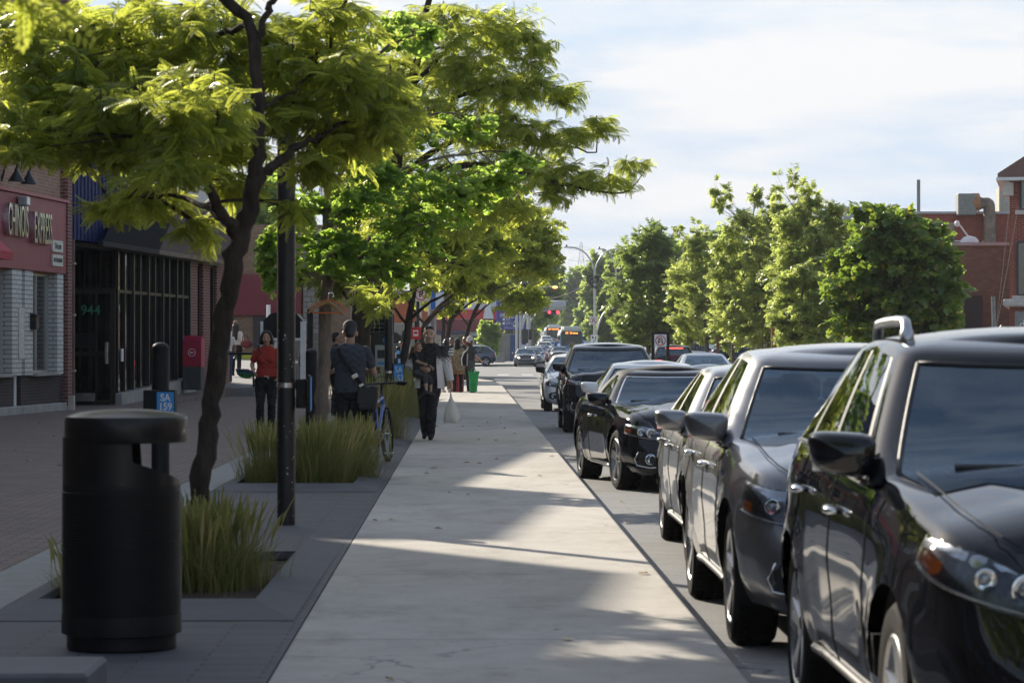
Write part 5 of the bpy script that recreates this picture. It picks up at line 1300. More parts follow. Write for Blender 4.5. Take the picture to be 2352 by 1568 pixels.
# tree 2: ginkgo
d = 31.5
trunk = [(T(733, 1100), .085), (T(738, 1000), .078), (T(742, 850), .072), (T(750, 700), .07), (T(752, 560), .064), (T(757, 400), .055), (T(760, 250), .045), (T(765, 100), .035), (T(770, -60), .02)]
limbs = [[(T(750, 640), .03), (T(690, 620, -.2), .02), (T(640, 600, -.4), .012)], [(T(752, 660), .035), (T(800, 610, -.3), .025), (T(880, 560, -.5), .015), (T(960, 520, -.6), .01)], [(T(755, 520), .035), (T(850, 430, -.2), .022), (T(980, 370, -.2), .014), (T(1100, 350, 0), .009)],
         [(T(757, 420), .03), (T(900, 290, .1), .02), (T(1030, 260, .1), .012)], [(T(760, 250), .03), (T(860, 130), .02), (T(950, 80), .012)]]
bl = [PB(650, 560, 31.3, 80, 60, .7, 26), PB(640, 640, 31, 50, 45, .5, 12), PB(770, 560, 31.1, 110, 60, .8, 40), PB(880, 590, 31, 90, 60, .8, 34), PB(960, 520, 31, 110, 65, .8, 46), PB(1060, 430, 31.2, 120, 70, .8, 46), PB(1150, 400, 31.4, 90, 55, .6, 26), PB(1190, 360, 31.4, 50, 35, .5, 10),
      PB(820, 450, 31.3, 110, 60, .8, 40), PB(930, 400, 31.3, 110, 60, .8, 34), PB(820, 340, 31.5, 110, 60, .8, 26), PB(960, 290, 31.6, 130, 50, .7, 26), PB(1080, 280, 31.6, 90, 35, .5, 16), PB(860, 180, 31.6, 100, 70, .7, 24), PB(940, 70, 31.5, 110, 60, .6, 26), PB(780, 60, 31.5, 100, 70, .7, 22), PB(700, 470, 31.6, 70, 50, .6, 18), PB(790, 620, 31, 70, 35, .5, 14), PB(900, 620, 30.9, 60, 30, .5, 14), PB(620, 600, 31.6, 50, 60, .5, 12)]
tree('ginkgo_tree', 'ginkgo with straight pale brown trunk carrying two coat hangers', (-1.665, 31.5, -.02), trunk, limbs, bl, ('fan', L_gin, (.062, .092), 22, .55), bark_p, 21, G_ST, .3, .6)
# tree 3: the big honey locust reaching over the road
d = 45.
trunk = [(T(842, 1010), .16), (T(838, 900), .15), (T(832, 780), .145), (T(835, 680), .15), (T(860, 560), .12), (T(900, 420), .1), (T(930, 280), .08), (T(960, 130), .06), (T(990, -30), .04)]
limbs = [[(T(838, 660), .08), (T(800, 560), .06), (T(760, 430, .4), .04)], [(T(860, 570), .08), (T(960, 420, -.3), .06), (T(1080, 380, -.5), .045), (T(1200, 400, -.5), .035), (T(1330, 430, -.4), .022), (T(1440, 440, -.2), .012), (T(1495, 365, 0), .006)],
         [(T(900, 420), .06), (T(1030, 330, .2), .045), (T(1160, 310, .3), .032), (T(1280, 330, .4), .02), (T(1370, 350, .4), .01)], [(T(930, 280), .05), (T(1060, 220, .2), .035), (T(1180, 190, .4), .022), (T(1290, 200, .4), .012)], [(T(945, 200), .04), (T(1060, 90, .4), .03), (T(1170, 60, .6), .018), (T(1230, 70, .6), .01)],
         [(T(860, 560), .06), (T(920, 560, -1), .04), (T(1020, 590, -1.6), .025), (T(1120, 640, -1.8), .012)]]
bl = [PB(1010, 60, 45, 150, 80, 1.3, 60), PB(1150, 60, 45.4, 110, 70, 1., 44), PB(1230, 110, 45.4, 75, 60, .8, 26), PB(1080, 170, 45, 150, 70, 1.2, 56), PB(1220, 200, 45.3, 100, 55, .9, 36), PB(1310, 215, 45.4, 50, 40, .6, 14), PB(1000, 270, 44.7, 150, 70, 1.1, 50), PB(1150, 300, 45, 130, 55, 1., 44), PB(1280, 310, 45.2, 95, 45, .8, 30), PB(1375, 290, 45.2, 55, 40, .5, 14),
      PB(1060, 390, 44.6, 130, 60, 1., 36), PB(1200, 400, 44.6, 120, 50, .9, 36), PB(1310, 400, 44.7, 90, 45, .7, 24), PB(1400, 410, 44.8, 65, 35, .5, 13), PB(1460, 380, 44.9, 40, 26, .35, 7), PB(1280, 445, 44.5, 50, 40, .4, 9), PB(1160, 480, 44.4, 90, 45, .7, 22), PB(1040, 500, 44.2, 110, 60, .8, 26), PB(930, 480, 44, 110, 80, 1., 30), PB(860, 330, 45.4, 130, 110, 1.2, 40), PB(900, 150, 45.4, 150, 110, 1.2, 44), PB(950, 620, 43.6, 80, 55, .7, 18), PB(860, 680, 44, 70, 50, .6, 14), PB(1090, 600, 43.4, 70, 45, .6, 14), PB(980, 130, 46.5, 140, 110, .8, 36), PB(1100, 250, 46.4, 130, 90, .8, 34), PB(900, 420, 46.4, 130, 100, .8, 34), PB(1230, 360, 45.8, 100, 60, .6, 20), PB(840, 560, 46, 120, 90, .8, 26), PB(1120, 120, 46.2, 110, 70, .7, 26)]
tree('honey_locust_tree', 'big honey locust whose long drooping limbs reach far right over the road', (-1.62, 45, -.02), trunk, limbs, bl, ('frond_mid', L_loc2, (.13, .21), 13, .7), bark_d, 31, G_ST, .3, .5)
# trees further up the pavement
for i, (x, dd, xt, yt, r_, lab, m_) in enumerate(((842, 60, 900, 515, 1.9, 'honey locust right behind the big locust, above the parking terminal', L_loc), (935, 72, 975, 505, 2.2, 'dark leaning honey locust trunk behind the man carrying a child', L_loc2), (975, 88, 1115, 545, 2.1, 'small honey locust behind the bus stop sign', L_loc),
                                          (1030, 104, 1085, 610, 2.3, 'golden green honey locust crown above the waiting women', L_loc2), (1075, 124, 1145, 565, 3.2, 'golden honey locust arching in front of the blue totem', L_loc2))):
    d = float(dd); bz = [(T(x - 8, HY + 1.47 * F / d), .11), (T(x - 6, 820), .1), (T(x + 5, 740), .09), (T(xt - 15, yt + 70), .07), (T(xt, yt - 30), .04)]
    lim = [[(T(x + 5, 735), .05), (T(x + 60, 690, -.4), .035), (T(x + 140, 650, -.6), .02)], [(T(x + 2, 750), .04), (T(x - 40, 690), .03), (T(x - 70, 640), .02)]]
    q = F / d; rr = np.random.default_rng(40 + i); bls = []
    nb = 13
    for k in range(nb):
        a = 2 * PI * k / nb; rad = rr.uniform(.3, .85) * r_
        bls.append(((px(xt, d) + rad * math.cos(a) * 1.05, d + rad * math.sin(a), pz(yt, d) + rr.uniform(-.55, .45) * r_), (r_ * .42, r_ * .4, r_ * .25), 26))
    tree('honey_locust_tree', lab, (px(x - 8, d), d, -.02), bz, lim, bls, ('spray', m_, (.2, .33), 14, .8), bark_d, 50 + i, G_ST, .3, .5)
# generic round-headed tree
def gtree(label, x, d, w_px, y0, y1, kind, mat_, seed, group, z0=None, name='roadside_tree', nb=16, tw=26, size=(.3, .5), per=9, shoots=0, shape='round', stake=None):
    """crown of width w_px between screen heights y0 (top) and y1 (bottom), trunk to the ground"""
    c = at(x, (y0 + y1) / 2, d); rw_ = w_px * d / F / 2; rh = (y1 - y0) * d / F / 2; zb = road_z(d) + .15 if z0 is None else z0
    r = np.random.default_rng(seed); tr = [((c.x, d, zb), .05 + .022 * rh), ((c.x + r.normal(0, .08), d, (zb + c.z - rh) / 2 + .2), .045 + .02 * rh), ((c.x + r.normal(0, .15), d, c.z - rh * .3), .03 + .012 * rh), ((c.x + r.normal(0, .15), d, c.z + rh * .55), .02)]
    bls = []
    for k in range(nb):
        t = (k + .5) / nb; zz = c.z + rh * (1.7 * t - .88); prof = {'round': math.sqrt(max(.05, 1 - (1.75 * t - .85) ** 2)), 'cone': (1 - t) ** .75 * .95 + .12, 'egg': math.sin(PI * (t * .86 + .10)) ** .8}[shape]
        a = k * 2.4 + r.uniform(-.4, .4); q = prof * rw_ * .62
        bls.append(((c.x + q * math.cos(a), d + q * math.sin(a), zz), (max(.3, rw_ * .40 * (.5 + prof * .6)), max(.3, rw_ * .40), rh * .26), int(tw * 1.35)))
    for k in range(shoots):
        xx = c.x + rw_ * r.uniform(-.8, .8); h_ = r.uniform(.15, .42) * rh
        bls.append(((xx, d + r.uniform(-.5, .5), c.z + rh * .85 + h_ * .6), (.14, .14, h_ * .8), 4))
    lim = []
    for k in range(5):
        a = k * 1.3; lim.append([((c.x, d, c.z - rh * .5), .03 + .008 * rh), ((c.x + rw_ * .3 * math.cos(a), d + rw_ * .3 * math.sin(a), c.z - rh * .1), .025), ((c.x + rw_ * .55 * math.cos(a), d + rw_ * .55 * math.sin(a), c.z + rh * .25), .012)])
    t_ = tree(name, label, (c.x, d, zb), tr, lim, bls, (kind, mat_, (size[0] * .72, size[1] * .72), per, .6 if rw_ < 4 else 1.4), bark_g, seed, group, .25, .7)
    return t_
G_MED = 'trees on the median right of the road'
gtree('dark narrow pointed tree beside the no-U-turn sign on the median', 1492, 150, 225, 505, 812, 'spray', L_dark, 61, G_MED, shape='egg', nb=22, tw=26, size=(.34, .55))
gtree('feathery tree standing just right of the dark pointed median tree', 1630, 138, 225, 535, 800, 'spray', L_ash, 62, G_MED, shape='round', nb=18, tw=24, size=(.3, .5), shoots=4)
gtree('pale tall ash tree with bare twiggy shoots above its crown', 1740, 118, 260, 465, 800, 'spray', L_ash, 63, G_MED, nb=22, tw=24, size=(.28, .46), shoots=12, shape='round')
gtree('light green ash tree between the twiggy ash and broad dark tree', 1868, 108, 225, 445, 790, 'spray', L_ash, 64, G_MED, nb=20, tw=25, size=(.28, .46), shoots=5, shape='round')
gtree('hazy tree row filling the gap behind the feathery median tree', 1640, 215, 240, 520, 800, 'clump', L_far, 67, G_MED, nb=20, tw=22, size=(.4, .7))
gtree('hazy green crown behind the light green ash tree', 1800, 200, 230, 490, 800, 'clump', L_far, 68, G_MED, nb=20, tw=22, size=(.4, .7))
gtree('hazy green crown between pointed and feathery median trees', 1560, 190, 190, 560, 805, 'clump', L_far, 69, G_MED, nb=16, tw=20, size=(.4, .7))
gtree('dull green tree with low crown in front of the pale building', 1850, 100, 190, 600, 800, 'spray', L_ash, 66, G_MED, nb=16, tw=20, size=(.26, .42))
gtree('broad dark tree with large drooping leaves and yellow spots', 2058, 84, 335, 462, 800, 'clump', L_cat, 65, G_MED, nb=26, tw=30, size=(.28, .42), per=8)
for i, (yy, xx) in enumerate(((6, 13.5), (21, 14), (37, 14.5), (-12, 13))):   # unseen trees added right of the frame for green reflections
    d = 100.; e = yy
    c_ = px(1800, 100.)
    t_ = gtree('unseen leafy tree added right of the frame for reflections, ' + ('nearest the viewpoint', 'second from the viewpoint', 'third from the viewpoint', 'just behind the viewpoint')[i], 1800, d, 300, 430, 770, 'clump', L_ash, 160 + i, G_MED, nb=14, tw=12, size=(.5, .8))
    t_.location = (xx, yy, .0)
G_FAR = 'large trees far down the street'
for i, (x, d, w_, y0, y1, m_, lab) in enumerate(((1222, 330, 150, 545, 738, L_far, 'tall leafy tree behind the blue totem on the left'), (1300, 900, 130, 645, 748, L_dark, 'dark distant tree closing the end of the street'), (1352, 800, 130, 640, 745, L_far, 'hazy distant tree right of the dark tree at the street end'),
        (1395, 420, 120, 570, 800, L_far, 'tall far tree behind the double-armed street lamp'), (1440, 330, 120, 560, 800, L_far, 'full far tree just left of the dark pointed median tree'), (1405, 300, 70, 650, 800, L_dark, 'dark brownish tree behind the second lamp post'), (1200, 420, 100, 600, 790, L_dark, 'dark tree behind the traffic signal poles'),
        (1180, 360, 120, 540, 700, L_far, 'rounded tree crown above the pharmacy roof'), (1560, 260, 150, 600, 800, L_far, 'far tree in the gap right of the pointed median tree'), (1240, 700, 90, 680, 745, L_far, 'small hazy tree at the far left kerb'), (1352, 480, 60, 690, 800, L_far, 'low far tree behind the buses'), (1345, 600, 140, 612, 775, L_far, 'broad hazy tree rising behind the double-armed street lamp'), (1252, 820, 100, 640, 742, L_dark, 'dim tree mass on the left where the street bends away'))):
    gtree(lab, x, d, w_, y0, y1, 'clump', m_, 80 + i, G_FAR, nb=22, tw=30, size=(.55 * d / 330, 1.0 * d / 330) if d > 330 else (.5, .9), per=8)
gtree('young pale street tree in front of the blue totem', 1124, 236, 48, 738, 806, 'clump', L_far, 104, None, nb=10, tw=14, size=(.4, .7), per=8)
# left background behind the plaza
gtree('dense dark tree behind the terrace left of the lamp post', 545, 128, 210, 430, 800, 'clump', L_dark, 101, 'trees behind the plaza', nb=26, tw=28, size=(.3, .55), z0=.2, per=8)
gtree('bright green tree filling the gap above the terrace', 640, 150, 180, 380, 720, 'clump', L_gin, 102, 'trees behind the plaza', nb=20, tw=24, size=(.3, .55), z0=.2, per=8)

# ---------------------------------------------------------------- ornamental grass in the pits
grass_m = leafmat('ornamental_grass', [(.06, .08, .022), (.09, .115, .03), (.14, .14, .045), (.23, .18, .085), (.30, .22, .12)], (.42, .44, .10), .42, .5)
def grass(label, x, y, rx, ry, h, n, seed):
    r = np.random.default_rng(seed); V = []; Q = []; Tt = []
    m = 5
    bx, by = r.normal(0, .45, n) * rx, r.normal(0, .45, n) * ry; a = np.arctan2(by / ry, bx / rx) + r.normal(0, .9, n); lean = r.uniform(.1, .85, n) * (1 + .6 * np.hypot(bx / rx, by / ry)); hh = h * r.uniform(.45, 1.0, n); w_ = r.uniform(.0025, .0055, n)
    stalk = r.uniform(size=n) < .16; hh = np.where(stalk, h * r.uniform(1.0, 1.35, n), hh); lean = np.where(stalk, lean * .35, lean)
    t = np.linspace(0, 1, m)
    for i in range(n):
        ca, sa = math.cos(a[i]), math.sin(a[i]); base = len(V)
        for j, q in enumerate(t):
            d_ = lean[i] * hh[i] * q ** 2; z = hh[i] * (q - .35 * lean[i] * q ** 3); ww = w_[i] * (1 - q * .85)
            if stalk[i]: ww = .002 if j < 3 else (.011 if j == 3 else .003)
            X, Y = bx[i] + d_ * ca, by[i] + d_ * sa; V.append((X - sa * ww, Y + ca * ww, z)); V.append((X + sa * ww, Y - ca * ww, z))
        for j in range(m - 1): Q.append((base + 2 * j, base + 2 * j + 1, base + 2 * j + 3, base + 2 * j + 2))
    root = thing('grass_clump', label, 'grass', (x, y, -.012), 0, 'ornamental grass clumps in the planting pits')
    link('blades', np_mesh('blades', V, Q, None, grass_m), root)
for i, (x, y, rx, ry, h, n, lab) in enumerate(((-1.62, 17.6, .34, .55, .47, 1500, 'nearest grass clump right of the leaning locust trunk base'), (-2.32, 17.0, .14, .45, .34, 220, 'thin grass tuft on the left edge of nearest pit, behind the bin'),
    (-2.15, 30.6, .28, .6, .56, 850, 'tall grass clump left of the black lamp post base'), (-1.65, 30.5, .36, .6, .60, 1500, 'broad grass clump in front of the ginkgo trunk'), (-1.28, 31.6, .26, .6, .58, 1000, 'grass clump beside the blue bicycle rear wheel'),
    (-1.5, 44.6, .45, .8, .85, 1300, 'bushy grass clump behind the blue bicycle'), (-1.4, 57.6, .45, .8, .9, 1100, 'grass clump beside the bike rack hoops'), (-1.6, 72, .4, .8, .85, 600, 'small far grass clump behind the bike rack'))):
    grass(lab, x, y, rx, ry, h, int(n * 1.35), 200 + i)
# ================================================================ street furniture
blk = M('powder_black', (.006, .006, .0065), .5, var=.3, scale=25, bump=.04, spec=.25)
blkg = M('gloss_black', (.005, .005, .0055), .35, coat=.1, var=.25, scale=12, spec=.3)
def scuffed(m):
    nt = m.node_tree; b = nt.nodes['Principled BSDF']; l = b.inputs['Base Color'].links[0].from_socket; v = objvec(nt, (1, 1, .5))
    k = ramp(nt, noise(nt, v, 26, 6, .75), [(.60, (0,) * 3), (.70, (.55,) * 3)]); d = ramp(nt, noise(nt, objvec(nt, (1, 1, .2)), 4, 5, .7), [(.4, (0,) * 3), (.75, (.35,) * 3)])
    nt.links.new(mixcol(nt, d, mixcol(nt, k, l, (.05, .048, .045)), (.035, .032, .028)), b.inputs['Base Color'])
scuffed(blk); scuffed(blkg)
sign_blue = M('meter_blue', (.03, .26, .62), .4, var=.05)
galv = M('galvanised', (.45, .46, .46), .45, .7, var=.2, scale=10)
sg_white = M('sign_white', (.74, .75, .75), .4, var=.04)
sg_black = M('sign_black', (.015, .015, .016), .5)
sg_red = M('sign_red', (.55, .02, .02), .4, var=.05)
# ---- litter bin
bx, by = px(281, 13.9), 13.9; rb_ = .285
bin_ = thing('litter_bin', 'big black ribbed litter bin with flat lid and slanted opening', 'litter bin', (bx, by, 0), R(0))
prof = [(rb_ * .90, .0), (rb_ * .93, .01), (rb_ * .93, .07), (rb_ * 1.02, .08), (rb_ * 1.02, .16)]
n = 46
for k in range(n):
    z = .17 + k * .60 / n; prof += [(rb_ * 1.015, z), (rb_ * 1.015, z + .006), (rb_ * .995, z + .0085), (rb_ * .995, z + .0115)]
prof += [(rb_ * 1.0, .775), (rb_ * 1.0, .80)]
mb = MB(); mb.lathe(prof, n=72); mb.build('drum', blk, bin_, 35)
# upper shell with the slanted mouth cut on the right-hand side (seen from the front)
mb = MB(); N_ = 120; zt = 1.03
P = []
for k in range(N_ + 1):
    a = 2 * PI * k / N_; x_, y_ = math.cos(a), math.sin(a)
    ang = math.degrees(math.atan2(y_, x_))            # mouth spans from 0 (right) towards the front (-90)
    zz = 1.03
    if -74 < ang < 78: zz = .812 + .105 * max(0, min(1, -ang / 74)) ** 1.1
    P.append([(rb_ * x_, rb_ * y_, .80), (rb_ * x_, rb_ * y_, max(zz, .801))])
mb.grid(np.array(P)); P2 = [[(p[0][0] * .96, p[0][1] * .96, .80), (p[1][0] * .96, p[1][1] * .96, p[1][2])] for p in P]; mb.grid(np.array(P2), flip=True)
mb.grid(np.array([[a[1], b[1]] for a, b in zip(P, P2)])); mb.build('upper_shell', blkg, bin_, 60)
mb = MB(); mb.lathe([(rb_ * 1.03, 1.005), (rb_ * 1.05, 1.02), (rb_ * 1.05, 1.115), (rb_ * 1.03, 1.128), (rb_ * .8, 1.15), (rb_ * .4, 1.163), (.001, 1.167)], (.026, -.01, 0), n=72); mb.build('lid', blkg, bin_, 30)
mb = MB(); mb.lathe([(rb_ * .94, .55), (rb_ * .90, .60), (rb_ * .5, .58)], n=40, caps=False); mb.cyl((-.08, .08, .56), (-.08, .08, 1.02), .12); mb.build('liner', under, bin_)
# ---- concrete block at the bottom left corner
slabm = M('dark_granite', (.10, .10, .11), .75, var=.2, scale=6, bump=.15)
bl_ = thing('stone_bench', 'low dark stone bench slab, blurred corner at bottom left', 'bench', (px(80, 11.6), 11.35, 0))
mb = MB(); mb.box((-.17, -.1, .135), (.95, .62, .16), bev=.015); mb.build('seat', slabm, bl_)
mb = MB(); mb.box((-.25, -.1, .027), (.7, .45, .054)); mb.build('base', slabm, bl_)
# ---- black lamp posts
def post(name, label, x, y, h, w_, sign=None, band=None, face=1, chips=True):
    t = thing(name, label, 'lamp post', (x, y, 0), 0, 'black street poles in the paver strip')
    mb = MB(); mb.lathe([(w_ / 2, -.01), (w_ / 2, h)], n=20); mb.build('shaft', M('pole_black', (.010, .010, .011), .36, var=.5, scale=18, bump=.06), t, 40)
    if chips:
        mb = MB(); r = np.random.default_rng(5)
        for k in range(26):
            a = r.uniform(-2.6, -.4); z = r.uniform(.05, 1.6); s_ = r.uniform(.004, .013)
            mb.box((w_ * .502 * math.cos(a), w_ * .502 * math.sin(a), z), (s_, .003, s_ * r.uniform(.6, 1.8)), rot=Matrix.Rotation(a + PI / 2, 3, 'Z'))
        mb.build('chipped_paint', galv, t)
    if sign:
        txt, z, fx = sign
        mb = MB(); mb.lathe([(w_ / 2 + .003, z - .02), (w_ / 2 + .003, z + .02)], n=20); mb.build('metal_band', M('steel_band', (.6, .6, .6), .25, .95), t, 40)
        if fx == 'side':
            mb = MB(); mb.box((w_ / 2 + .05, 0, z - .07), (.09, .06, .24), bev=.01); mb.build('bracket', blk, t)
            mb = MB(); mb.box((w_ / 2 + .115, .0, z - .07), (.02, .17, .3)); pl_ = mb.build('number_plate', blk, t)
            mb = MB(); mb.box((w_ / 2 + .128, .0, z - .07), (.006, .15, .27)); mb.build('number_face', sign_blue, pl_)
        else:
            mb = MB(); mb.box((w_ / 2 + .10, -.02, z - .04), (.21, .05, .4), bev=.005); pl_ = mb.build('number_plate', blk, t)
            mb = MB(); mb.box((w_ / 2 + .105, -.048, z - .04), (.18, .006, .36)); mb.build('number_face', sign_blue, pl_)
            for k, s_ in enumerate(txt.split()): text('lettering', s_, .15, sg_white, pl_, (w_ / 2 + .105, -.053, z + .04 - .15 * k), FACE, .8, .001)
    return t
post('lamp_post', 'nearest black lamp post with steel band, standing between two grass pits', px(658, 23.5), 23.5, 3.8, .150, ('', 1.15, 'side'))
post('lamp_post', 'black post with blue SA 153 plate in front of the parking terminal', px(893, 52), 52, 6.5, .155, ('SA 153', 1.0, 'front'), chips=False)
post('lamp_post', 'far black post beside the bus stop sign', px(961, 96), 96, 5.5, .16, chips=False)
post('lamp_post', 'black post just right of the bus stop sign pole', px(1018, 110), 110, 5.5, .16, chips=False)
# ---- parking bay posts
def bay_post(label, x, y, h, txt, box=True, w_=.15, pcol=False, side=False):
    t = thing('parking_post', label, 'parking post', (x, y, 0), 0, 'numbered parking bay posts')
    mb = MB(); prof = [(w_ * .52, 0), (w_ * .52, h * .62), (w_ * .5, h * .625), (w_ * .5, h - w_ * .35)] + [(w_ * .5 * math.cos(a), h - w_ * .35 + w_ * .35 * math.sin(a)) for a in np.linspace(.15, 1.5, 6)]
    mb.lathe(prof, n=24); mb.build('post', blk, t, 40)
    if box:
        mb = MB(); mb.box((.0, -.02, h * .66), (.27, .2, .21), bev=.008); b_ = mb.build('number_box', blk, t)
        mb = MB(); mb.box((.055, -.125, h * .66), (.145, .008, .175)); f_ = mb.build('number_face', sign_blue, b_)
        for k, s_ in enumerate(txt.split()): text('lettering', s_, .085, sg_white, f_, (.055, -.131, h * .66 + .038 - .076 * k), FACE, .9, .001, bold=.002)
    if side:
        mb = MB(); mb.box((w_ * .55, -.03, h * .57), (.03, .1, .2)); mb.build('number_face', sign_blue, t)
    if pcol:
        mb = MB(); mb.lathe([(.07, 0), (.07, .012)], (0, -w_ * .56, h * .86), 18, 'y'); f_ = mb.build('parking_disc', sign_blue, t)
        text('lettering', 'P', .1, sg_white, f_, (0, -w_ * .56 - .004, h * .86), FACE, 1, .002)
    return t
bay_post('black domed parking post with blue SA 159 box behind the litter bin', px(370, 24.4), 24.4, 1.505, 'SA 159')
bay_post('plain black domed parking post left of the ginkgo trunk', px(716, 37), 37, 1.44, '', False, .152, side=True)
bay_post('small far parking post with round blue P and SA 150 box', px(915, 95), 95, 1.47, 'SA 150', True, .15, True)
# ---- parking pay terminal
x, y = px(878, 62), 62.
t = thing('parking_terminal', 'black parking pay terminal with tilted solar panel and grey keypad plate', 'pay terminal', (x, y, 0), R(0))
mb = MB(); mb.box((0, 0, .87), (.48, .34, 1.74), bev=.02); mb.build('case', blkg, t)
mb = MB(); mb.box((0, 0, 1.95), (.52, .06, .5), bev=.01, rot=Matrix.Rotation(R(-22), 3, 'X')); sp_ = mb.build('solar_panel', M('solar_cell', (.012, .014, .02), .12, coat=.6), t)
mb = MB(); rot = Matrix.Rotation(R(-22), 3, 'X')
for k in range(4): mb.box(Vector((0, 0, 1.95)) + rot @ Vector((-.18 + k * .12, -.034, 0)), (.006, .006, .44), rot=rot)
for k in range(5): mb.box(Vector((0, 0, 1.95)) + rot @ Vector((0, -.034, -.2 + k * .1)), (.46, .006, .006), rot=rot)
mb.build('cell_grid', galv, sp_)
mb = MB(); mb.box((0, -.178, 1.02), (.3, .02, .95), bev=.004); kp = mb.build('keypad_plate', M('brushed_plate', (.38, .4, .41), .4, .6), t)
mb = MB(); mb.box((0, -.193, 1.3), (.2, .01, .18)); mb.build('screen', sg_black, kp)
mb = MB()
for k, c in enumerate((.0,)): mb.box((0, -.193, 1.1), (.2, .012, .05))
mb.build('button_row', sign_blue, kp)
mb = MB(); mb.box((-.08, -.193, .95), (.09, .012, .14)); mb.box((.08, -.193, .95), (.06, .012, .14)); mb.box((.02, -.193, .6), (.1, .014, .12)); mb.build('slot', sg_black, kp)
mb = MB(); mb.lathe([(.085, 0), (.085, .015)], (.1, -.185, 1.6), 18, 'y'); pd = mb.build('parking_disc', sign_blue, t); text('lettering', 'P', .13, sg_white, pd, (.1, -.19, 1.6), FACE, 1, .002)
# ---- bike racks
for i, (xp, yp, h_, lab) in enumerate(((943, 74, .85, 'single black bicycle hoop farther back in the paver strip'), (962, 61.5, .75, 'pair of low black bicycle hoops on a base bar'))):
    t = thing('bike_rack', lab, 'bike rack', (px(xp, yp), yp, 0), 0, 'bicycle racks')
    for k in ((0,) if i == 0 else (0, 1)):
        o = k * .18; mb = MB(); mb.tube([(o, -.35, 0), (o, -.35, h_ - .2)] + arc((o, -.15, h_ - .2), .2, PI, PI / 2, 6, 'yz')[1:] + [(o, .15, h_)] + arc((o, .15, h_ - .2), .2, PI / 2, 0, 6, 'yz')[1:] + [(o, .35, 0)], .024, 8); mb.build('hoop', blk, t, 60)
    mb = MB(); mb.box((.09 * i, -.35, .03), (.38, .08, .06), bev=.01); mb.build('base_bar', blk, t)
# ---- terrace railing
t = thing('railing', 'thin black handrail along the terrace edge behind the woman in red', 'railing', (px(500, 83.8), 83.8, .25))
x0, x1 = px(392, 83.8) - t.location.x, px(583, 83.8) - t.location.x
mb = MB(); mb.tube([(x0, 0, 1.0), (x1, 0, 1.0)], .035, 8); mb.build('handrail', blk, t)
for k in range(3): mb = MB(); mb.tube([(x0 + (x1 - x0) * k / 2, 0, 0), (x0 + (x1 - x0) * k / 2, 0, 1.0)], .03, 8); mb.build('post', blk, t)
# ---- red mail box on the terrace
t = thing('mail_box', 'red patterned mail box with round postal emblem on a dark base', 'mail box', (px(446, 78.6), 78.6, .30), R(-6))
mb = MB(); mb.box((0, 0, .3), (.50, .5, .66), bev=.01); mb.build('pedestal', M('mailbox_base', (.05, .055, .055), .6), t)
def mailmat():
    m, nt, b = nt_new('mailbox_wrap'); v = objvec(nt, (1, 1, 1)); vo = N(nt, 'ShaderNodeTexVoronoi', Scale=11.); nt.links.new(v, vo.inputs['Vector']); n_ = noise(nt, v, 16, 2, .5)
    c = mixcol(nt, ramp(nt, n_, [(.58, (0,) * 3), (.62, (1,) * 3)]), (.42, .015, .03), (.05, .06, .28)); nt.links.new(mixcol(nt, ramp(nt, vo.outputs['Distance'], [(.08, (1,) * 3), (.14, (0,) * 3)]), c, (.55, .12, .14)), b.inputs['Base Color']); b.inputs['Roughness'].default_value = .35; return m
mb = MB(); mb.prism([(-.25, .6), (.25, .6), (.25, 1.32), (.12, 1.46), (-.25, 1.34)], (-.255, 0, 0), (0, -1, 0), (0, 0, 1), (.51, 0, 0)); mb.build('cabinet', mailmat(), t)
mb = MB(); mb.lathe([(.10, 0), (.10, .01)], (0, -.256, 1.0), 24, 'y'); e_ = mb.build('emblem', M('mail_red', (.5, .02, .03), .4), t)
mb = MB(); mb.tube(arc((0, -.262, 1.0), .1, 0, 2 * PI, 24), .008, 5); mb.prism([(-.06, 1.03), (.075, 1.0), (-.06, .965), (-.035, 1.0)], (0, -.264, 0), (1, 0, 0), (0, 0, 1), (0, -.004, 0)); mb.build('emblem_mark', sg_white, e_)
# ---- bus shelter
t = thing('bus_shelter', 'glass bus shelter with white frame behind the bollard', 'bus shelter', (px(700, 86), 86, .0))
wf = M('shelter_frame', (.66, .67, .68), .4, .3)
xr = px(697, 86) - t.location.x; 
f = MB(); 
for xx in (xr, xr - 1.25): f.box((xx, 0, 1.12), (.17 if xx == xr else .08, .1, 2.2))
f.box((xr - .6, 0, 1.68), (1.2, .09, .08)); f.box((xr - .6, 0, .12), (1.2, .09, .1)); f.build('frame', wf, t)
g = MB(); g.box((xr - .62, .02, .9), (1.16, .012, 1.5)); g.build('pane', glass('shelter_glass', (.75, .78, .78), 1.5, .12, (.3, .3, .28)), t)
mb = MB(); mb.prism([(-1.3, 1.72), (.05, 1.72), (.05, 2.15), (-.2, 2.45), (-.6, 2.55), (-1.0, 2.45), (-1.3, 2.15)], (xr, .05, 0), (1, 0, 0), (0, 0, 1), (0, 1.6, 0)); mb.build('roof', blk, t)
mb = MB(); mb.box((xr + .20, .3, 1.3), (.17, .5, 2.6)); mb.build('side_panel', blk, t)
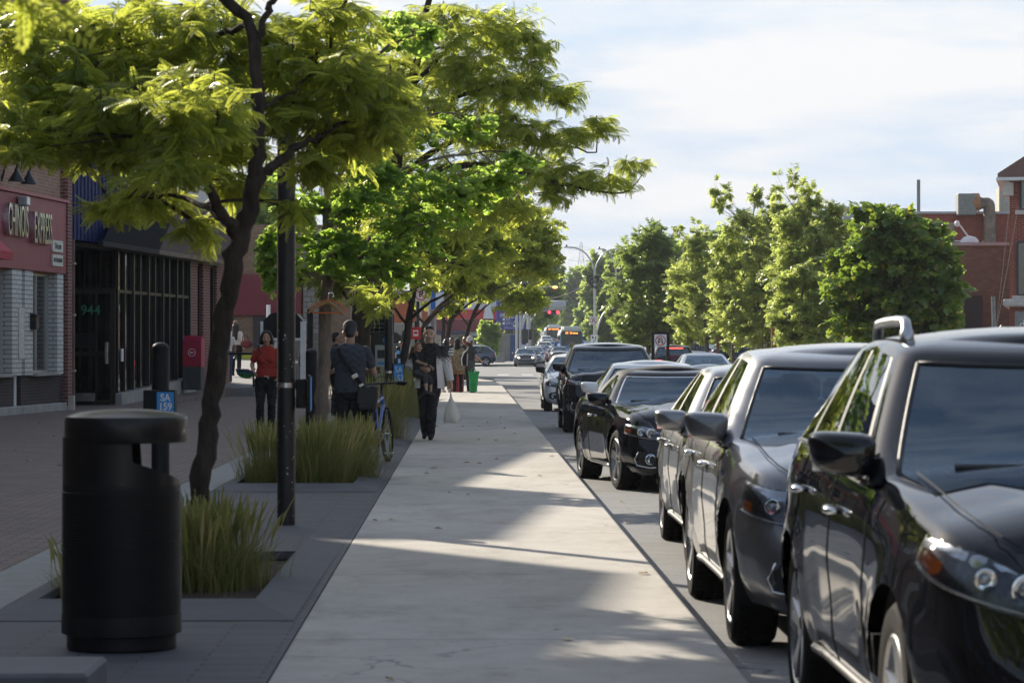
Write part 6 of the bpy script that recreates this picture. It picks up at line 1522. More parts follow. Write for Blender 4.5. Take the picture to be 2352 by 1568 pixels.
# ---- white cabinet and painted box in the background
t = thing('utility_cabinet', 'white louvred utility cabinet behind the woman in red', 'cabinet', (px(640, 99), 99, .0))
mb = MB(); mb.box((0, 0, .98), (.56, .5, 1.96), bev=.02); mb.build('case', sg_white, t)
mb = MB()
for k in range(9): mb.box((.0, -.256, .95 + k * .09), (.38, .02, .03))
mb.build('louvre', M('louvre_grey', (.35, .36, .36), .6), t)
t = thing('flower_stall', 'low yellow and green painted box beyond the terrace', 'stall', (px(562, 118), 118, .0))
mb = MB(); mb.box((0, 0, .85), (1.5, .8, .62), bev=.02); mb.build('box', M('yellow_box', (.5, .46, .04), .5, var=.2, scale=3), t)
mb = MB(); mb.box((-.35, -.42, .9), (.5, .04, .5), bev=.01); mb.build('green_panel', M('green_panel', (.06, .3, .08), .5), t)
mb = MB(); mb.box((0, 0, .27), (1.3, .6, .54)); mb.build('base', dkframe, t)
t = thing('flag_pole', 'white banner pole rising behind the woman in red', 'pole', (px(617, 97), 97, 0)); mb = MB(); mb.cyl((0, 0, 0), (0, 0, pz(700, 97)), .07); mb.build('shaft', sg_white, t)
t = thing('orange_post', 'thin orange post on the terrace behind the woman in white', 'post', (px(537, 98), 98, .7)); mb = MB(); mb.cyl((0, 0, 0), (0, 0, 1.0), .05); mb.build('shaft', M('orange_paint', (.6, .2, .02), .5), t)
# ---- hangers on the ginkgo
hx, hy_ = px(752, 31.2), 31.25
t = thing('coat_hanger', 'wooden coat hanger hung from the ginkgo trunk, tilted', 'coat hanger', (hx, hy_, pz(693, 31.2)), R(8), 'coat hangers on the ginkgo trunk')
t.rotation_euler = (0, R(6), R(12))
wood = M('hanger_wood', (.40, .20, .07), .45, var=.3, scale=25, vscale=(1, 1, 6)); org = M('hanger_orange', (.75, .15, .015), .35)
mb = MB(); mb.tube([(-.20, 0, -.145), (-.13, .0, -.075), (-.03, 0, -.012), (0, 0, 0), (.03, 0, -.012), (.13, 0, -.075), (.20, 0, -.125)], [.010, .015, .02, .022, .02, .015, .010], 8); mb.build('arms', wood, t, 60)
mb = MB(); mb.tube([(0, 0, .01), (0, 0, .06)] + arc((.03, 0, .075), .03, PI, -.6, 8), .004, 6); mb.build('hook', chrome_m, t, 60)
t = thing('coat_hanger', 'orange plastic coat hanger behind the wooden hanger on the ginkgo trunk', 'coat hanger', (hx, hy_ + .13, pz(700, 31.2)), R(-4), 'coat hangers on the ginkgo trunk')
mb = MB(); mb.tube([(-.2, 0, -.06), (-.19, 0, -.03), (-.12, 0, .02), (-.03, 0, .055), (0, 0, .06), (.03, 0, .055), (.12, 0, .02), (.19, 0, -.03), (.2, 0, -.06), (.17, 0, -.085), (-.17, 0, -.085), (-.2, 0, -.06)], .008, 8); mb.tube([(0, 0, .06), (0, 0, .1)], .008, 6); mb.build('frame', org, t, 60)
# ---- bus stop signs and no parking signs
def disc_sign(name, label, x, y, z, w_, kind, pole_z0=0., pole_x=0., group=None, pole=True, cat='sign'):
    t = thing(name, label, cat, (x, y, pole_z0), 0, group); z -= pole_z0
    mb = MB(); mb.box((0, 0, z), (w_, .02, w_ * (1.0 if kind != 'keep' else 1.4)), bev=.008); pl_ = mb.build('sign_plate', sg_white, t)
    if pole: mb = MB(); mb.cyl((pole_x, .06, -.02), (pole_x, .06, z + w_ * .6), .04, .04, 8); mb.build('post', galv, t)
    q = w_
    if kind in ('uturn', 'nopark'):
        mb = MB(); mb.lathe([(q * .36, -.005), (q * .43, -.005), (q * .43, .002), (q * .36, .002)], (0, -.014, z), 28, 'y', caps=False); mb.quad(*[(Vector((0, -.0185, z)) + Matrix.Rotation(R(45), 3, 'Y') @ Vector(v)) for v in ((-q * .38, 0, -q * .035), (q * .38, 0, -q * .035), (q * .38, 0, q * .035), (-q * .38, 0, q * .035))]); mb.build('red_ring', sg_red, pl_)
        mb = MB()
        if kind == 'uturn':
            mb.tube([(q * .14, -.014, z - q * .26), (q * .14, -.014, z + q * .08)] + arc((0, -.014, z + q * .08), q * .14, 0, PI, 10)[1:] + [(-q * .14, -.014, z - q * .08)], q * .035, 6); mb.add([(-q * .26, -.016, z - q * .06), (-q * .02, -.016, z - q * .06), (-q * .14, -.016, z - q * .24)], [(0, 1, 2)])
            mb.build('arrow', sg_black, pl_)
        else: text('lettering', 'P', q * .6, sg_black, pl_, (0, -.015, z), FACE, 1, .001, bold=.01)
    if kind == 'keep':
        mb = MB(); mb.prism([(-q * .3, q * .5), (-q * .06, q * .5), (-q * .06, q * .22), (-q * .18, q * .1), (-q * .3, q * .22)], (0, -.012, z), (1, 0, 0), (0, 0, 1), (0, -.004, 0)); mb.tube([(-q * .12, -.014, z - q * .55), (-q * .05, -.014, z - q * .25), (q * .2, -.014, z + q * .05), (q * .24, -.014, z + q * .3)], q * .045, 6); mb.add([(q * .11, -.016, z + q * .3), (q * .37, -.016, z + q * .3), (q * .24, -.016, z + q * .55)], [(0, 1, 2)]); mb.build('arrow', sg_black, pl_)
    return t
t = thing('bus_stop_sign', 'tall blue and white bus stop sign for route 17 on a grey pole', 'bus stop sign', (px(986, 100), 100, 0))
mb = MB(); mb.cyl((0, 0, 0), (0, 0, 3.45), .045, .045, 10); mb.build('post', galv, t)
mb = MB(); mb.box((.28, -.06, pz(689, 100)), (.46, .025, .68), bev=.01); pl_ = mb.build('sign_plate', M('stop_white', (.6, .64, .68), .4, var=.04), t)
bsb = M('stop_blue', (.03, .12, .42), .4, var=.05)
mb = MB(); mb.box((.135, -.076, pz(689, 100)), (.17, .006, .56)); mb.box((.28, -.076, pz(669, 100)), (.44, .006, .05)); mb.box((.28, -.076, pz(709, 100)), (.44, .006, .05)); mb.build('blue_panel', bsb, pl_)
text('lettering', '17', .13, sg_white, pl_, (.135, -.081, pz(688, 100)), FACE, 1, .001)
t = disc_sign('no_parking_sign', 'white no-stopping sign plate left of the bus stop sign', px(967, 92), 92, pz(676, 92), .45, 'nopark', 0)
t = thing('bus_flag', 'small red bus emblem sign on a post behind the leaning trunk', 'sign', (px(955, 84), 84, 0))
mb = MB(); mb.cyl((0, 0, 0), (0, 0, 2.2), .035); mb.build('post', blk, t); mb = MB(); mb.box((0, -.05, pz(765, 84)), (.3, .02, .36), bev=.01); pl_ = mb.build('sign_plate', sg_red, t)
mb = MB(); mb.box((0, -.063, pz(765, 84)), (.15, .008, .18), bev=.002); mb.build('bus_mark', sg_white, pl_); mb = MB(); mb.box((0, -.068, pz(764, 84)), (.11, .006, .07)); mb.build('bus_window', sg_red, pl_)
disc_sign('no_parking_sign', 'no parking sign with struck-out P left of the blue totem', px(1107, 236), 236, pz(754, 236), .45, 'nopark', 0)
# ---- U-turn signs
U1 = px(1517, 100)
t = thing('framed_sign', 'no U-turn sign in a black frame standing on the median', 'sign', (U1, 100, .0))
zt, zb_, q = pz(763, 100), pz(797, 100), .45
for sx in (px(1500, 100) - U1, px(1534, 100) - U1): mb = MB(); mb.box((sx, 0, zt / 2), (.12, .08, zt)); mb.build('post', blk, t)
mb = MB(); mb.box((.0, .0, (zt + zb_) / 2 + .02), (.4, .06, zt - zb_ + .02)); mb.build('backboard', blk, t)
sub = disc_sign('no_u_turn_sign', 'temp label words here now', U1, 99.93, pz(782, 100), .43, 'uturn', 0, pole=False)
for c in list(kids(sub)):
    c.parent = t; c.location = (sub.location.x - t.location.x, sub.location.y - t.location.y, 0)
bpy.data.objects.remove(sub)
disc_sign('no_u_turn_sign', 'no U-turn sign fixed high on the double-armed lamp post', px(1364, 264), 264, pz(736, 264), .75, 'uturn', 1.0, group=None, pole=False)
disc_sign('keep_right_sign', 'white keep-right sign with curved arrow low on the lamp post', px(1364.5, 264), 263.9, pz(780, 264), .64, 'keep', 0, pole=False)
# ---- far street lamps
G_LAMP = 'tall grey street lamps'
def lamp(label, xp, d, ytop, arms, lit=False):
    z0 = road_z(d) + .1; t = thing('street_lamp', label, 'street lamp', (px(xp, d), d, z0), 0, G_LAMP)
    zt = pz(ytop, d) - z0
    mb = MB(); mb.tube([(0, 0, 0), (0, 0, zt)], [.16, .10], 10); mb.build('mast', galv, t)
    for (dx, dy) in arms:
        ex = dx * d / F; ez = zt - dy * d / F
        mb = MB(); mb.tube(bez((0, 0, zt), (ex * .08, 0, zt + (ez - zt) * .55), (ex * .35, 0, ez), (ex * .8, 0, ez + .05), 10), .07, 8); a = mb.build('arm', galv, t, 60)
        mb = MB(); mb.box((ex * .9, 0, ez + .05), (abs(ex) * .28, .3, .13), bev=.04); h_ = mb.build('lamp_head', M('lamp_head', (.55, .55, .54), .4, .3), a)
        mb = MB(); mb.cyl((ex * .95, 0, ez + .1), (ex * .95, 0, ez + .3), .07); mb.build('sensor', blk, h_)
        if lit: mb = MB(); mb.ell((ex * .98, -.1, ez - .02), (.28, .2, .14), 10, 6); mb.build('lit_lens', emit('lit_lamp', (1, .5, .12), 2.2), h_)
    return t
L1 = lamp('double-armed street lamp with cable coil and no U-turn sign', 1366, 265, 625, [(-68, -56), (60, -52)])
mb = MB(); r = np.random.default_rng(4); zt = pz(648, 265) - L1.location.z
for k in range(7):
    cx, cz, rr = r.uniform(-.25, .25), r.uniform(-.3, .3), r.uniform(.3, .7); mb.tube([(cx + rr * math.cos(a), r.uniform(-.2, .0) - .14, zt + cz + rr * .7 * math.sin(a)) for a in np.linspace(0, 2 * PI, 14)], .03, 5)
mb.build('cable_coil', blk, L1, 60)
mb = MB(); mb.tube(bez((.1, 0, pz(780, 265) - L1.location.z), (.35, 0, pz(730, 265) - L1.location.z), (.9, 0, pz(707, 265) - L1.location.z), (2.1, 0, pz(702, 265) - L1.location.z), 10), .09, 8); mb.build('signal_arm', galv, L1, 60)
lamp('second double-armed street lamp half hidden by the pointed tree', 1415, 300, 625, [(-40, -52), (34, -52)])
lamp('street lamp whose curved arm shows behind the golden locust crown', 1213, 262, 620, [(47, -50)])
lamp('shorter street lamp with lit orange head behind the traffic signals', 1214, 285, 690, [(62, -31)], True)
# ---- traffic signals
tl_m = M('signal_shell', (.42, .43, .44), .5, var=.12); yel = M('signal_yellow', (.6, .33, .02), .5)
t = thing('traffic_signal', 'traffic signal mast with big grey lantern cylinder and yellow backing on curved arms', 'traffic signal', (px(1196, 248), 248, .0))
mb = MB(); mb.cyl((0, 0, 0), (0, 0, pz(690, 248)), .13, .12, 10); mb.cyl((-.35, .3, 0), (-.35, .3, pz(650, 248)), .1, .1, 10); mb.build('mast', M('mast_grey', (.5, .5, .49), .5, .3), t)
def lx(xp): return px(xp, 248) - t.location.x
for y1, y2, x1 in ((750, 700, 1246), (760, 708, 1240)):
    mb = MB(); mb.tube(bez((lx(1199), 0, pz(y1, 248)), (lx(1202), 0, pz(y1 - 30, 248)), (lx(1215), 0, pz(y2, 248)), (lx(x1), 0, pz(y2 + 2, 248)), 10) + [(lx(1264), 0, pz(y2 + 2, 248))], .075, 8); mb.build('arm', M('mast_grey', (.5, .5, .49), .5, .3), t, 60)
mb = MB(); mb.lathe([(.001, 0), (.34, .03), (.42, .12), (.42, 1.3), (.36, 1.42), (.001, 1.46)], (lx(1262), -.05, pz(701, 248)), 20, 'x'); mb.build('lantern', tl_m, t, 50)
mb = MB(); mb.box((lx(1282), .1, pz(709, 248)), (1.4, .5, .16), bev=.05); mb.build('backing', yel, t)
mb = MB(); mb.box((lx(1252), -.12, pz(699, 248)), (.5, .04, .5), bev=.01); s_ = mb.build('turn_sign', sg_white, t)
mb = MB(); mb.tube(arc((lx(1252), -.15, pz(699, 248)), .2, 0, 2 * PI, 20), .025, 5); mb.build('green_ring', M('sign_green', (.02, .3, .16), .5), s_)
mb = MB(); mb.tube([(lx(1252) - .03, -.16, pz(699, 248) - .14), (lx(1252) - .03, -.16, pz(699, 248) + .12)], .03, 5); mb.tube([(lx(1252) - .03, -.16, pz(699, 248)), (lx(1252) + .12, -.16, pz(699, 248))], .03, 5); mb.build('arrow', sg_black, s_)
mb = MB(); mb.box((lx(1252), -.12, pz(709.5, 248)), (.52, .04, .26), bev=.005); s_ = mb.build('exception_plate', sg_black, t)
text('lettering', 'EXCEPTÉ', .12, sg_white, s_, (lx(1252), -.145, pz(708, 248)), FACE, .9, .001); text('lettering', 'AUTOBUS', .12, sg_white, s_, (lx(1252), -.145, pz(711, 248)), FACE, .9, .001)
mb = MB(); mb.box((lx(1206), -.1, pz(772, 248)), (.55, .3, 1.2), bev=.03); mb.box((lx(1218), -.05, pz(768, 248)), (.3, .3, .9), bev=.03); mb.build('signal_head', sg_black, t)
mb = MB(); mb.box((lx(1203), -.15, pz(799, 248)), (.42, .05, .55), bev=.01); mb.build('notice_plate', M('pale_blue_sign', (.5, .58, .66), .5), t)
mb = MB(); mb.cyl((lx(1214), .2, pz(698, 248)), (lx(1226), .2, pz(694, 248)), .28, .26, 12); mb.build('side_lantern', tl_m, t, 50)
t2 = thing('traffic_signal', 'far traffic signal showing two red lights on a curved arm', 'traffic signal', (px(1216, 282), 282, .1)); t = t2
def lx(xp): return px(xp, 282) - t.location.x
zz = lambda y_: pz(y_, 282) - .1
mb = MB(); mb.cyl((0, 0, 0), (0, 0, zz(680)), .14, .1, 10); mb.build('mast', M('mast_grey', (.5, .5, .49), .5, .3), t)
mb = MB(); mb.tube(bez((0, 0, zz(748)), (.2, 0, zz(725)), (.9, 0, zz(713)), (lx(1262), 0, zz(713)), 10), .07, 8); mb.build('arm', M('mast_grey', (.5, .5, .49), .5, .3), t, 60)
mb = MB(); mb.box((lx(1271), 0, zz(717)), (1.15, .25, .36), bev=.05); hd = mb.build('signal_head', sg_black, t)
for xp in (1262, 1281): mb = MB(); mb.ell((lx(xp), -.14, zz(717)), (.15, .05, .15), 12, 8); mb.build('red_light', emit('signal_red', (1., .03, .05), 3.2), hd)
# ---- blue transit totem
tb = M('totem_blue', (.012, .025, .26), .35, coat=.2, var=.08, scale=1.5); tg = M('totem_concrete', (.25, .235, .21), .85, var=.2, scale=1.2)
t = thing('transit_totem', 'huge blue transit totem with white lettered panels on a concrete base', 'information totem', (px(1172, 270), 270, .0))
def lx(xp): return px(xp, 270) - t.location.x
def lz(yp): return pz(yp, 270)
for a, b in ((1140, 1148), (1197, 1208)): mb = MB(); mb.box((lx((a + b) / 2), 0, lz(645) / 2), ((b - a) * 270 / F, .7, lz(645))); mb.build('post', tb, t)
mb = MB(); mb.box((lx(1172.5), .05, lz(650)), (49 * 270 / F, .5, .8)); mb.box((lx(1172.5), .06, lz(672)), (49 * 270 / F, .5, 1.0)); mb.build('head_panel', tb, t)
mb = MB(); mb.box((lx(1172.5), .08, lz(691)), (49 * 270 / F, .45, .62)); mb.build('white_panel', sg_white, t)
for k, (a, b) in enumerate(((703, 718), (720, 728), (729.5, 737.5), (739, 747), (748.5, 757))):
    mb = MB(); mb.box((lx(1172.5), .0, lz((a + b) / 2)), (49 * 270 / F, .4, (b - a) * 270 / F)); p_ = mb.build('line_panel', tb, t)
    tx = ('', 'stm', 'STL', 'CIT La Presqu\'île', '1515, boul. Côte-Vertu Ouest')[k]
    if tx: text('lettering', tx, .30 if k < 4 else .2, sg_white, p_, (lx(1162 if k < 4 else 1157), -.205, lz((a + b) / 2)), FACE, .95, .002, 'LEFT')
    if 0 < k < 4:
        mb = MB(); mb.box((lx(1157), -.21, lz((a + b) / 2) + .02), (.2, .02, .22), bev=.03); mb.build('bus_mark', sg_white, p_)
    if k == 1: mb = MB(); mb.box((lx(1150.5), -.21, lz((a + b) / 2)), (.26, .02, .28), bev=.03); mb.build('metro_mark', M('metro_light_blue', (.2, .45, .7), .5), p_)
mb = MB(); mb.box((lx(1172.5), .2, lz(788) / 2 + .3), (49 * 270 / F, .5, lz(758))); mb.build('base', tg, t)
mb = MB(); mb.box((lx(1181), -.1, .95), (.75, .12, 1.9)); mb.box((lx(1181), -.1, 1.75), (.75, .13, 1.6)); mb.build('door', M('totem_door', (.012, .05, .16), .4), t)
t = thing('concrete_block', 'pale concrete block at the foot of the blue totem', 'block', (px(1148, 256), 256, .02)); mb = MB(); mb.box((0, 0, .45), (.9, .8, .9), bev=.04); mb.build('block', tg, t)
# ---- wires and pylon
def cable(label, pts, r_, m_, sag):
    t = thing('overhead_cable', label, 'cable', pts[0], 0, 'overhead cables'); a, b = Vector(pts[0]), Vector(pts[1]); mb = MB()
    mb.tube([(b - a) * q - Vector((0, 0, sag * 4 * q * (1 - q))) for q in np.linspace(0, 1, 14)], r_, 4); mb.build('wire', m_, t)
cw = M('wire_black', (.02, .02, .02), .6)
cable('thin reddish cable strung across above the traffic signals', (at(1145, 652, 290), at(1450, 670, 290)), .028, M('wire_red', (.25, .05, .04), .6), .3)
cable('dark cable across the street just below the reddish cable', (at(1130, 664, 292), at(1450, 678, 292)), .03, cw, .3)
cable('lower dark cable across the street behind the red signals', (at(1180, 700, 294), at(1460, 705, 294)), .028, cw, .2)
cable('cable running left from the coil on the double-armed lamp', (at(1365, 645, 265), at(1230, 690, 300)), .035, cw, .4)
py = thing('power_pylon', 'pale lattice power pylon far away above the street trees', 'pylon', (px(1335, 1500), 1500, 14)); mb = MB()
zt = pz(556, 1500) - 14; 
def leg(q, s1, s2): w_ = 5.5 * (1 - q) ** 1.3 + .5; return Vector((s1 * w_, s2 * w_, zt * q))
qs = [0, .2, .38, .54, .67, .78, .87, .94, 1]
for a, b in zip(qs[:-1], qs[1:]):
    for s1, s2 in ((1, 1), (1, -1), (-1, -1), (-1, 1)):
        mb.tube([leg(a, s1, s2), leg(b, s1, s2)], .14, 4); n1, n2 = (-s1, s2) if s1 == s2 else (s1, -s2)
        mb.tube([leg(a, s1, s2), leg(b, n1, n2)], .08, 4); mb.tube([leg(b, s1, s2), leg(b, n1, n2)], .08, 4)
for q in (.62, .76, .9):
    for s_ in (-1, 1): mb.tube([(0, 0, zt * q), (s_ * 7, 0, zt * q + .6)], .1, 4); mb.tube([(0, 0, zt * q + 2.4), (s_ * 7, 0, zt * q + .6)], .08, 4)
mb.build('lattice', M('pylon_haze_tint', (.42, .45, .50), .7, .0), py)  # steel colour lightened: the fading by distant haze is painted in
# ================================================================ people: one continuous remeshed body, clothes as shells lifted off it
def skin_mat(n, c): return M('skin_' + n, c, .5, var=.08, scale=20)
SK = skin_mat('tan', (.42, .235, .155)); SK2 = skin_mat('light', (.52, .32, .23)); SK3 = skin_mat('brown', (.26, .14, .09))
HB = M('hair_black', (.010, .008, .008), .45, var=.4, scale=40); HBR = M('hair_brown', (.10, .045, .022), .45, var=.4, scale=40); HG = M('hair_grey', (.12, .105, .10), .5, var=.3, scale=40); HRED = M('hair_auburn', (.16, .06, .025), .45, var=.4, scale=40)
def cloth_m(n, c, var=.12): return M('cloth_' + n, c, .9, var=var, scale=14, bump=.25, bscale=18)
def capsule(mb, a, b, ra, rb, n=14):
    a, b = Vector(a), Vector(b); d = (b - a); L = d.length; d = d / max(L, 1e-6); pts = []; rad = []
    for t in (-1, -.8, -.45, 0): pts.append(a + d * ra * t); rad.append(max(.0015, ra * math.sqrt(max(0, 1 - t * t))))
    for t in (0, .45, .8, 1): pts.append(b + d * rb * t); rad.append(max(.0015, rb * math.sqrt(max(0, 1 - t * t))))
    mb.tube(pts, rad, n)
def person(label, x, y, z=0., rz=0., h=1.72, skin=SK, top=None, bottom=None, shoe=None, hair=HB, arms=None, legs=None, sleeve='short', leg='long', girth=1., fem=False, vox=.012, head=(0, 0), lean=0., hairstyle='short', group=None, skirt=None, face=True, scale=None, name='person', topmat2=None):
    """local frame: the person looks towards -Y; +x is on the right-hand side of the picture when facing us"""
    s = h / 1.72; root = thing(name, label, 'person', (x, y, z), rz, group)
    P = []     # (a, b, ra, rb, region)
    def cap(a, b, ra, rb, reg): P.append((Vector(a) * s, Vector(b) * s, ra * s, rb * s, reg))
    g = girth; ln = lambda zz: -lean * max(0, zz - .95)          # forward lean
    def Tz(xx, yy, zz): return (xx, yy + ln(zz), zz)
    sw = .172 if fem else .20; hw = .098 if fem else .092
    rings = [(.80, .145, .105, 'b'), (.88, .175 if fem else .162, .125, 'b'), (.96, .168 if fem else .155, .12, 'b'), (1.06, .138 if fem else .15, .105, 't'), (1.18, .15 if fem else .168, .112, 't'), (1.30, .165 if fem else .192, .115, 't'), (1.385, .155 if fem else .185, .10, 't'), (1.435, .105 if fem else .125, .085, 't'), (1.47, .06, .06, 't')]
    mb = MB(); G = []
    for zz, rx, ry, reg in rings:
        G.append([tuple(Vector(Tz(rx * g * math.cos(a), ry * g * math.sin(a) - (.012 if 1.2 < zz < 1.35 and fem else 0) * math.sin(-a), zz)) * s) for a in np.linspace(0, 2 * PI, 25)[:-1]])
    G = np.array(G); n_ = 24; vs = G.reshape(-1, 3); fs = [(i * n_ + k, i * n_ + (k + 1) % n_, (i + 1) * n_ + (k + 1) % n_, (i + 1) * n_ + k) for i in range(len(rings) - 1) for k in range(n_)] + [tuple(range(n_))[::-1], tuple((len(rings) - 1) * n_ + k for k in range(n_))]
    mb.add(vs, fs)
    if fem:
        for sx in (-1, 1): cap(Tz(sx * .075, -.075 * g, 1.25), Tz(sx * .075, -.085 * g, 1.24), .062, .06, 't')
    # neck and head
    hy, hx_ = head; hc = Vector(Tz(0, -.015, 1.60)); Rh = Matrix.Rotation(hx_, 3, 'X') @ Matrix.Rotation(0, 3, 'Y'); Rz_ = Matrix.Rotation(hy, 3, 'Z')
    nb = Vector(Tz(0, .0, 1.42)); cap(nb, Vector(Tz(0, .01, 1.53)), .066 if not fem else .053, .057 if not fem else .047, 's')
    for sx in (-1, 1): cap(Tz(sx * (sw - .06), .012, 1.395), Tz(sx * .035, .015, 1.465), .05 if not fem else .04, .034, 't')
    hp = lambda q: tuple(Vector(Tz(0, .0, 1.53)) + Rz_ @ Rh @ (Vector(q) - Vector((0, .0, 1.53))))
    for a, b, ra, rb in (((0, .005, 1.635), (0, .018, 1.635), .083, .085), ((0, -.02, 1.60), (0, -.028, 1.55), .072, .055), ((0, -.05, 1.525), (0, -.055, 1.518), .036, .032), ((0, -.098, 1.605), (0, -.112, 1.572), .011, .018), ((-.035, -.075, 1.575), (.035, -.075, 1.575), .03, .03), ((0, -.088, 1.545), (0, -.09, 1.545), .022, .02)):
        cap(hp(a), hp(b), ra, rb, 'h')
    for sx in (-1, 1): cap(hp((sx * .082, .005, 1.615)), hp((sx * .084, .012, 1.575)), .02, .014, 'h')
    # arms
    da = {-1: ((-sw - .055, .03, 1.14), (-sw - .07, -.05, .90)), 1: ((sw + .055, .03, 1.14), (sw + .07, -.05, .90))}
    if arms:
        for k, v in arms.items(): da[k] = v
    hands = {}
    for sx, (el, wr) in da.items():
        sh = Vector(Tz(sx * (sw - .008), .005, 1.385)); el = Vector(Tz(*el)); wr = Vector(Tz(*wr))
        ra = .056 if not fem else .046; cs = .012 if sleeve else 0
        mid = sh.lerp(el, .62)
        cap(sh, mid, ra - .001 + (.004 if sleeve else 0), ra - .006 + (.012 if sleeve else 0), 't' if sleeve else 's'); cap(mid, el, ra - .008 + (.010 if sleeve == 'long' else 0), ra - .013 + (.010 if sleeve == 'long' else 0), 't' if sleeve == 'long' else 's')
        cap(el, el.lerp(wr, .35), ra - .011 + (.010 if sleeve == 'long' else 0), ra - .010 + (.010 if sleeve == 'long' else 0), 't' if sleeve == 'long' else 's'); cap(el.lerp(wr, .35), wr, ra - .012 + (.010 if sleeve == 'long' else 0), .027 + (.010 if sleeve == 'long' else 0), 't' if sleeve == 'long' else 's')
        d = (wr - el).normalized(); inn = Vector((-sx, -.2, 0)); inn = (inn - d * inn.dot(d)).normalized(); wv = d.cross(inn).normalized()
        pc = wr + d * .055; cap(wr + wv * .012, pc + wv * .018, .021, .019, 'n'); cap(wr - wv * .012, pc - wv * .018, .021, .019, 'n'); cap(wr, pc, .022, .02, 'n')
        for k, L_ in enumerate((.062, .074, .070, .054)):
            o = wv * (-.031 + .0205 * k); b0 = wr + d * .078 + o; b1 = b0 + d * L_ * .5 + inn * .012; b2 = b1 + (d * .6 + inn * .75).normalized() * L_ * .55
            cap(b0, b1, .0105, .0098, 'n'); cap(b1, b2, .0098, .0082, 'n')
        t0 = wr + d * .03 - wv * .028; t1 = t0 - wv * .03 + d * .028 + inn * .012; cap(t0, t1, .0125, .011, 'n'); cap(t1, t1 + d * .028 + inn * .012, .011, .009, 'n')
        hands[sx] = (wr + d * .09 + inn * .02) * s
    # legs
    dl = {-1: ((-hw - .005, -.01, .50), (-hw - .01, .03, .085), 0), 1: ((hw + .005, -.01, .50), (hw + .01, .03, .085), 0)}
    if legs:
        for k, v in legs.items(): dl[k] = v if len(v) == 3 else (*v, 0)
    for sx, (kn, an, yaw_) in dl.items():
        hp_ = Vector((sx * hw, 0, .88)); kn = Vector(kn); an = Vector(an); w = .012 if leg == 'long' else .0
        cap(hp_, hp_.lerp(kn, .5), .088 * g + w, .076 * g + w, 'b'); cap(hp_.lerp(kn, .5), kn, .074 * g + w, .055 + w, 'b')
        cap(kn, kn.lerp(an, .4), .053 + w, .054 + w * 1.2, 'b' if leg in ('long', 'crop') else 's'); cap(kn.lerp(an, .4), an, .052 + w * 1.2, .034 + w * 1.8, 'b' if leg == 'long' else 's')
        fd = Vector((math.sin(yaw_), -math.cos(yaw_), 0)); up = (an - kn).normalized(); tilt = an.z - .085
        heel = an + Vector((0, 0, -.045)) - fd * .02; toe = an + fd * .125 + Vector((0, 0, -.055 if tilt < .02 else -.075)); toe.z = max(toe.z, .028); heel.z = max(heel.z, .036)
        cap(an, heel, .038, .034, 'o'); cap(heel, toe, .034, .03, 'o'); cap(an + fd * .04 + Vector((0, 0, -.025)), toe - fd * .02 + Vector((0, 0, .008)), .036, .03, 'o')
    for a, b, ra, rb, _ in P: capsule(mb, a, b, ra, rb, 12)
    me = remesh(mb, vox, 3); me.materials.append(skin); body = link('body', me, root)
    # region of every face = nearest primitive
    nf = len(me.polygons); C = np.empty(nf * 3, np.float32); me.polygons.foreach_get('center', C); C = C.reshape(-1, 3)
    best = np.full(nf, 9.); reg = np.zeros(nf, int); codes = 'btshno'
    zr = np.array([r_[0] for r_ in rings]) * s; rx = np.interp(C[:, 2], zr, [r_[1] * g * s for r_ in rings]); ry = np.interp(C[:, 2], zr, [r_[2] * g * s for r_ in rings])
    yy = C[:, 1] + lean * np.maximum(0, C[:, 2] - .95 * s); dd = (np.sqrt((C[:, 0] / rx) ** 2 + (yy / ry) ** 2) - 1) * np.minimum(rx, ry); dd = np.where((C[:, 2] < zr[0]) | (C[:, 2] > zr[-1]), 1, dd)
    best = dd; reg = np.where(C[:, 2] > 1.0 * s, 1, 0)
    for a, b, ra, rb, rg in P:
        A = np.array(a); D = np.array(b) - A; t = np.clip(((C - A) @ D) / max(D @ D, 1e-9), 0, 1); q = np.linalg.norm(C - A - t[:, None] * D, axis=1) - (ra + (rb - ra) * t)
        m = q < best; best = np.where(m, q, best); reg = np.where(m, codes.index(rg), reg)
    vno = np.empty(len(me.vertices) * 3, np.float32); me.vertices.foreach_get('normal', vno); vno = vno.reshape(-1, 3); vco = np.empty(len(me.vertices) * 3, np.float32); me.vertices.foreach_get('co', vco); vco = vco.reshape(-1, 3)
    polys = [tuple(p.vertices) for p in me.polygons]
    def shell(code, nm, mat_, off):
        idx = np.where(np.isin(reg, [codes.index(c) for c in code]))[0]
        if not len(idx) or mat_ is None: return
        used = sorted({v for i in idx for v in polys[i]}); mp_ = {v: i for i, v in enumerate(used)}; u = np.array(used)
        wr_ = np.sin(vco[u, 2] * 75 + np.sin(vco[u, 0] * 40) * 2 + np.sin(vco[u, 1] * 33)) * .0028 * (1 if nm != 'shoes' else 0)
        V = vco[u] + vno[u] * (off + wr_)[:, None]; b = MB(); b.add([tuple(v) for v in V], [tuple(mp_[v] for v in polys[i]) for i in idx]); return b.build(nm, mat_, root, 180)
    shell('b', 'trousers', bottom, .005); shell('t', 'shirt', top, .007); shell('o', 'shoes', shoe or cloth_m('shoe_black', (.015, .014, .014)), .004)
    def soft(prims, vx): 
        b = MB()
        for q in prims:
            if len(q) == 4: capsule(b, *q, 12)
            else: b.ell(q[0], q[1], 16, 10)
        return remesh(b, vx, 2)
    H_ = lambda q: Vector(hp(q)) * s
    def hcap(a, b, ra, rb): return (H_(a), H_(b), ra * s, rb * s)
    pr = [hcap((0, .026, 1.655), (0, .034, 1.652), .0865, .087), hcap((0, .055, 1.615), (0, .06, 1.58), .075, .06), hcap((-.03, -.016, 1.703), (.03, -.016, 1.703), .036, .036)]
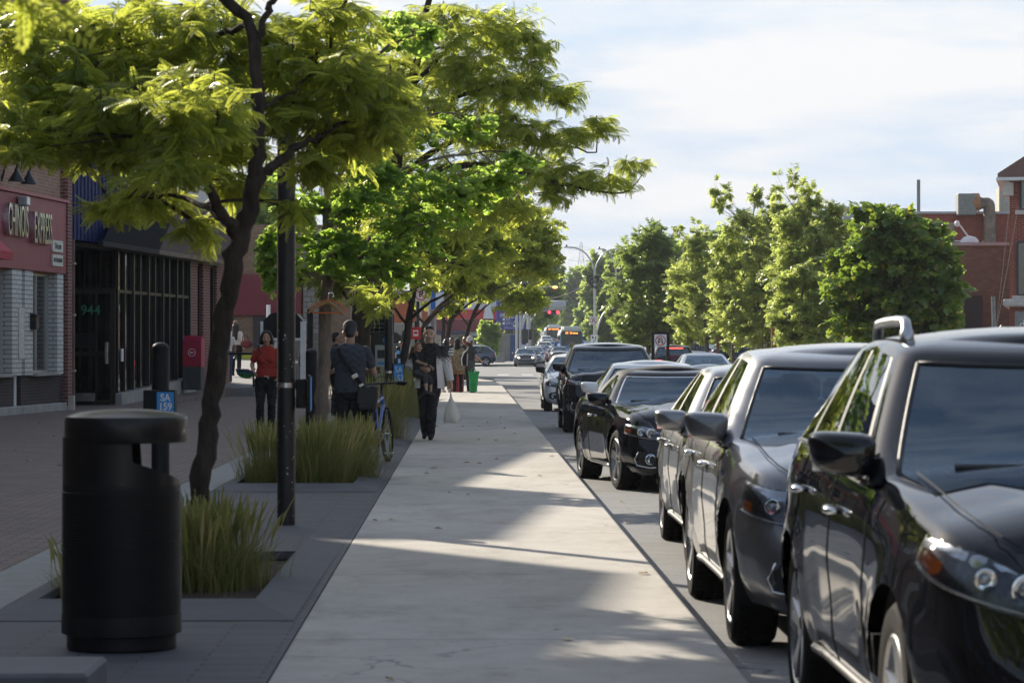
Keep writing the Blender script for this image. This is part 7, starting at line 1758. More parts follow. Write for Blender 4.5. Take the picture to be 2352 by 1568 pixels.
    if hairstyle == 'bob': pr += [hcap((sx * .07, .02, 1.62), (sx * .085, .02, 1.53), .045, .04) for sx in (-1, 1)] + [hcap((0, .06, 1.6), (0, .07, 1.52), .075, .065)] + [hcap((sx * .05, -.03, 1.685), (sx * .082, -.01, 1.60), .035, .03) for sx in (-1, 1)]
    if hairstyle in ('long', 'longest'):
        e = 1.32 if hairstyle == 'long' else 1.18
        pr += [hcap((sx * .05, .07, 1.6), (sx * .06, .13, e), .055, .035) for sx in (-1, 1)] + [hcap((0, .08, 1.6), (0, .14, e), .065, .04)] + [hcap((sx * .078, .01, 1.62), (sx * .085, .05, 1.45), .03, .035) for sx in (-1, 1)]
    if hairstyle == 'curly':
        r = np.random.default_rng(9); pr += [hcap((sx * .075, .03, 1.62), (sx * .105, .05, 1.45), .05, .05) for sx in (-1, 1)] + [hcap((0, .09, 1.6), (0, .13, 1.43), .075, .06)] + [hcap((r.uniform(-.12, .12), r.uniform(.04, .14), r.uniform(1.4, 1.6)), (r.uniform(-.12, .12), r.uniform(.05, .15), r.uniform(1.4, 1.55)), .03, .03) for _ in range(12)]
    if hairstyle == 'pony': pr += [hcap((0, .11, 1.64), (0, .17, 1.58), .035, .04), hcap((0, .17, 1.58), (0, .17, 1.40), .042, .022)]
    if hairstyle == 'bun': pr += [hcap((0, .11, 1.63), (0, .13, 1.62), .05, .05)]
    hcut = None
    if hairstyle != 'none':
        hm = soft(pr, max(.008, vox * .8) * (1 if s > .7 else .8)); hm.materials.append(hair); link('hair', hm, root)
    if face:
        for sx in (-1, 1):
            e = MB(); e.ell(H_((sx * .034, -.086, 1.612)), Vector((.014, .010, .0065)) * s, 10, 7); e.build('eye', M('eye_dark', (.03, .022, .02), .2), root, 180)
            e = MB(); capsule(e, H_((sx * .018, -.094, 1.634)), H_((sx * .054, -.080, 1.638)), .0042 * s, .003 * s, 8); e.build('eyebrow', hair, root, 180)
        e = MB(); capsule(e, H_((-.018, -.107, 1.547)), H_((.018, -.107, 1.547)), .0055 * s, .0055 * s, 8); e.build('mouth', M('lips', (.26, .09, .075), .5), root, 180)
    root_data = dict(root=root, s=s, H=H_, hands=hands, soft=soft, T=lambda q: Vector(Tz(*q)) * s)
    return root, root_data
def skirtloft(root, nm, rings, m_, n=28, fold=.012, k=9):
    """hanging cloth: rings of (z, rx, ry, cx, cy)"""
    b = MB(); P = []
    for i, (z, rx, ry, cx, cy) in enumerate(rings):
        P.append([(cx + (rx + fold * (i / len(rings)) * math.sin(k * a)) * math.cos(a), cy + (ry + fold * (i / len(rings)) * math.sin(k * a)) * math.sin(a), z) for a in np.linspace(0, 2 * PI, n + 1)])
    b.grid(np.array(P)); return b.build(nm, m_, root, 180)
black_c = cloth_m('black', (.012, .012, .014)); red_c = cloth_m('red', (.33, .030, .018)); grey_c = cloth_m('slate', (.045, .052, .066)); white_c = cloth_m('white', (.66, .64, .62)); denim = cloth_m('denim', (.035, .06, .13), .25); dkgrey_c = cloth_m('charcoal', (.05, .052, .056)); khaki = cloth_m('khaki', (.14, .115, .085))
# 1 woman in red
rt, D = person('woman in red top and black trousers walking with a green bike helmet', px(613, 48), 48, 0, 0., 1.72, SK, red_c, black_c, cloth_m('trainer', (.16, .03, .03)), HB, {-1: ((-.25, .02, 1.16), (-.21, -.16, 1.05)), 1: ((.27, .05, 1.15), (.215, -.10, .985))}, {-1: ((-.10, -.09, .50), (-.115, -.03, .09)), 1: ((.085, -.02, .50), (.075, .12, .12))}, 'short', 'long', 1.06, True, .0085, hairstyle='bob')
skirtloft(rt, 'top_hem', [(1.10, .165, .125, 0, 0), (1.02, .185, .14, 0, 0), (.955, .192, .148, 0, 0)], red_c)
b = MB(); b.tube([(-.13, -.105, 1.47), (-.12, -.128, 1.40), (-.085, -.14, 1.36)], .012, 6); b.build('bra_strap', black_c, rt, 60)
b = MB(); b.tube([(-.03, -.16, .965), (.03, -.162, .965), (.04, -.165, .93)], .008, 6); b.build('drawstring', white_c, rt)
b = MB(); c = Vector((-.215, -.10, 1.085)); b.lathe([(.034, -.012), (.038, 0), (.034, .012)], c, 14); b.build('wristband', black_c, rt)
hl = thing('bike_helmet', 'green and dark blue bicycle helmet held by the woman in red', 'helmet', (px(613, 48) - .345, 47.84, 1.03)); hl.rotation_euler = (0, R(10), 0)
b = MB()
P = []
for i in range(19):
    th = PI * .56 * i / 18; P.append([(.15 * math.sin(th) * math.cos(a) * (1 + .02 * math.cos(8 * a)), .115 * math.sin(th) * math.sin(a), -.10 * math.cos(th) + (.012 * math.cos(6 * a) if i > 15 else 0)) for a in np.linspace(0, 2 * PI, 33)])
b.grid(np.array(P)); b.build('shell', M('helmet_green', (.03, .32, .06), .3, coat=.4, var=.5, scale=9), hl, 180)
b = MB(); b.tube([(.155 * math.cos(a), .12 * math.sin(a), .02) for a in np.linspace(0, 2 * PI, 26)], .02, 6)
for a in (-.9, -.3, .3, .9): b.tube([(.12 * math.sin(a) + .0, -.118 + .03 * abs(a), -.005), (.10 * math.sin(a), -.105 + .03 * abs(a), -.05)], .013, 5)
b.build('navy_band', M('helmet_navy', (.015, .018, .09), .4), hl, 60)
b = MB(); b.ell((.02, -.02, .03), (.12, .09, .03)); b.build('inner_pad', under, hl, 60)
b = MB(); b.ell((.03, -.03, .055), (.03, .02, .012)); b.build('orange_tab', org, hl, 60)
# 2 man from behind, reading his phone
rt, D = person('man in slate T-shirt and black cap seen from behind looking down', px(806, 35.6), 35.4, 0, PI, 1.75, SK, grey_c, black_c, None, HB, {-1: ((-.285, -.06, 1.13), (-.17, -.27, 1.16)), 1: ((.285, -.06, 1.13), (.16, -.27, 1.16))}, {-1: ((-.12, -.01, .50), (-.13, .03, .085), -.15), 1: ((.11, -.01, .5), (.12, .03, .085), .15)}, 'short', 'long', 1.12, False, .0085, head=(.08, R(24)), hairstyle='short')
skirtloft(rt, 'shirt_hem', [(1.12, .185, .135, 0, 0), (1.02, .195, .145, 0, 0), (.90, .20, .15, 0, 0)], grey_c)
Hh_ = D['H']; m_ = D['soft']([(Hh_((0, .018, 1.685)), Hh_((0, .03, 1.68)), .094, .094), (Hh_((0, .05, 1.655)), Hh_((0, .055, 1.655)), .08, .08), (Hh_((-.04, -.10, 1.66)), Hh_((.04, -.10, 1.66)), .03, .03), (Hh_((-.03, -.15, 1.645)), Hh_((.03, -.15, 1.645)), .018, .018)], .009); m_.materials.append(M('cap_black', (.02, .019, .018), .8)); link('cap', m_, rt)
b = MB()
ps = [(.14, .095, 1.44), (.125, .135, 1.36), (.05, .15, 1.25), (-.04, .152, 1.13), (-.12, .15, 1.03), (-.17, .14, .96)]
for a, c in zip(ps[:-1], ps[1:]): b.box((Vector(a) + Vector(c)) / 2, (.05, .012, (Vector(a) - Vector(c)).length + .01), rot=Matrix.Rotation(math.atan2(-(Vector(a) - Vector(c)).x, (Vector(a) - Vector(c)).z) * -1, 3, 'Y'))
b.build('bag_strap', black_c, rt); b = MB(); b.box((-.065, .163, 1.10), (.075, .012, .05), bev=.004, rot=Matrix.Rotation(R(28), 3, 'Y')); b.box((-.145, .16, .99), (.06, .012, .03), rot=Matrix.Rotation(R(28), 3, 'Y')); b.build('buckle', chrome_m, rt)
bag = thing('messenger_bag', 'black messenger bag hanging at the right hip of the slate-shirted man', 'bag', (px(806, 35.6) + .215, 35.3, .80)); b = MB(); b.box((0, 0, 0), (.26, .12, .30), bev=.04, rot=Matrix.Rotation(R(8), 3, 'Y')); m_ = remesh(b, .012, 4); m_.materials.append(M('bag_leather', (.012, .012, .014), .35, bump=.3)); link('bag_body', m_, bag)
b = MB(); b.box((.0, -.068, .05), (.24, .01, .2), bev=.004, rot=Matrix.Rotation(R(8), 3, 'Y')); b.build('flap', M('bag_leather', (.012, .012, .014), .35, bump=.3), bag)
ph = thing('phone', 'white phone in the hands of the slate-shirted man', 'phone', (px(806, 35.6) + .17, 35.72, 1.2)); b = MB(); b.box((0, 0, 0), (.16, .12, .012), bev=.004); b.build('case', sg_white, ph)
# 3 man carrying a child
mx, my = px(986, 44.7), 44.7
rt, D = person('man in black with open white floral shirt carrying a small child', mx, my, 0, R(-4), 1.77, SK2, black_c, black_c, cloth_m('shoe_black', (.015, .014, .014)), HB, {-1: ((-.30, -.01, 1.14), (-.09, -.22, 1.09)), 1: ((.275, .02, 1.13), (.335, -.02, .865))}, {-1: ((-.085, -.06, .50), (-.075, .10, .12)), 1: ((.06, -.10, .50), (.03, -.05, .085))}, 'short', 'long', 1.05, False, .0085, head=(R(8), 0), hairstyle='short')
def floral():
    m, nt, b_ = nt_new('floral_shirt'); v = objvec(nt); sp = N(nt, 'ShaderNodeSeparateXYZ'); nt.links.new(v, sp.inputs[0]); n_ = noise(nt, v, 34, 3, .6); vo = N(nt, 'ShaderNodeTexVoronoi', Scale=24.); nt.links.new(v, vo.inputs['Vector'])
    zz = mth(nt, 'ADD', sp.outputs[2], mth(nt, 'MULTIPLY_ADD', n_, .3, -.15)); k = ramp(nt, zz, [(.0, (0,) * 3), (1, (1,) * 3)])
    c = ramp(nt, mth(nt, 'MULTIPLY_ADD', zz, 4., -4.55, clamp=True), [(.0, (.66, .63, .62)), (.35, (.64, .62, .6)), (.62, (.06, .045, .05)), (1., (.03, .028, .03))])
    nt.links.new(mixcol(nt, mth(nt, 'MULTIPLY', ramp(nt, vo.outputs['Distance'], [(.22, (1,) * 3), (.3, (0,) * 3)]), ramp(nt, mth(nt, 'MULTIPLY_ADD', zz, 4., -4.4), [(.1, (0,) * 3), (.3, (1,) * 3), (.6, (0,) * 3)])), c, (.22, .02, .03)), b_.inputs['Base Color']); b_.inputs['Roughness'].default_value = .9; bumpn(nt, b_, noise(nt, v, 14, 4, .6), .4, .02); return m
FL = floral(); b = MB()
n = 30
P = []
for z, rx, ry in ((1.45, .12, .095), (1.40, .19, .115), (1.28, .215, .14), (1.12, .205, .15), (1.0, .215, .165), (.88, .225, .17), (.79, .23, .17)):
    P.append([((rx + .01 * math.sin(7 * a + z * 9)) * math.cos(a) * 1.03, (ry + .01 * math.sin(7 * a)) * math.sin(a), z * 1.03) for a in np.linspace(-PI / 2 + .62, 1.5 * PI - .62, n)])
b.grid(np.array(P)); b.build('open_shirt', FL, rt, 180)
for sx, el, wr in ((-1, (-.31, -.005, 1.165), (-.19, -.16, 1.13)), (1, (.285, .02, 1.16), (.335, -.01, .93))):
    b = MB(); sh = Vector((sx * .20, 0, 1.43)); el = Vector(el); wr = Vector(wr); b.tube([sh, sh.lerp(el, .5), el, el.lerp(wr, .5), wr], [.082, .076, .074, .066, .058], 14, caps=False); m_ = b.mesh('sleeve', FL, 180); link('sleeve', m_, rt)
b = MB(); b.tube([(.06 * math.cos(a), -.03 + .075 * math.sin(a) * 1.1, 1.47 - .02 * abs(math.sin(a))) for a in np.linspace(PI, 2 * PI, 12)], .005, 5); b.build('necklace', black_c, rt)
ch, D2 = person('small child with curly auburn hair carried on the man\'s arm', mx - .17, my - .14, .545, R(58), .98, SK2, black_c, dkgrey_c, cloth_m('shoe_grey', (.06, .055, .055)), HRED, {-1: ((-.2, -.10, 1.2), (-.26, -.33, 1.15)), 1: ((.24, -.10, 1.2), (.20, -.3, 1.05))}, {-1: ((-.17, -.34, .78), (-.17, -.38, .40), .2), 1: ((.16, -.30, .74), (.17, -.30, .36), .2)}, 'short', 'crop', 1.15, False, .0075, head=(R(-6), R(6)), hairstyle='curly', group=None)
bagm = leafmat('plastic_bag', [(.68, .66, .62), (.72, .7, .66)], (.7, .68, .64), .35, .35)
pb = thing('plastic_bag', 'white plastic shopping bag hanging from the hand of the man with child', 'bag', (px(1036, 44.6), 44.6, pz(958, 44.6)))
P = []
for z, rx, ry in ((.36, .012, .012), (.30, .022, .02), (.24, .05, .04), (.16, .085, .065), (.06, .115, .085), (-.02, .125, .085), (-.07, .11, .07), (-.085, .05, .03)):
    P.append([((rx + .012 * math.sin(5 * a + z * 14) * rx / .1) * math.cos(a) + .04 * (.3 - z) , (ry + .01 * math.sin(4 * a + 1) * rx / .1) * math.sin(a), z + .018 * math.sin(3 * a + 1) * (rx > .1)) for a in np.linspace(0, 2 * PI, 30)])
b = MB(); b.grid(np.array(P)); b.build('bag_body', bagm, pb, 180); b = MB(); b.tube([(-.0, 0, .34), (-.012, 0, .40), (-.02, 0, .44)], [.012, .01, .008], 6); b.build('handle', bagm, pb, 60)
# group waiting at the kerb
GW = 'people waiting beside the kerb'
Yg = 91.
def striped():
    m, nt, b_ = nt_new('striped_tee'); v = objvec(nt); sp = N(nt, 'ShaderNodeSeparateXYZ'); nt.links.new(v, sp.inputs[0]); nt.links.new(ramp(nt, mth(nt, 'FRACT', mth(nt, 'MULTIPLY', sp.outputs[2], 11.)), [(.62, (.68, .68, .7)), (.66, (.10, .11, .16))]), b_.inputs['Base Color']); b_.inputs['Roughness'].default_value = .9; return m
rt, D = person('woman in blue striped T-shirt with dark backpack straps and ponytail', px(1026, Yg), Yg - .3, 0, R(150), 1.69, SK3, striped(), khaki, white_c, HB, {1: ((.24, .03, 1.12), (.23, -.03, .9))}, None, 'short', 'crop', 1.05, True, .013, hairstyle='long', face=False, group=GW)
b = MB(); b.tube([(.12, -.10, 1.40), (.135, .02, 1.46), (.13, .13, 1.36), (.10, .16, 1.15), (.14, .10, 1.0)], .018, 6); b.tube([(-.12, -.10, 1.40), (-.135, .02, 1.46), (-.13, .13, 1.36), (-.10, .16, 1.15)], .018, 6); b.build('backpack_straps', cloth_m('navy', (.015, .02, .035)), rt)
def tunic():
    m, nt, b_ = nt_new('patterned_tunic'); v = objvec(nt); sp = N(nt, 'ShaderNodeSeparateXYZ'); nt.links.new(v, sp.inputs[0]); vo = N(nt, 'ShaderNodeTexVoronoi', Scale=13.); nt.links.new(v, vo.inputs['Vector'])
    c = ramp(nt, vo.outputs['Distance'], [(.2, (.36, .30, .19)), (.4, (.22, .17, .10)), (.6, (.40, .35, .24))]); k = ramp(nt, mth(nt, 'MULTIPLY', sp.outputs[2], .5), [(.285, (.36, .16, .05)), (.29, (.34, .15, .04)), (.36, (.34, .15, .04)), (.365, (1, 1, 1))]); 
    nt.links.new(mixcol(nt, ramp(nt, sp.outputs[2], [(.70, (1,) * 3), (.71, (0,) * 3)]), c, mixcol(nt, ramp(nt, vo.outputs['Distance'], [(.2, (1,) * 3), (.26, (0,) * 3)]), (.30, .15, .05), (.6, .55, .45))), b_.inputs['Base Color']); b_.inputs['Roughness'].default_value = .9; return m
TU = tunic()
rt, D = person('woman in long patterned tunic and dark headscarf seen from behind', px(1051, Yg), Yg, 0, R(172), 1.70, SK3, TU, black_c, None, HB, None, None, 'long', 'long', 1.18, True, .013, hairstyle='short', face=False, group=GW)
skirtloft(rt, 'tunic_skirt', [(1.12, .185, .145, 0, 0), (.95, .215, .17, 0, 0), (.75, .225, .18, 0, 0), (.58, .23, .185, 0, 0)], TU)
Hh_ = D['H']; m_ = D['soft']([(Hh_((0, .02, 1.645)), Hh_((0, .03, 1.64)), .10, .10), (Hh_((0, .05, 1.58)), Hh_((0, .05, 1.44)), .085, .11), (Hh_((0, .10, 1.6)), Hh_((0, .11, 1.6)), .06, .055), (Hh_((-.08, .02, 1.43)), Hh_((.08, .02, 1.43)), .06, .06)], .013); m_.materials.append(cloth_m('headscarf', (.02, .016, .018))); link('headscarf', m_, rt)
person('man with dark cap partly hidden behind the striped T-shirt woman', px(1038, 93), 93.5, 0, R(20), 1.74, SK3, black_c, dkgrey_c, None, HB, None, None, 'short', 'long', 1., False, .015, hairstyle='short', group=GW)
rt, D = person('woman with auburn ponytail and dark jacket behind the white-hatted woman', px(1068, 92), 92.3, 0, R(195), 1.76, SK2, cloth_m('dark_denim', (.03, .035, .05)), cloth_m('navy', (.015, .02, .035)), None, HRED, None, None, 'long', 'long', 1., True, .014, hairstyle='pony', face=False, group=GW)
rt, D = person('woman in white bucket hat with white-strapped backpack and grey leggings', px(1081, Yg), Yg - .6, 0, R(118), 1.74, SK2, dkgrey_c, cloth_m('legging_grey', (.085, .085, .088)), None, HBR, {1: ((.22, -.05, 1.14), (.2, -.24, 1.04)), -1: ((-.22, -.08, 1.14), (-.21, -.28, .98))}, {-1: ((-.09, .0, .5), (-.09, .04, .085)), 1: ((.1, -.05, .5), (.1, -.07, .085))}, 'short', 'crop', 1., True, .012, hairstyle='bob', face=False, group=GW)
Hh_ = D['H']; m_ = D['soft']([(Hh_((0, .015, 1.69)), Hh_((0, .03, 1.685)), .097, .097), (Hh_((0, .02, 1.63)), Hh_((0, .03, 1.63)), .115, .112)], .012); m_.materials.append(white_c); link('bucket_hat', m_, rt)
bp = thing('backpack', 'black backpack with white straps on the woman in the white hat', 'backpack', (px(1081, Yg) - .20, Yg - .55, 1.06)); b = MB(); b.box((0, 0, 0), (.26, .2, .40), bev=.07); m_ = remesh(b, .014, 4); m_.materials.append(black_c); link('bag_body', m_, bp)
b = MB(); b.tube([(-.07, -.11, -.2), (-.09, -.125, .0), (-.02, -.12, .2), (.12, -.1, .33)], .02, 6); b.tube([(.09, -.115, -.2), (.10, -.125, .1), (.14, -.12, .3), (.2, -.06, .36)], .02, 6); b.build('strap', white_c, bp)
gl = MB(); gl.ell(D['hands'][-1], (.045, .045, .06)); gl.build('blue_glove', M('glove_blue', (.04, .03, .35), .5), rt, 60)
gb = thing('shopping_bag', 'green shopping bag standing by the legs of the white-hatted woman', 'bag', (px(1087, Yg), Yg - .9, .0)); P = []
for z, rx, ry in ((.03, .11, .07), (.25, .13, .085), (.5, .15, .07), (.62, .17, .05), (.66, .19, .04)): P.append([((rx + .008 * math.sin(5 * a)) * math.cos(a) * (1) + .02 * z, (ry + .01 * math.sin(4 * a)) * math.sin(a), z + .03 * math.sin(2 * a) * z) for a in np.linspace(0, 2 * PI, 26)])
b = MB(); b.grid(np.array(P)); b.add([(.1 * math.cos(a), .06 * math.sin(a), .03) for a in np.linspace(0, 2 * PI, 12)[:-1]], [tuple(range(11))]); b.build('bag_body', M('bag_green', (.015, .32, .08), .45, var=.25, scale=5), gb, 180); b = MB(); b.tube(bez((-.08, -.04, .62), (-.08, -.06, .82), (.06, -.06, .82), (.1, -.04, .62), 8), .012, 5); b.build('handle', M('bag_green', (.015, .32, .08), .45), gb)
rb_ = thing('shopping_bag', 'red shopping bag on the ground behind the patterned tunic', 'bag', (px(1050, Yg), Yg + .45, 0)); b = MB(); b.box((0, 0, .3), (.42, .2, .6), bev=.03); b.build('bag_body', M('bag_red', (.45, .02, .03), .5, var=.2), rb_); b = MB(); b.tube(bez((-.1, 0, .6), (-.1, 0, .75), (.1, 0, .75), (.1, 0, .6), 8), .012, 5); b.build('handle', M('bag_red', (.45, .02, .03), .5), rb_)
# terrace and plaza people
rt, D = person('woman in white sweater with very long black hair and brimmed hat on the terrace', px(543, 89), 89, .55, R(165), 1.66, SK3, white_c, black_c, None, HB, None, None, 'long', 'long', 1.02, True, .014, hairstyle='longest', face=False)
Hh_ = D['H']; m_ = D['soft']([(Hh_((0, .01, 1.70)), Hh_((0, .03, 1.70)), .09, .09)], .014); m_.materials.append(M('hat_tan', (.2, .13, .08), .8)); link('hat', m_, rt)
hb_ = thing('handbag', 'dark red handbag on the arm of the long-haired woman', 'bag', (px(568, 88.8), 88.7, pz(790, 88.8))); b = MB(); b.ell((0, 0, 0), (.2, .08, .14), 16, 10); b.build('bag_body', M('bag_maroon', (.13, .015, .02), .4), hb_, 60); b = MB(); b.tube(bez((-.13, 0, .08), (-.16, 0, .34), (.0, 0, .34), (.08, 0, .1), 8), .014, 5); b.build('handle', M('bag_maroon', (.13, .015, .02), .4), hb_)
person('person in white T-shirt and blue jeans half hidden by the locust trunk', px(522, 86.2), 86.2, .36, R(200), 1.66, SK3, white_c, denim, cloth_m('sandal', (.2, .12, .07)), HB, None, None, 'short', 'long', 1.05, False, .014, face=False)
person('woman with long grey hair and white T-shirt standing behind the woman in red', px(634, 90), 90, .15, R(120), 1.76, SK2, white_c, black_c, None, HG, None, None, 'short', 'long', 1., True, .014, hairstyle='longest', face=False)
person('person in black T-shirt and face mask behind the ginkgo trunk', px(773, 60), 60, 0, R(110), 1.75, SK, black_c, black_c, None, HB, {-1: ((-.27, -.08, 1.16), (-.2, -.3, 1.2))}, None, 'short', 'long', 1.1, False, .012, hairstyle='short', face=True)
person('dim figure in brown jacket standing behind the bus shelter glass', px(705, 88), 88.6, 0, R(170), 1.72, SK3, cloth_m('brown', (.10, .065, .045)), dkgrey_c, None, HBR, None, None, 'long', 'long', 1.1, False, .016, face=False)
person('person in light blue top behind the far SA 150 parking post', px(922, 104), 104, 0, R(40), 1.64, SK3, cloth_m('pale_blue', (.3, .42, .5)), dkgrey_c, None, HB, None, None, 'short', 'long', 1., True, .016)
for i, (xp, d, c, rz_, lab) in enumerate(((1278, 345, cloth_m('blue', (.05, .12, .35)), 30, 'far pedestrian in blue crossing left of the buses'), (1291, 350, dkgrey_c, 200, 'far dark clothed pedestrian close to the left bus'), (1348 - 20, 318, khaki, 160, 'far pedestrian with bag in front of the blue striped bus'), (1312, 300, black_c, 90, 'far stooping pedestrian with black backpack near the dark oncoming sedan'))):
    d = float(d); person(lab, px(xp - (0 if i < 2 else 12 if i == 2 else 2), d), d, road_z(d), R(rz_), 1.75, SK3, c, dkgrey_c if i else denim, None, HB, None, {-1: ((-.1, -.14, .5), (-.1, -.1, .09)), 1: ((.1, .02, .5), (.1, .2, .12))}, 'long', 'long', 1.15, False, .024, face=False, group='pedestrians crossing far down the street')
# ================================================================ bicycle (seen from behind)
bk = thing('bicycle', 'blue mountain bike seen from behind leaning by the slate-shirted man', 'bicycle', (px(858, 35.2), 35.3, 0), R(-7)); bk.rotation_euler = (0, R(-3), R(-8))
fb = M('bike_blue', (.015, .10, .38), .3, coat=.5)
def bwheel(y):
    e = bpy.data.objects.new('wheel', None); COL.objects.link(e); e.parent = bk; e.location = (0, y, .345)
    b = MB(); b.lathe([(.315, -.012), (.335, -.026), (.345, -.014), (.347, 0), (.345, .014), (.335, .026), (.315, .012)], n=40, axis='x', caps=False)
    for k in range(60):
        a = 2 * PI * k / 60; b.box((.013 * (1 if k % 2 else -1), .346 * math.cos(a), .346 * math.sin(a)), (.02, .014, .008), rot=Matrix.Rotation(a + PI / 2, 3, 'X'))
    b.build('tyre', rubber, e, 40); b = MB(); b.lathe([(.298, -.012), (.316, -.012), (.316, .012), (.298, .012)], n=36, axis='x', caps=False); b.build('rim', M('bike_rim', (.05, .05, .05), .35, .6), e, 40)
    b = MB(); b.cyl((-.06, 0, 0), (.06, 0, 0), .022, n=10)
    for k in range(24): a = 2 * PI * k / 24; b.tube([(.03 * (1 if k % 2 else -1), 0, 0), (0, .3 * math.cos(a), .3 * math.sin(a))], .0016, 3)
    b.build('spokes', alu, e)
bwheel(0); bwheel(1.08)
b = MB(); sx_ = .0
for a, c, r_ in (((0, .36, .30), (0, .22, .80), .018), ((0, .25, .74), (0, .86, .82), .018), ((0, .36, .30), (0, .88, .72), .02), ((0, .87, .86), (0, .90, .66), .022)): b.cyl(a, c, r_, n=10)
for s_ in (-1, 1): b.tube([(s_ * .06, 0, .345), (s_ * .05, .18, .32), (s_ * .02, .36, .30)], .011, 8); b.tube([(s_ * .065, 0, .345), (s_ * .045, .14, .62), (s_ * .02, .24, .74)], .010, 8)
b.build('frame', fb, bk, 60)
b = MB(); b.cyl((0, .23, .78), (0, .20, .93), .015, n=10)
for s_ in (-1, 1): b.tube([(s_ * .06, 1.08, .345), (s_ * .065, .98, .62), (s_ * .05, .92, .70)], .016, 8)
b.build('seat_post', black_m, bk, 60)
b = MB(); m_ = [((0, .12, .965), (.085, .075, .03)), ((0, .25, .968), (.04, .11, .024)), ((-.05, .09, .96), (.05, .06, .03)), ((.05, .09, .96), (.05, .06, .03))]
for c, r_ in m_: b.ell(c, r_, 14, 8)
sm_ = remesh(b, .008, 3); sm_.materials.append(M('saddle', (.09, .08, .07), .7)); link('saddle', sm_, bk)
b = MB(); b.box((0, .17, .84), (.06, .03, .06), bev=.01); b.build('rear_reflector', M('reflector_red', (.7, .02, .015), .25, coat=.5), bk)
b = MB(); b.tube([(-.33, .78, .99), (-.2, .83, 1.0), (0, .87, 1.0), (.2, .83, 1.0), (.33, .78, .99)], .013, 8); b.cyl((0, .87, .86), (0, .86, 1.0), .018, n=10); b.build('handlebar', black_m, bk, 60)
for s_ in (-1, 1): b = MB(); b.cyl((s_ * .22, .82, 1.0), (s_ * .335, .778, .99), .019, n=10); b.tube([(s_ * .2, .80, .985), (s_ * .27, .84, .97), (s_ * .31, .83, .965)], .008, 6); b.build('grip', rubber, bk, 60)
b = MB(); b.tube(bez((-.1, .84, 1.03), (-.05, .95, 1.12), (.06, .95, 1.1), (.12, .84, .98), 10), .005, 5); b.tube(bez((.1, .84, 1.03), (.02, .95, 1.1), (0, .95, .9), (.02, .5, .75), 10), .005, 5); b.build('brake_cable', black_m, bk)
b = MB(); b.lathe([(.09, -.004), (.095, 0), (.09, .004)], (.07, .36, .30), 28, 'x'); b.tube([(.08, .36, .30), (.095, .30, .14)], .014, 6); b.tube([(-.08, .36, .30), (-.095, .42, .46)], .014, 6); b.build('crank', black_m, bk, 40)
for s_, y_, z_ in ((1, .29, .13), (-1, .43, .47)):
    b = MB(); 
    for dy in (-.045, .045): b.box((s_ * .15, y_ + dy, z_), (.1, .012, .022))
    for dx in (-.045, .045): b.box((s_ * .15 + dx, y_, z_), (.012, .08, .022))
    b.build('pedal', alu, bk)
b = MB(); b.lathe([(.05, -.01), (.055, 0), (.03, .012)], (.045, 0, .345), 20, 'x'); b.box((.05, -.01, .24), (.02, .05, .16), bev=.006); b.tube([(.05, 0, .4), (.07, .2, .36), (.07, .36, .39)], .006, 5); b.build('derailleur', black_m, bk, 40)
# ================================================================ moving and distant traffic
G_ON = 'cars approaching across the junction'; G_Q = 'cars queued far down the street'; G_AW = 'cars driving away beyond the median'; G_PK = 'cars parked beyond the median trees'
def tc_(kind, label, xp, d, col, rz=0., name='car', group=None, z=None, **k):
    return car(kind, label, 'car', px(xp, d), d, col, rz, near=False, z=road_z(d) if z is None else z, group=group, name=name, **k)
tc_('hatch', 'dark grey hatchback with both headlights lit, nearest in the junction', 1207.5, 222, C_dgrey, group=G_ON, lit='full', res=.7)
tc_('sedan', 'slate grey sedan just behind the dark hatchback with lit headlights', 1222, 231, C_slate, group=G_ON)
tc_('crossover', 'silver crossover with roof bars behind the dark hatchback', 1227, 240, C_silv, group=G_ON, rails=True, res=.6)
tc_('sedan', 'red car half hidden behind the silver crossover', 1240, 262, C_red, group=G_ON)
tc_('sedan', 'dark sedan alone in the lane, oncoming below the buses', 1287, 268, C_dgrey, group=G_ON, res=.6)
# slate blue vehicle turning across, seen from its side
sx, sd = px(1141, 226), 226.
r_, _ = car('suv', 'slate blue sport utility vehicle crossing the junction, seen side-on', 'car', px(1141, 226) - 4.7, 226, C_slate, R(-90), near=False, group=None, name='car', res=.8, rails=True, L=4.65)
r_.location.x = px(1141, 226) - 4.65; r_.rotation_euler.z = R(-90)
# vehicles going away on this side of the median
r_, _ = tc_('sedan', 'white sedan seen from the rear in the middle lane', 1628, 78, C_white, PI, group=G_AW, res=.8, tail=False, W=1.72); r_.location.y += 4.5
r_, _ = tc_('suv', 'black sport utility vehicle with lit brake lights before the pointed tree', 1550, 114, C_black, PI, group=G_AW, res=.7, tail=True); r_.location.y += 4.7
mb = MB(); mb.box((0, 4.50, 1.52), (.7, .06, .05)); mb.build('brake_light', redlit, r_)
tc_('sedan', 'red car with lit tail lights just behind the black brake-lit vehicle', 1562, 128, C_red, PI, group=G_AW, tail=True)[0].location.y += 4.6
AW = [('sedan', C_white, 1392, 262, True), ('suv', C_black, 1402, 250, True), ('sedan', C_silv, 1416, 240, True), ('hatch', C_slate, 1385, 290, True), ('suv', C_white, 1375, 320, True), ('sedan', C_silv, 1352, 352, False), ('sedan', C_dgrey, 1345, 375, False)]
lb = ['white sedan with lit tail lights left of the keep-right sign posts', 'black sport utility vehicle braking between two pale cars', 'silver sedan braking at the left edge of the pointed tree', 'slate hatchback in the braking queue behind the white sedan', 'white sport utility vehicle at the head of the braking queue', 'silver sedan just right of the route 64 bus', 'dark sedan farther back right of the route 64 bus']
for (k, c, xp, d, tl), l in zip(AW, lb): tc_(k, l, xp, float(d), c, PI, group=G_AW, tail=tl)
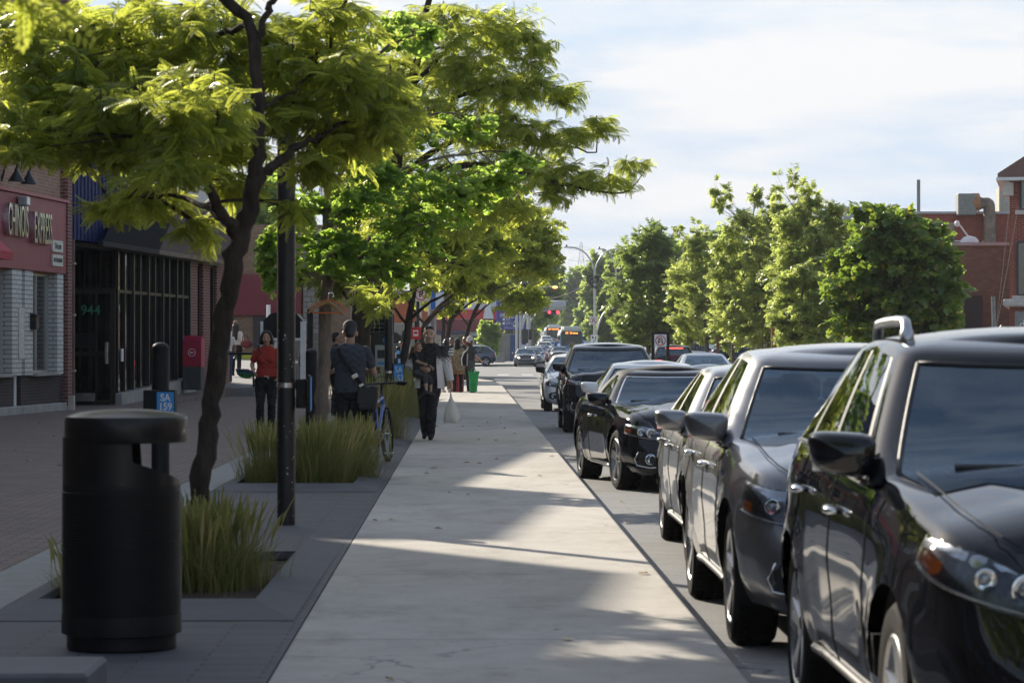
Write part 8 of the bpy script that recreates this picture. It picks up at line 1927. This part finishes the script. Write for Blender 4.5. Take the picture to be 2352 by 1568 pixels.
# queue far along the street: copies of three prototypes
protos = [kids and tc_('sedan', 'pale sedan first in the far queue beside the left bus', 1248, 300, C_silv, group=G_Q)[0], tc_('suv', 'white sport utility vehicle in the far queue behind the signal mast', 1252, 330, C_white, group=G_Q)[0], tc_('sedan', 'dark sedan in the far queue behind the far pedestrians', 1265, 365, C_dgrey, group=G_Q)[0]]
CH = {}
for c_ in COL.objects:
    if c_.parent: CH.setdefault(c_.parent, []).append(c_)
far_x = lambda d: np.interp(d, [300, 420, 640, 900, 1170], [1247, 1256, 1276, 1285, 1290])
words = ['fourth', 'fifth', 'sixth', 'seventh', 'eighth', 'ninth', 'tenth', 'eleventh', 'twelfth', 'thirteenth']
for i, d in enumerate((410, 450, 500, 555, 620, 700, 790, 890, 1000, 1120)):
    o = copy_tree(protos[i % 3 if i != 4 else 1], None, CH); d = float(d); o.location = (px(float(far_x(d)) + (-3 if i % 2 else 3), d), d, road_z(d)); o['label'] = '%s car from the front in the far queue climbing the street' % words[i]
# parked beyond the median trees, seen below the crowns
PKS = [(1690, 150, 70, 'red', C_red), (1715, 146, 75, 'white', C_white), (1745, 160, -80, 'silver', C_silv), (1790, 150, 80, 'pale', C_silv), (1838, 142, 85, 'blue', C_blue), (1640, 165, 80, 'white', C_white), (1605, 172, 80, 'grey', C_dgrey), (1900, 150, 90, 'white', C_white)]
wh = ['red car parked under the median trees beside the twiggy ash', 'white car parked right of the red one under the trees', 'silver car glimpsed between the trunks of the ash trees', 'pale car glimpsed left of the white notice board', 'blue car parked behind the wrapped trunk on the right', 'white car glimpsed below the feathery median tree', 'grey car glimpsed between white sedan and feathery tree', 'white car hidden low behind the dull green tree']
for (xp, d, a, n_, c), l in zip(PKS, wh):
    tc_('sedan' if d % 4 else 'suv', l, xp, float(d), c, R(a), group=G_PK, z=.32)
slab('car_park', 13.5, 24.1, 100, 141, .02, A_)
t = thing('notice_board', 'small white notice board standing among the cars under the trees', 'board', (px(1738, 120), 120, .0)); mb = MB(); mb.box((0, 0, pz(783, 120)), (.75, .05, .6)); mb.build('panel', sg_white, t); mb = MB(); mb.cyl((0, .06, 0), (0, .06, 1.7), .04); mb.build('post', galv, t); mb = MB(); mb.tube(arc((0, -.04, pz(780, 120)), .12, 0, 2 * PI, 16), .02, 5); mb.build('red_mark', sg_red, t)
for i, (xp, d, hh) in enumerate(((1647, 136, 1.9), (1772, 112, 2.2), (1800, 112, 2.0), (1681, 122, 2.1))):
    t = thing('tree_stake', ('brown wrapped stake at the foot of the feathery tree', 'orange-brown wrapped trunk post between ash and green trees', 'thin grey stake right of the orange-brown post', 'dark stake left of the white notice board')[i], 'stake', (px(xp, d), d - .6, 0)); mb = MB(); mb.cyl((0, 0, 0), (0, 0, hh), .07 if i != 2 else .04, n=8); mb.build('post', M(('wrap_brown', 'wrap_orange', 'stake_grey', 'stake_dark')[i], ((.16, .08, .04), (.30, .12, .05), (.3, .28, .26), (.08, .06, .05))[i], .8), t)
# ---------------------------------------------------------------- buses
amb = emit('led_amber', (1., .30, .05), 1.6)
def bus(label, xp, d, W, Hb, L, body, front_low, txt, sign, rz, lit):
    z0 = road_z(d); t = thing('city_bus', label, 'bus', (px(xp, d), d, z0), rz, 'city buses')
    mb = MB(); pr = [(-W / 2, .35), (-W / 2, Hb * .80), (-W / 2 + .12, Hb - .12), (-W / 2 + .4, Hb), (W / 2 - .4, Hb), (W / 2 - .12, Hb - .12), (W / 2, Hb * .80), (W / 2, .35)]
    mb.prism(pr, (0, .12, 0), (1, 0, 0), (0, 0, 1), (0, L, 0)); mb.build('body', body, t)
    mb = MB(); mb.box((0, .06, .75), (W - .06, .14, .85), bev=.05); mb.build('front_panel', front_low, t)
    g = MB(); g.box((0, .05, 1.75), (W - .14, .12, 1.25), bev=.04); g.build('windscreen', M('bus_glass', (.035, .045, .055), .08, spec=.8, var=.5, scale=1.5), t)
    g = MB(); g.box((0, .03, 2.62), (W - .3, .14, .46), bev=.03); ds = g.build('destination_sign', sg_black, t); text('led_text', sign, .36, amb, ds, (0, -.05, 2.62), FACE, .9, .004, bold=.008)
    mb = MB(); mb.box((0, 1.6, Hb + .12), (W * .72, 2.4, .26), bev=.08); mb.box((0, 5.5, Hb + .16), (W * .78, 4, .34), bev=.08); mb.build('roof_unit', sg_white, t)
    for s_ in (-1, 1):
        mb = MB(); mb.ell((s_ * W * .38, -.02, .78), (.16, .06, .12), 10, 6); mb.build('headlight', headlit if (lit and s_ < 0) else reflector, t)
        mb = MB(); mb.box((s_ * (W / 2 + .16), -.1, 2.0), (.16, .1, .4), bev=.04); mb.tube([(s_ * W * .45, .0, 2.5), (s_ * (W / 2 + .14), -.1, 2.4), (s_ * (W / 2 + .16), -.1, 2.2)], .03, 6); mb.build('mirror', black_m, t)
        mb = MB(); mb.box((s_ * W / 2, L * .5, 1.85), (.04, L * .9, .95)); mb.build('side_window', M('bus_glass', (.035, .045, .055), .08, spec=.8), t)
        if txt: mb = MB(); mb.box((s_ * (W / 2 - .04), .0, 1.7), (.12, .3, 1.9), bev=.03); mb.box((s_ * (W / 2 + .01), L / 2, 1.0), (.03, L * .95, .7)); mb.build('blue_trim', busblue, t)
        for y in (2.6, L - 3): mb = MB(); mb.lathe([(.5, -.15), (.5, .15), (.3, .16)], (s_ * (W / 2 - .16), y, .5), 20, 'x'); mb.build('wheel', rubber, t, 40)
    mb = MB(); mb.tube([(-.1, -.03, 1.2), (.6, -.04, 1.45)], .02, 5); mb.build('wiper', black_m, t)
    return t
busblue = M('bus_blue', (.04, .22, .46), .35, coat=.3); busw = M('bus_white', (.72, .72, .72), .35, coat=.3)
bus('nearer city bus with white roof, blue sides and amber sign 64 Grenet', 1313, 333., 2.6, 3.1, 12, busw, busblue, '64', '64  Grenet', 0, False)
bus('farther white and grey city bus with amber destination sign', 1272, 470., 2.6, 3.05, 12, busw, M('bus_grey', (.22, .22, .23), .4), '', 'EN TRANSIT', 0, True)

# ---------------------------------------------------------------- the air itself: one even volume round everything
HAZE = .0002
hz = bpy.data.materials.new('haze'); hz.use_nodes = True; nt = hz.node_tree; nt.nodes.clear()
out = N(nt, 'ShaderNodeOutputMaterial'); pv = N(nt, 'ShaderNodeVolumePrincipled'); pv.inputs['Color'].default_value = (.86, .92, 1, 1); pv.inputs['Density'].default_value = HAZE; pv.inputs['Anisotropy'].default_value = .0
nt.links.new(pv.outputs[0], out.inputs['Volume'])
o = MB().box((0, 2000, 60), (3200, 5300, 122.4)).build('haze', hz); tag(o, 'thin pale air haze over the whole street', None, kind='stuff')
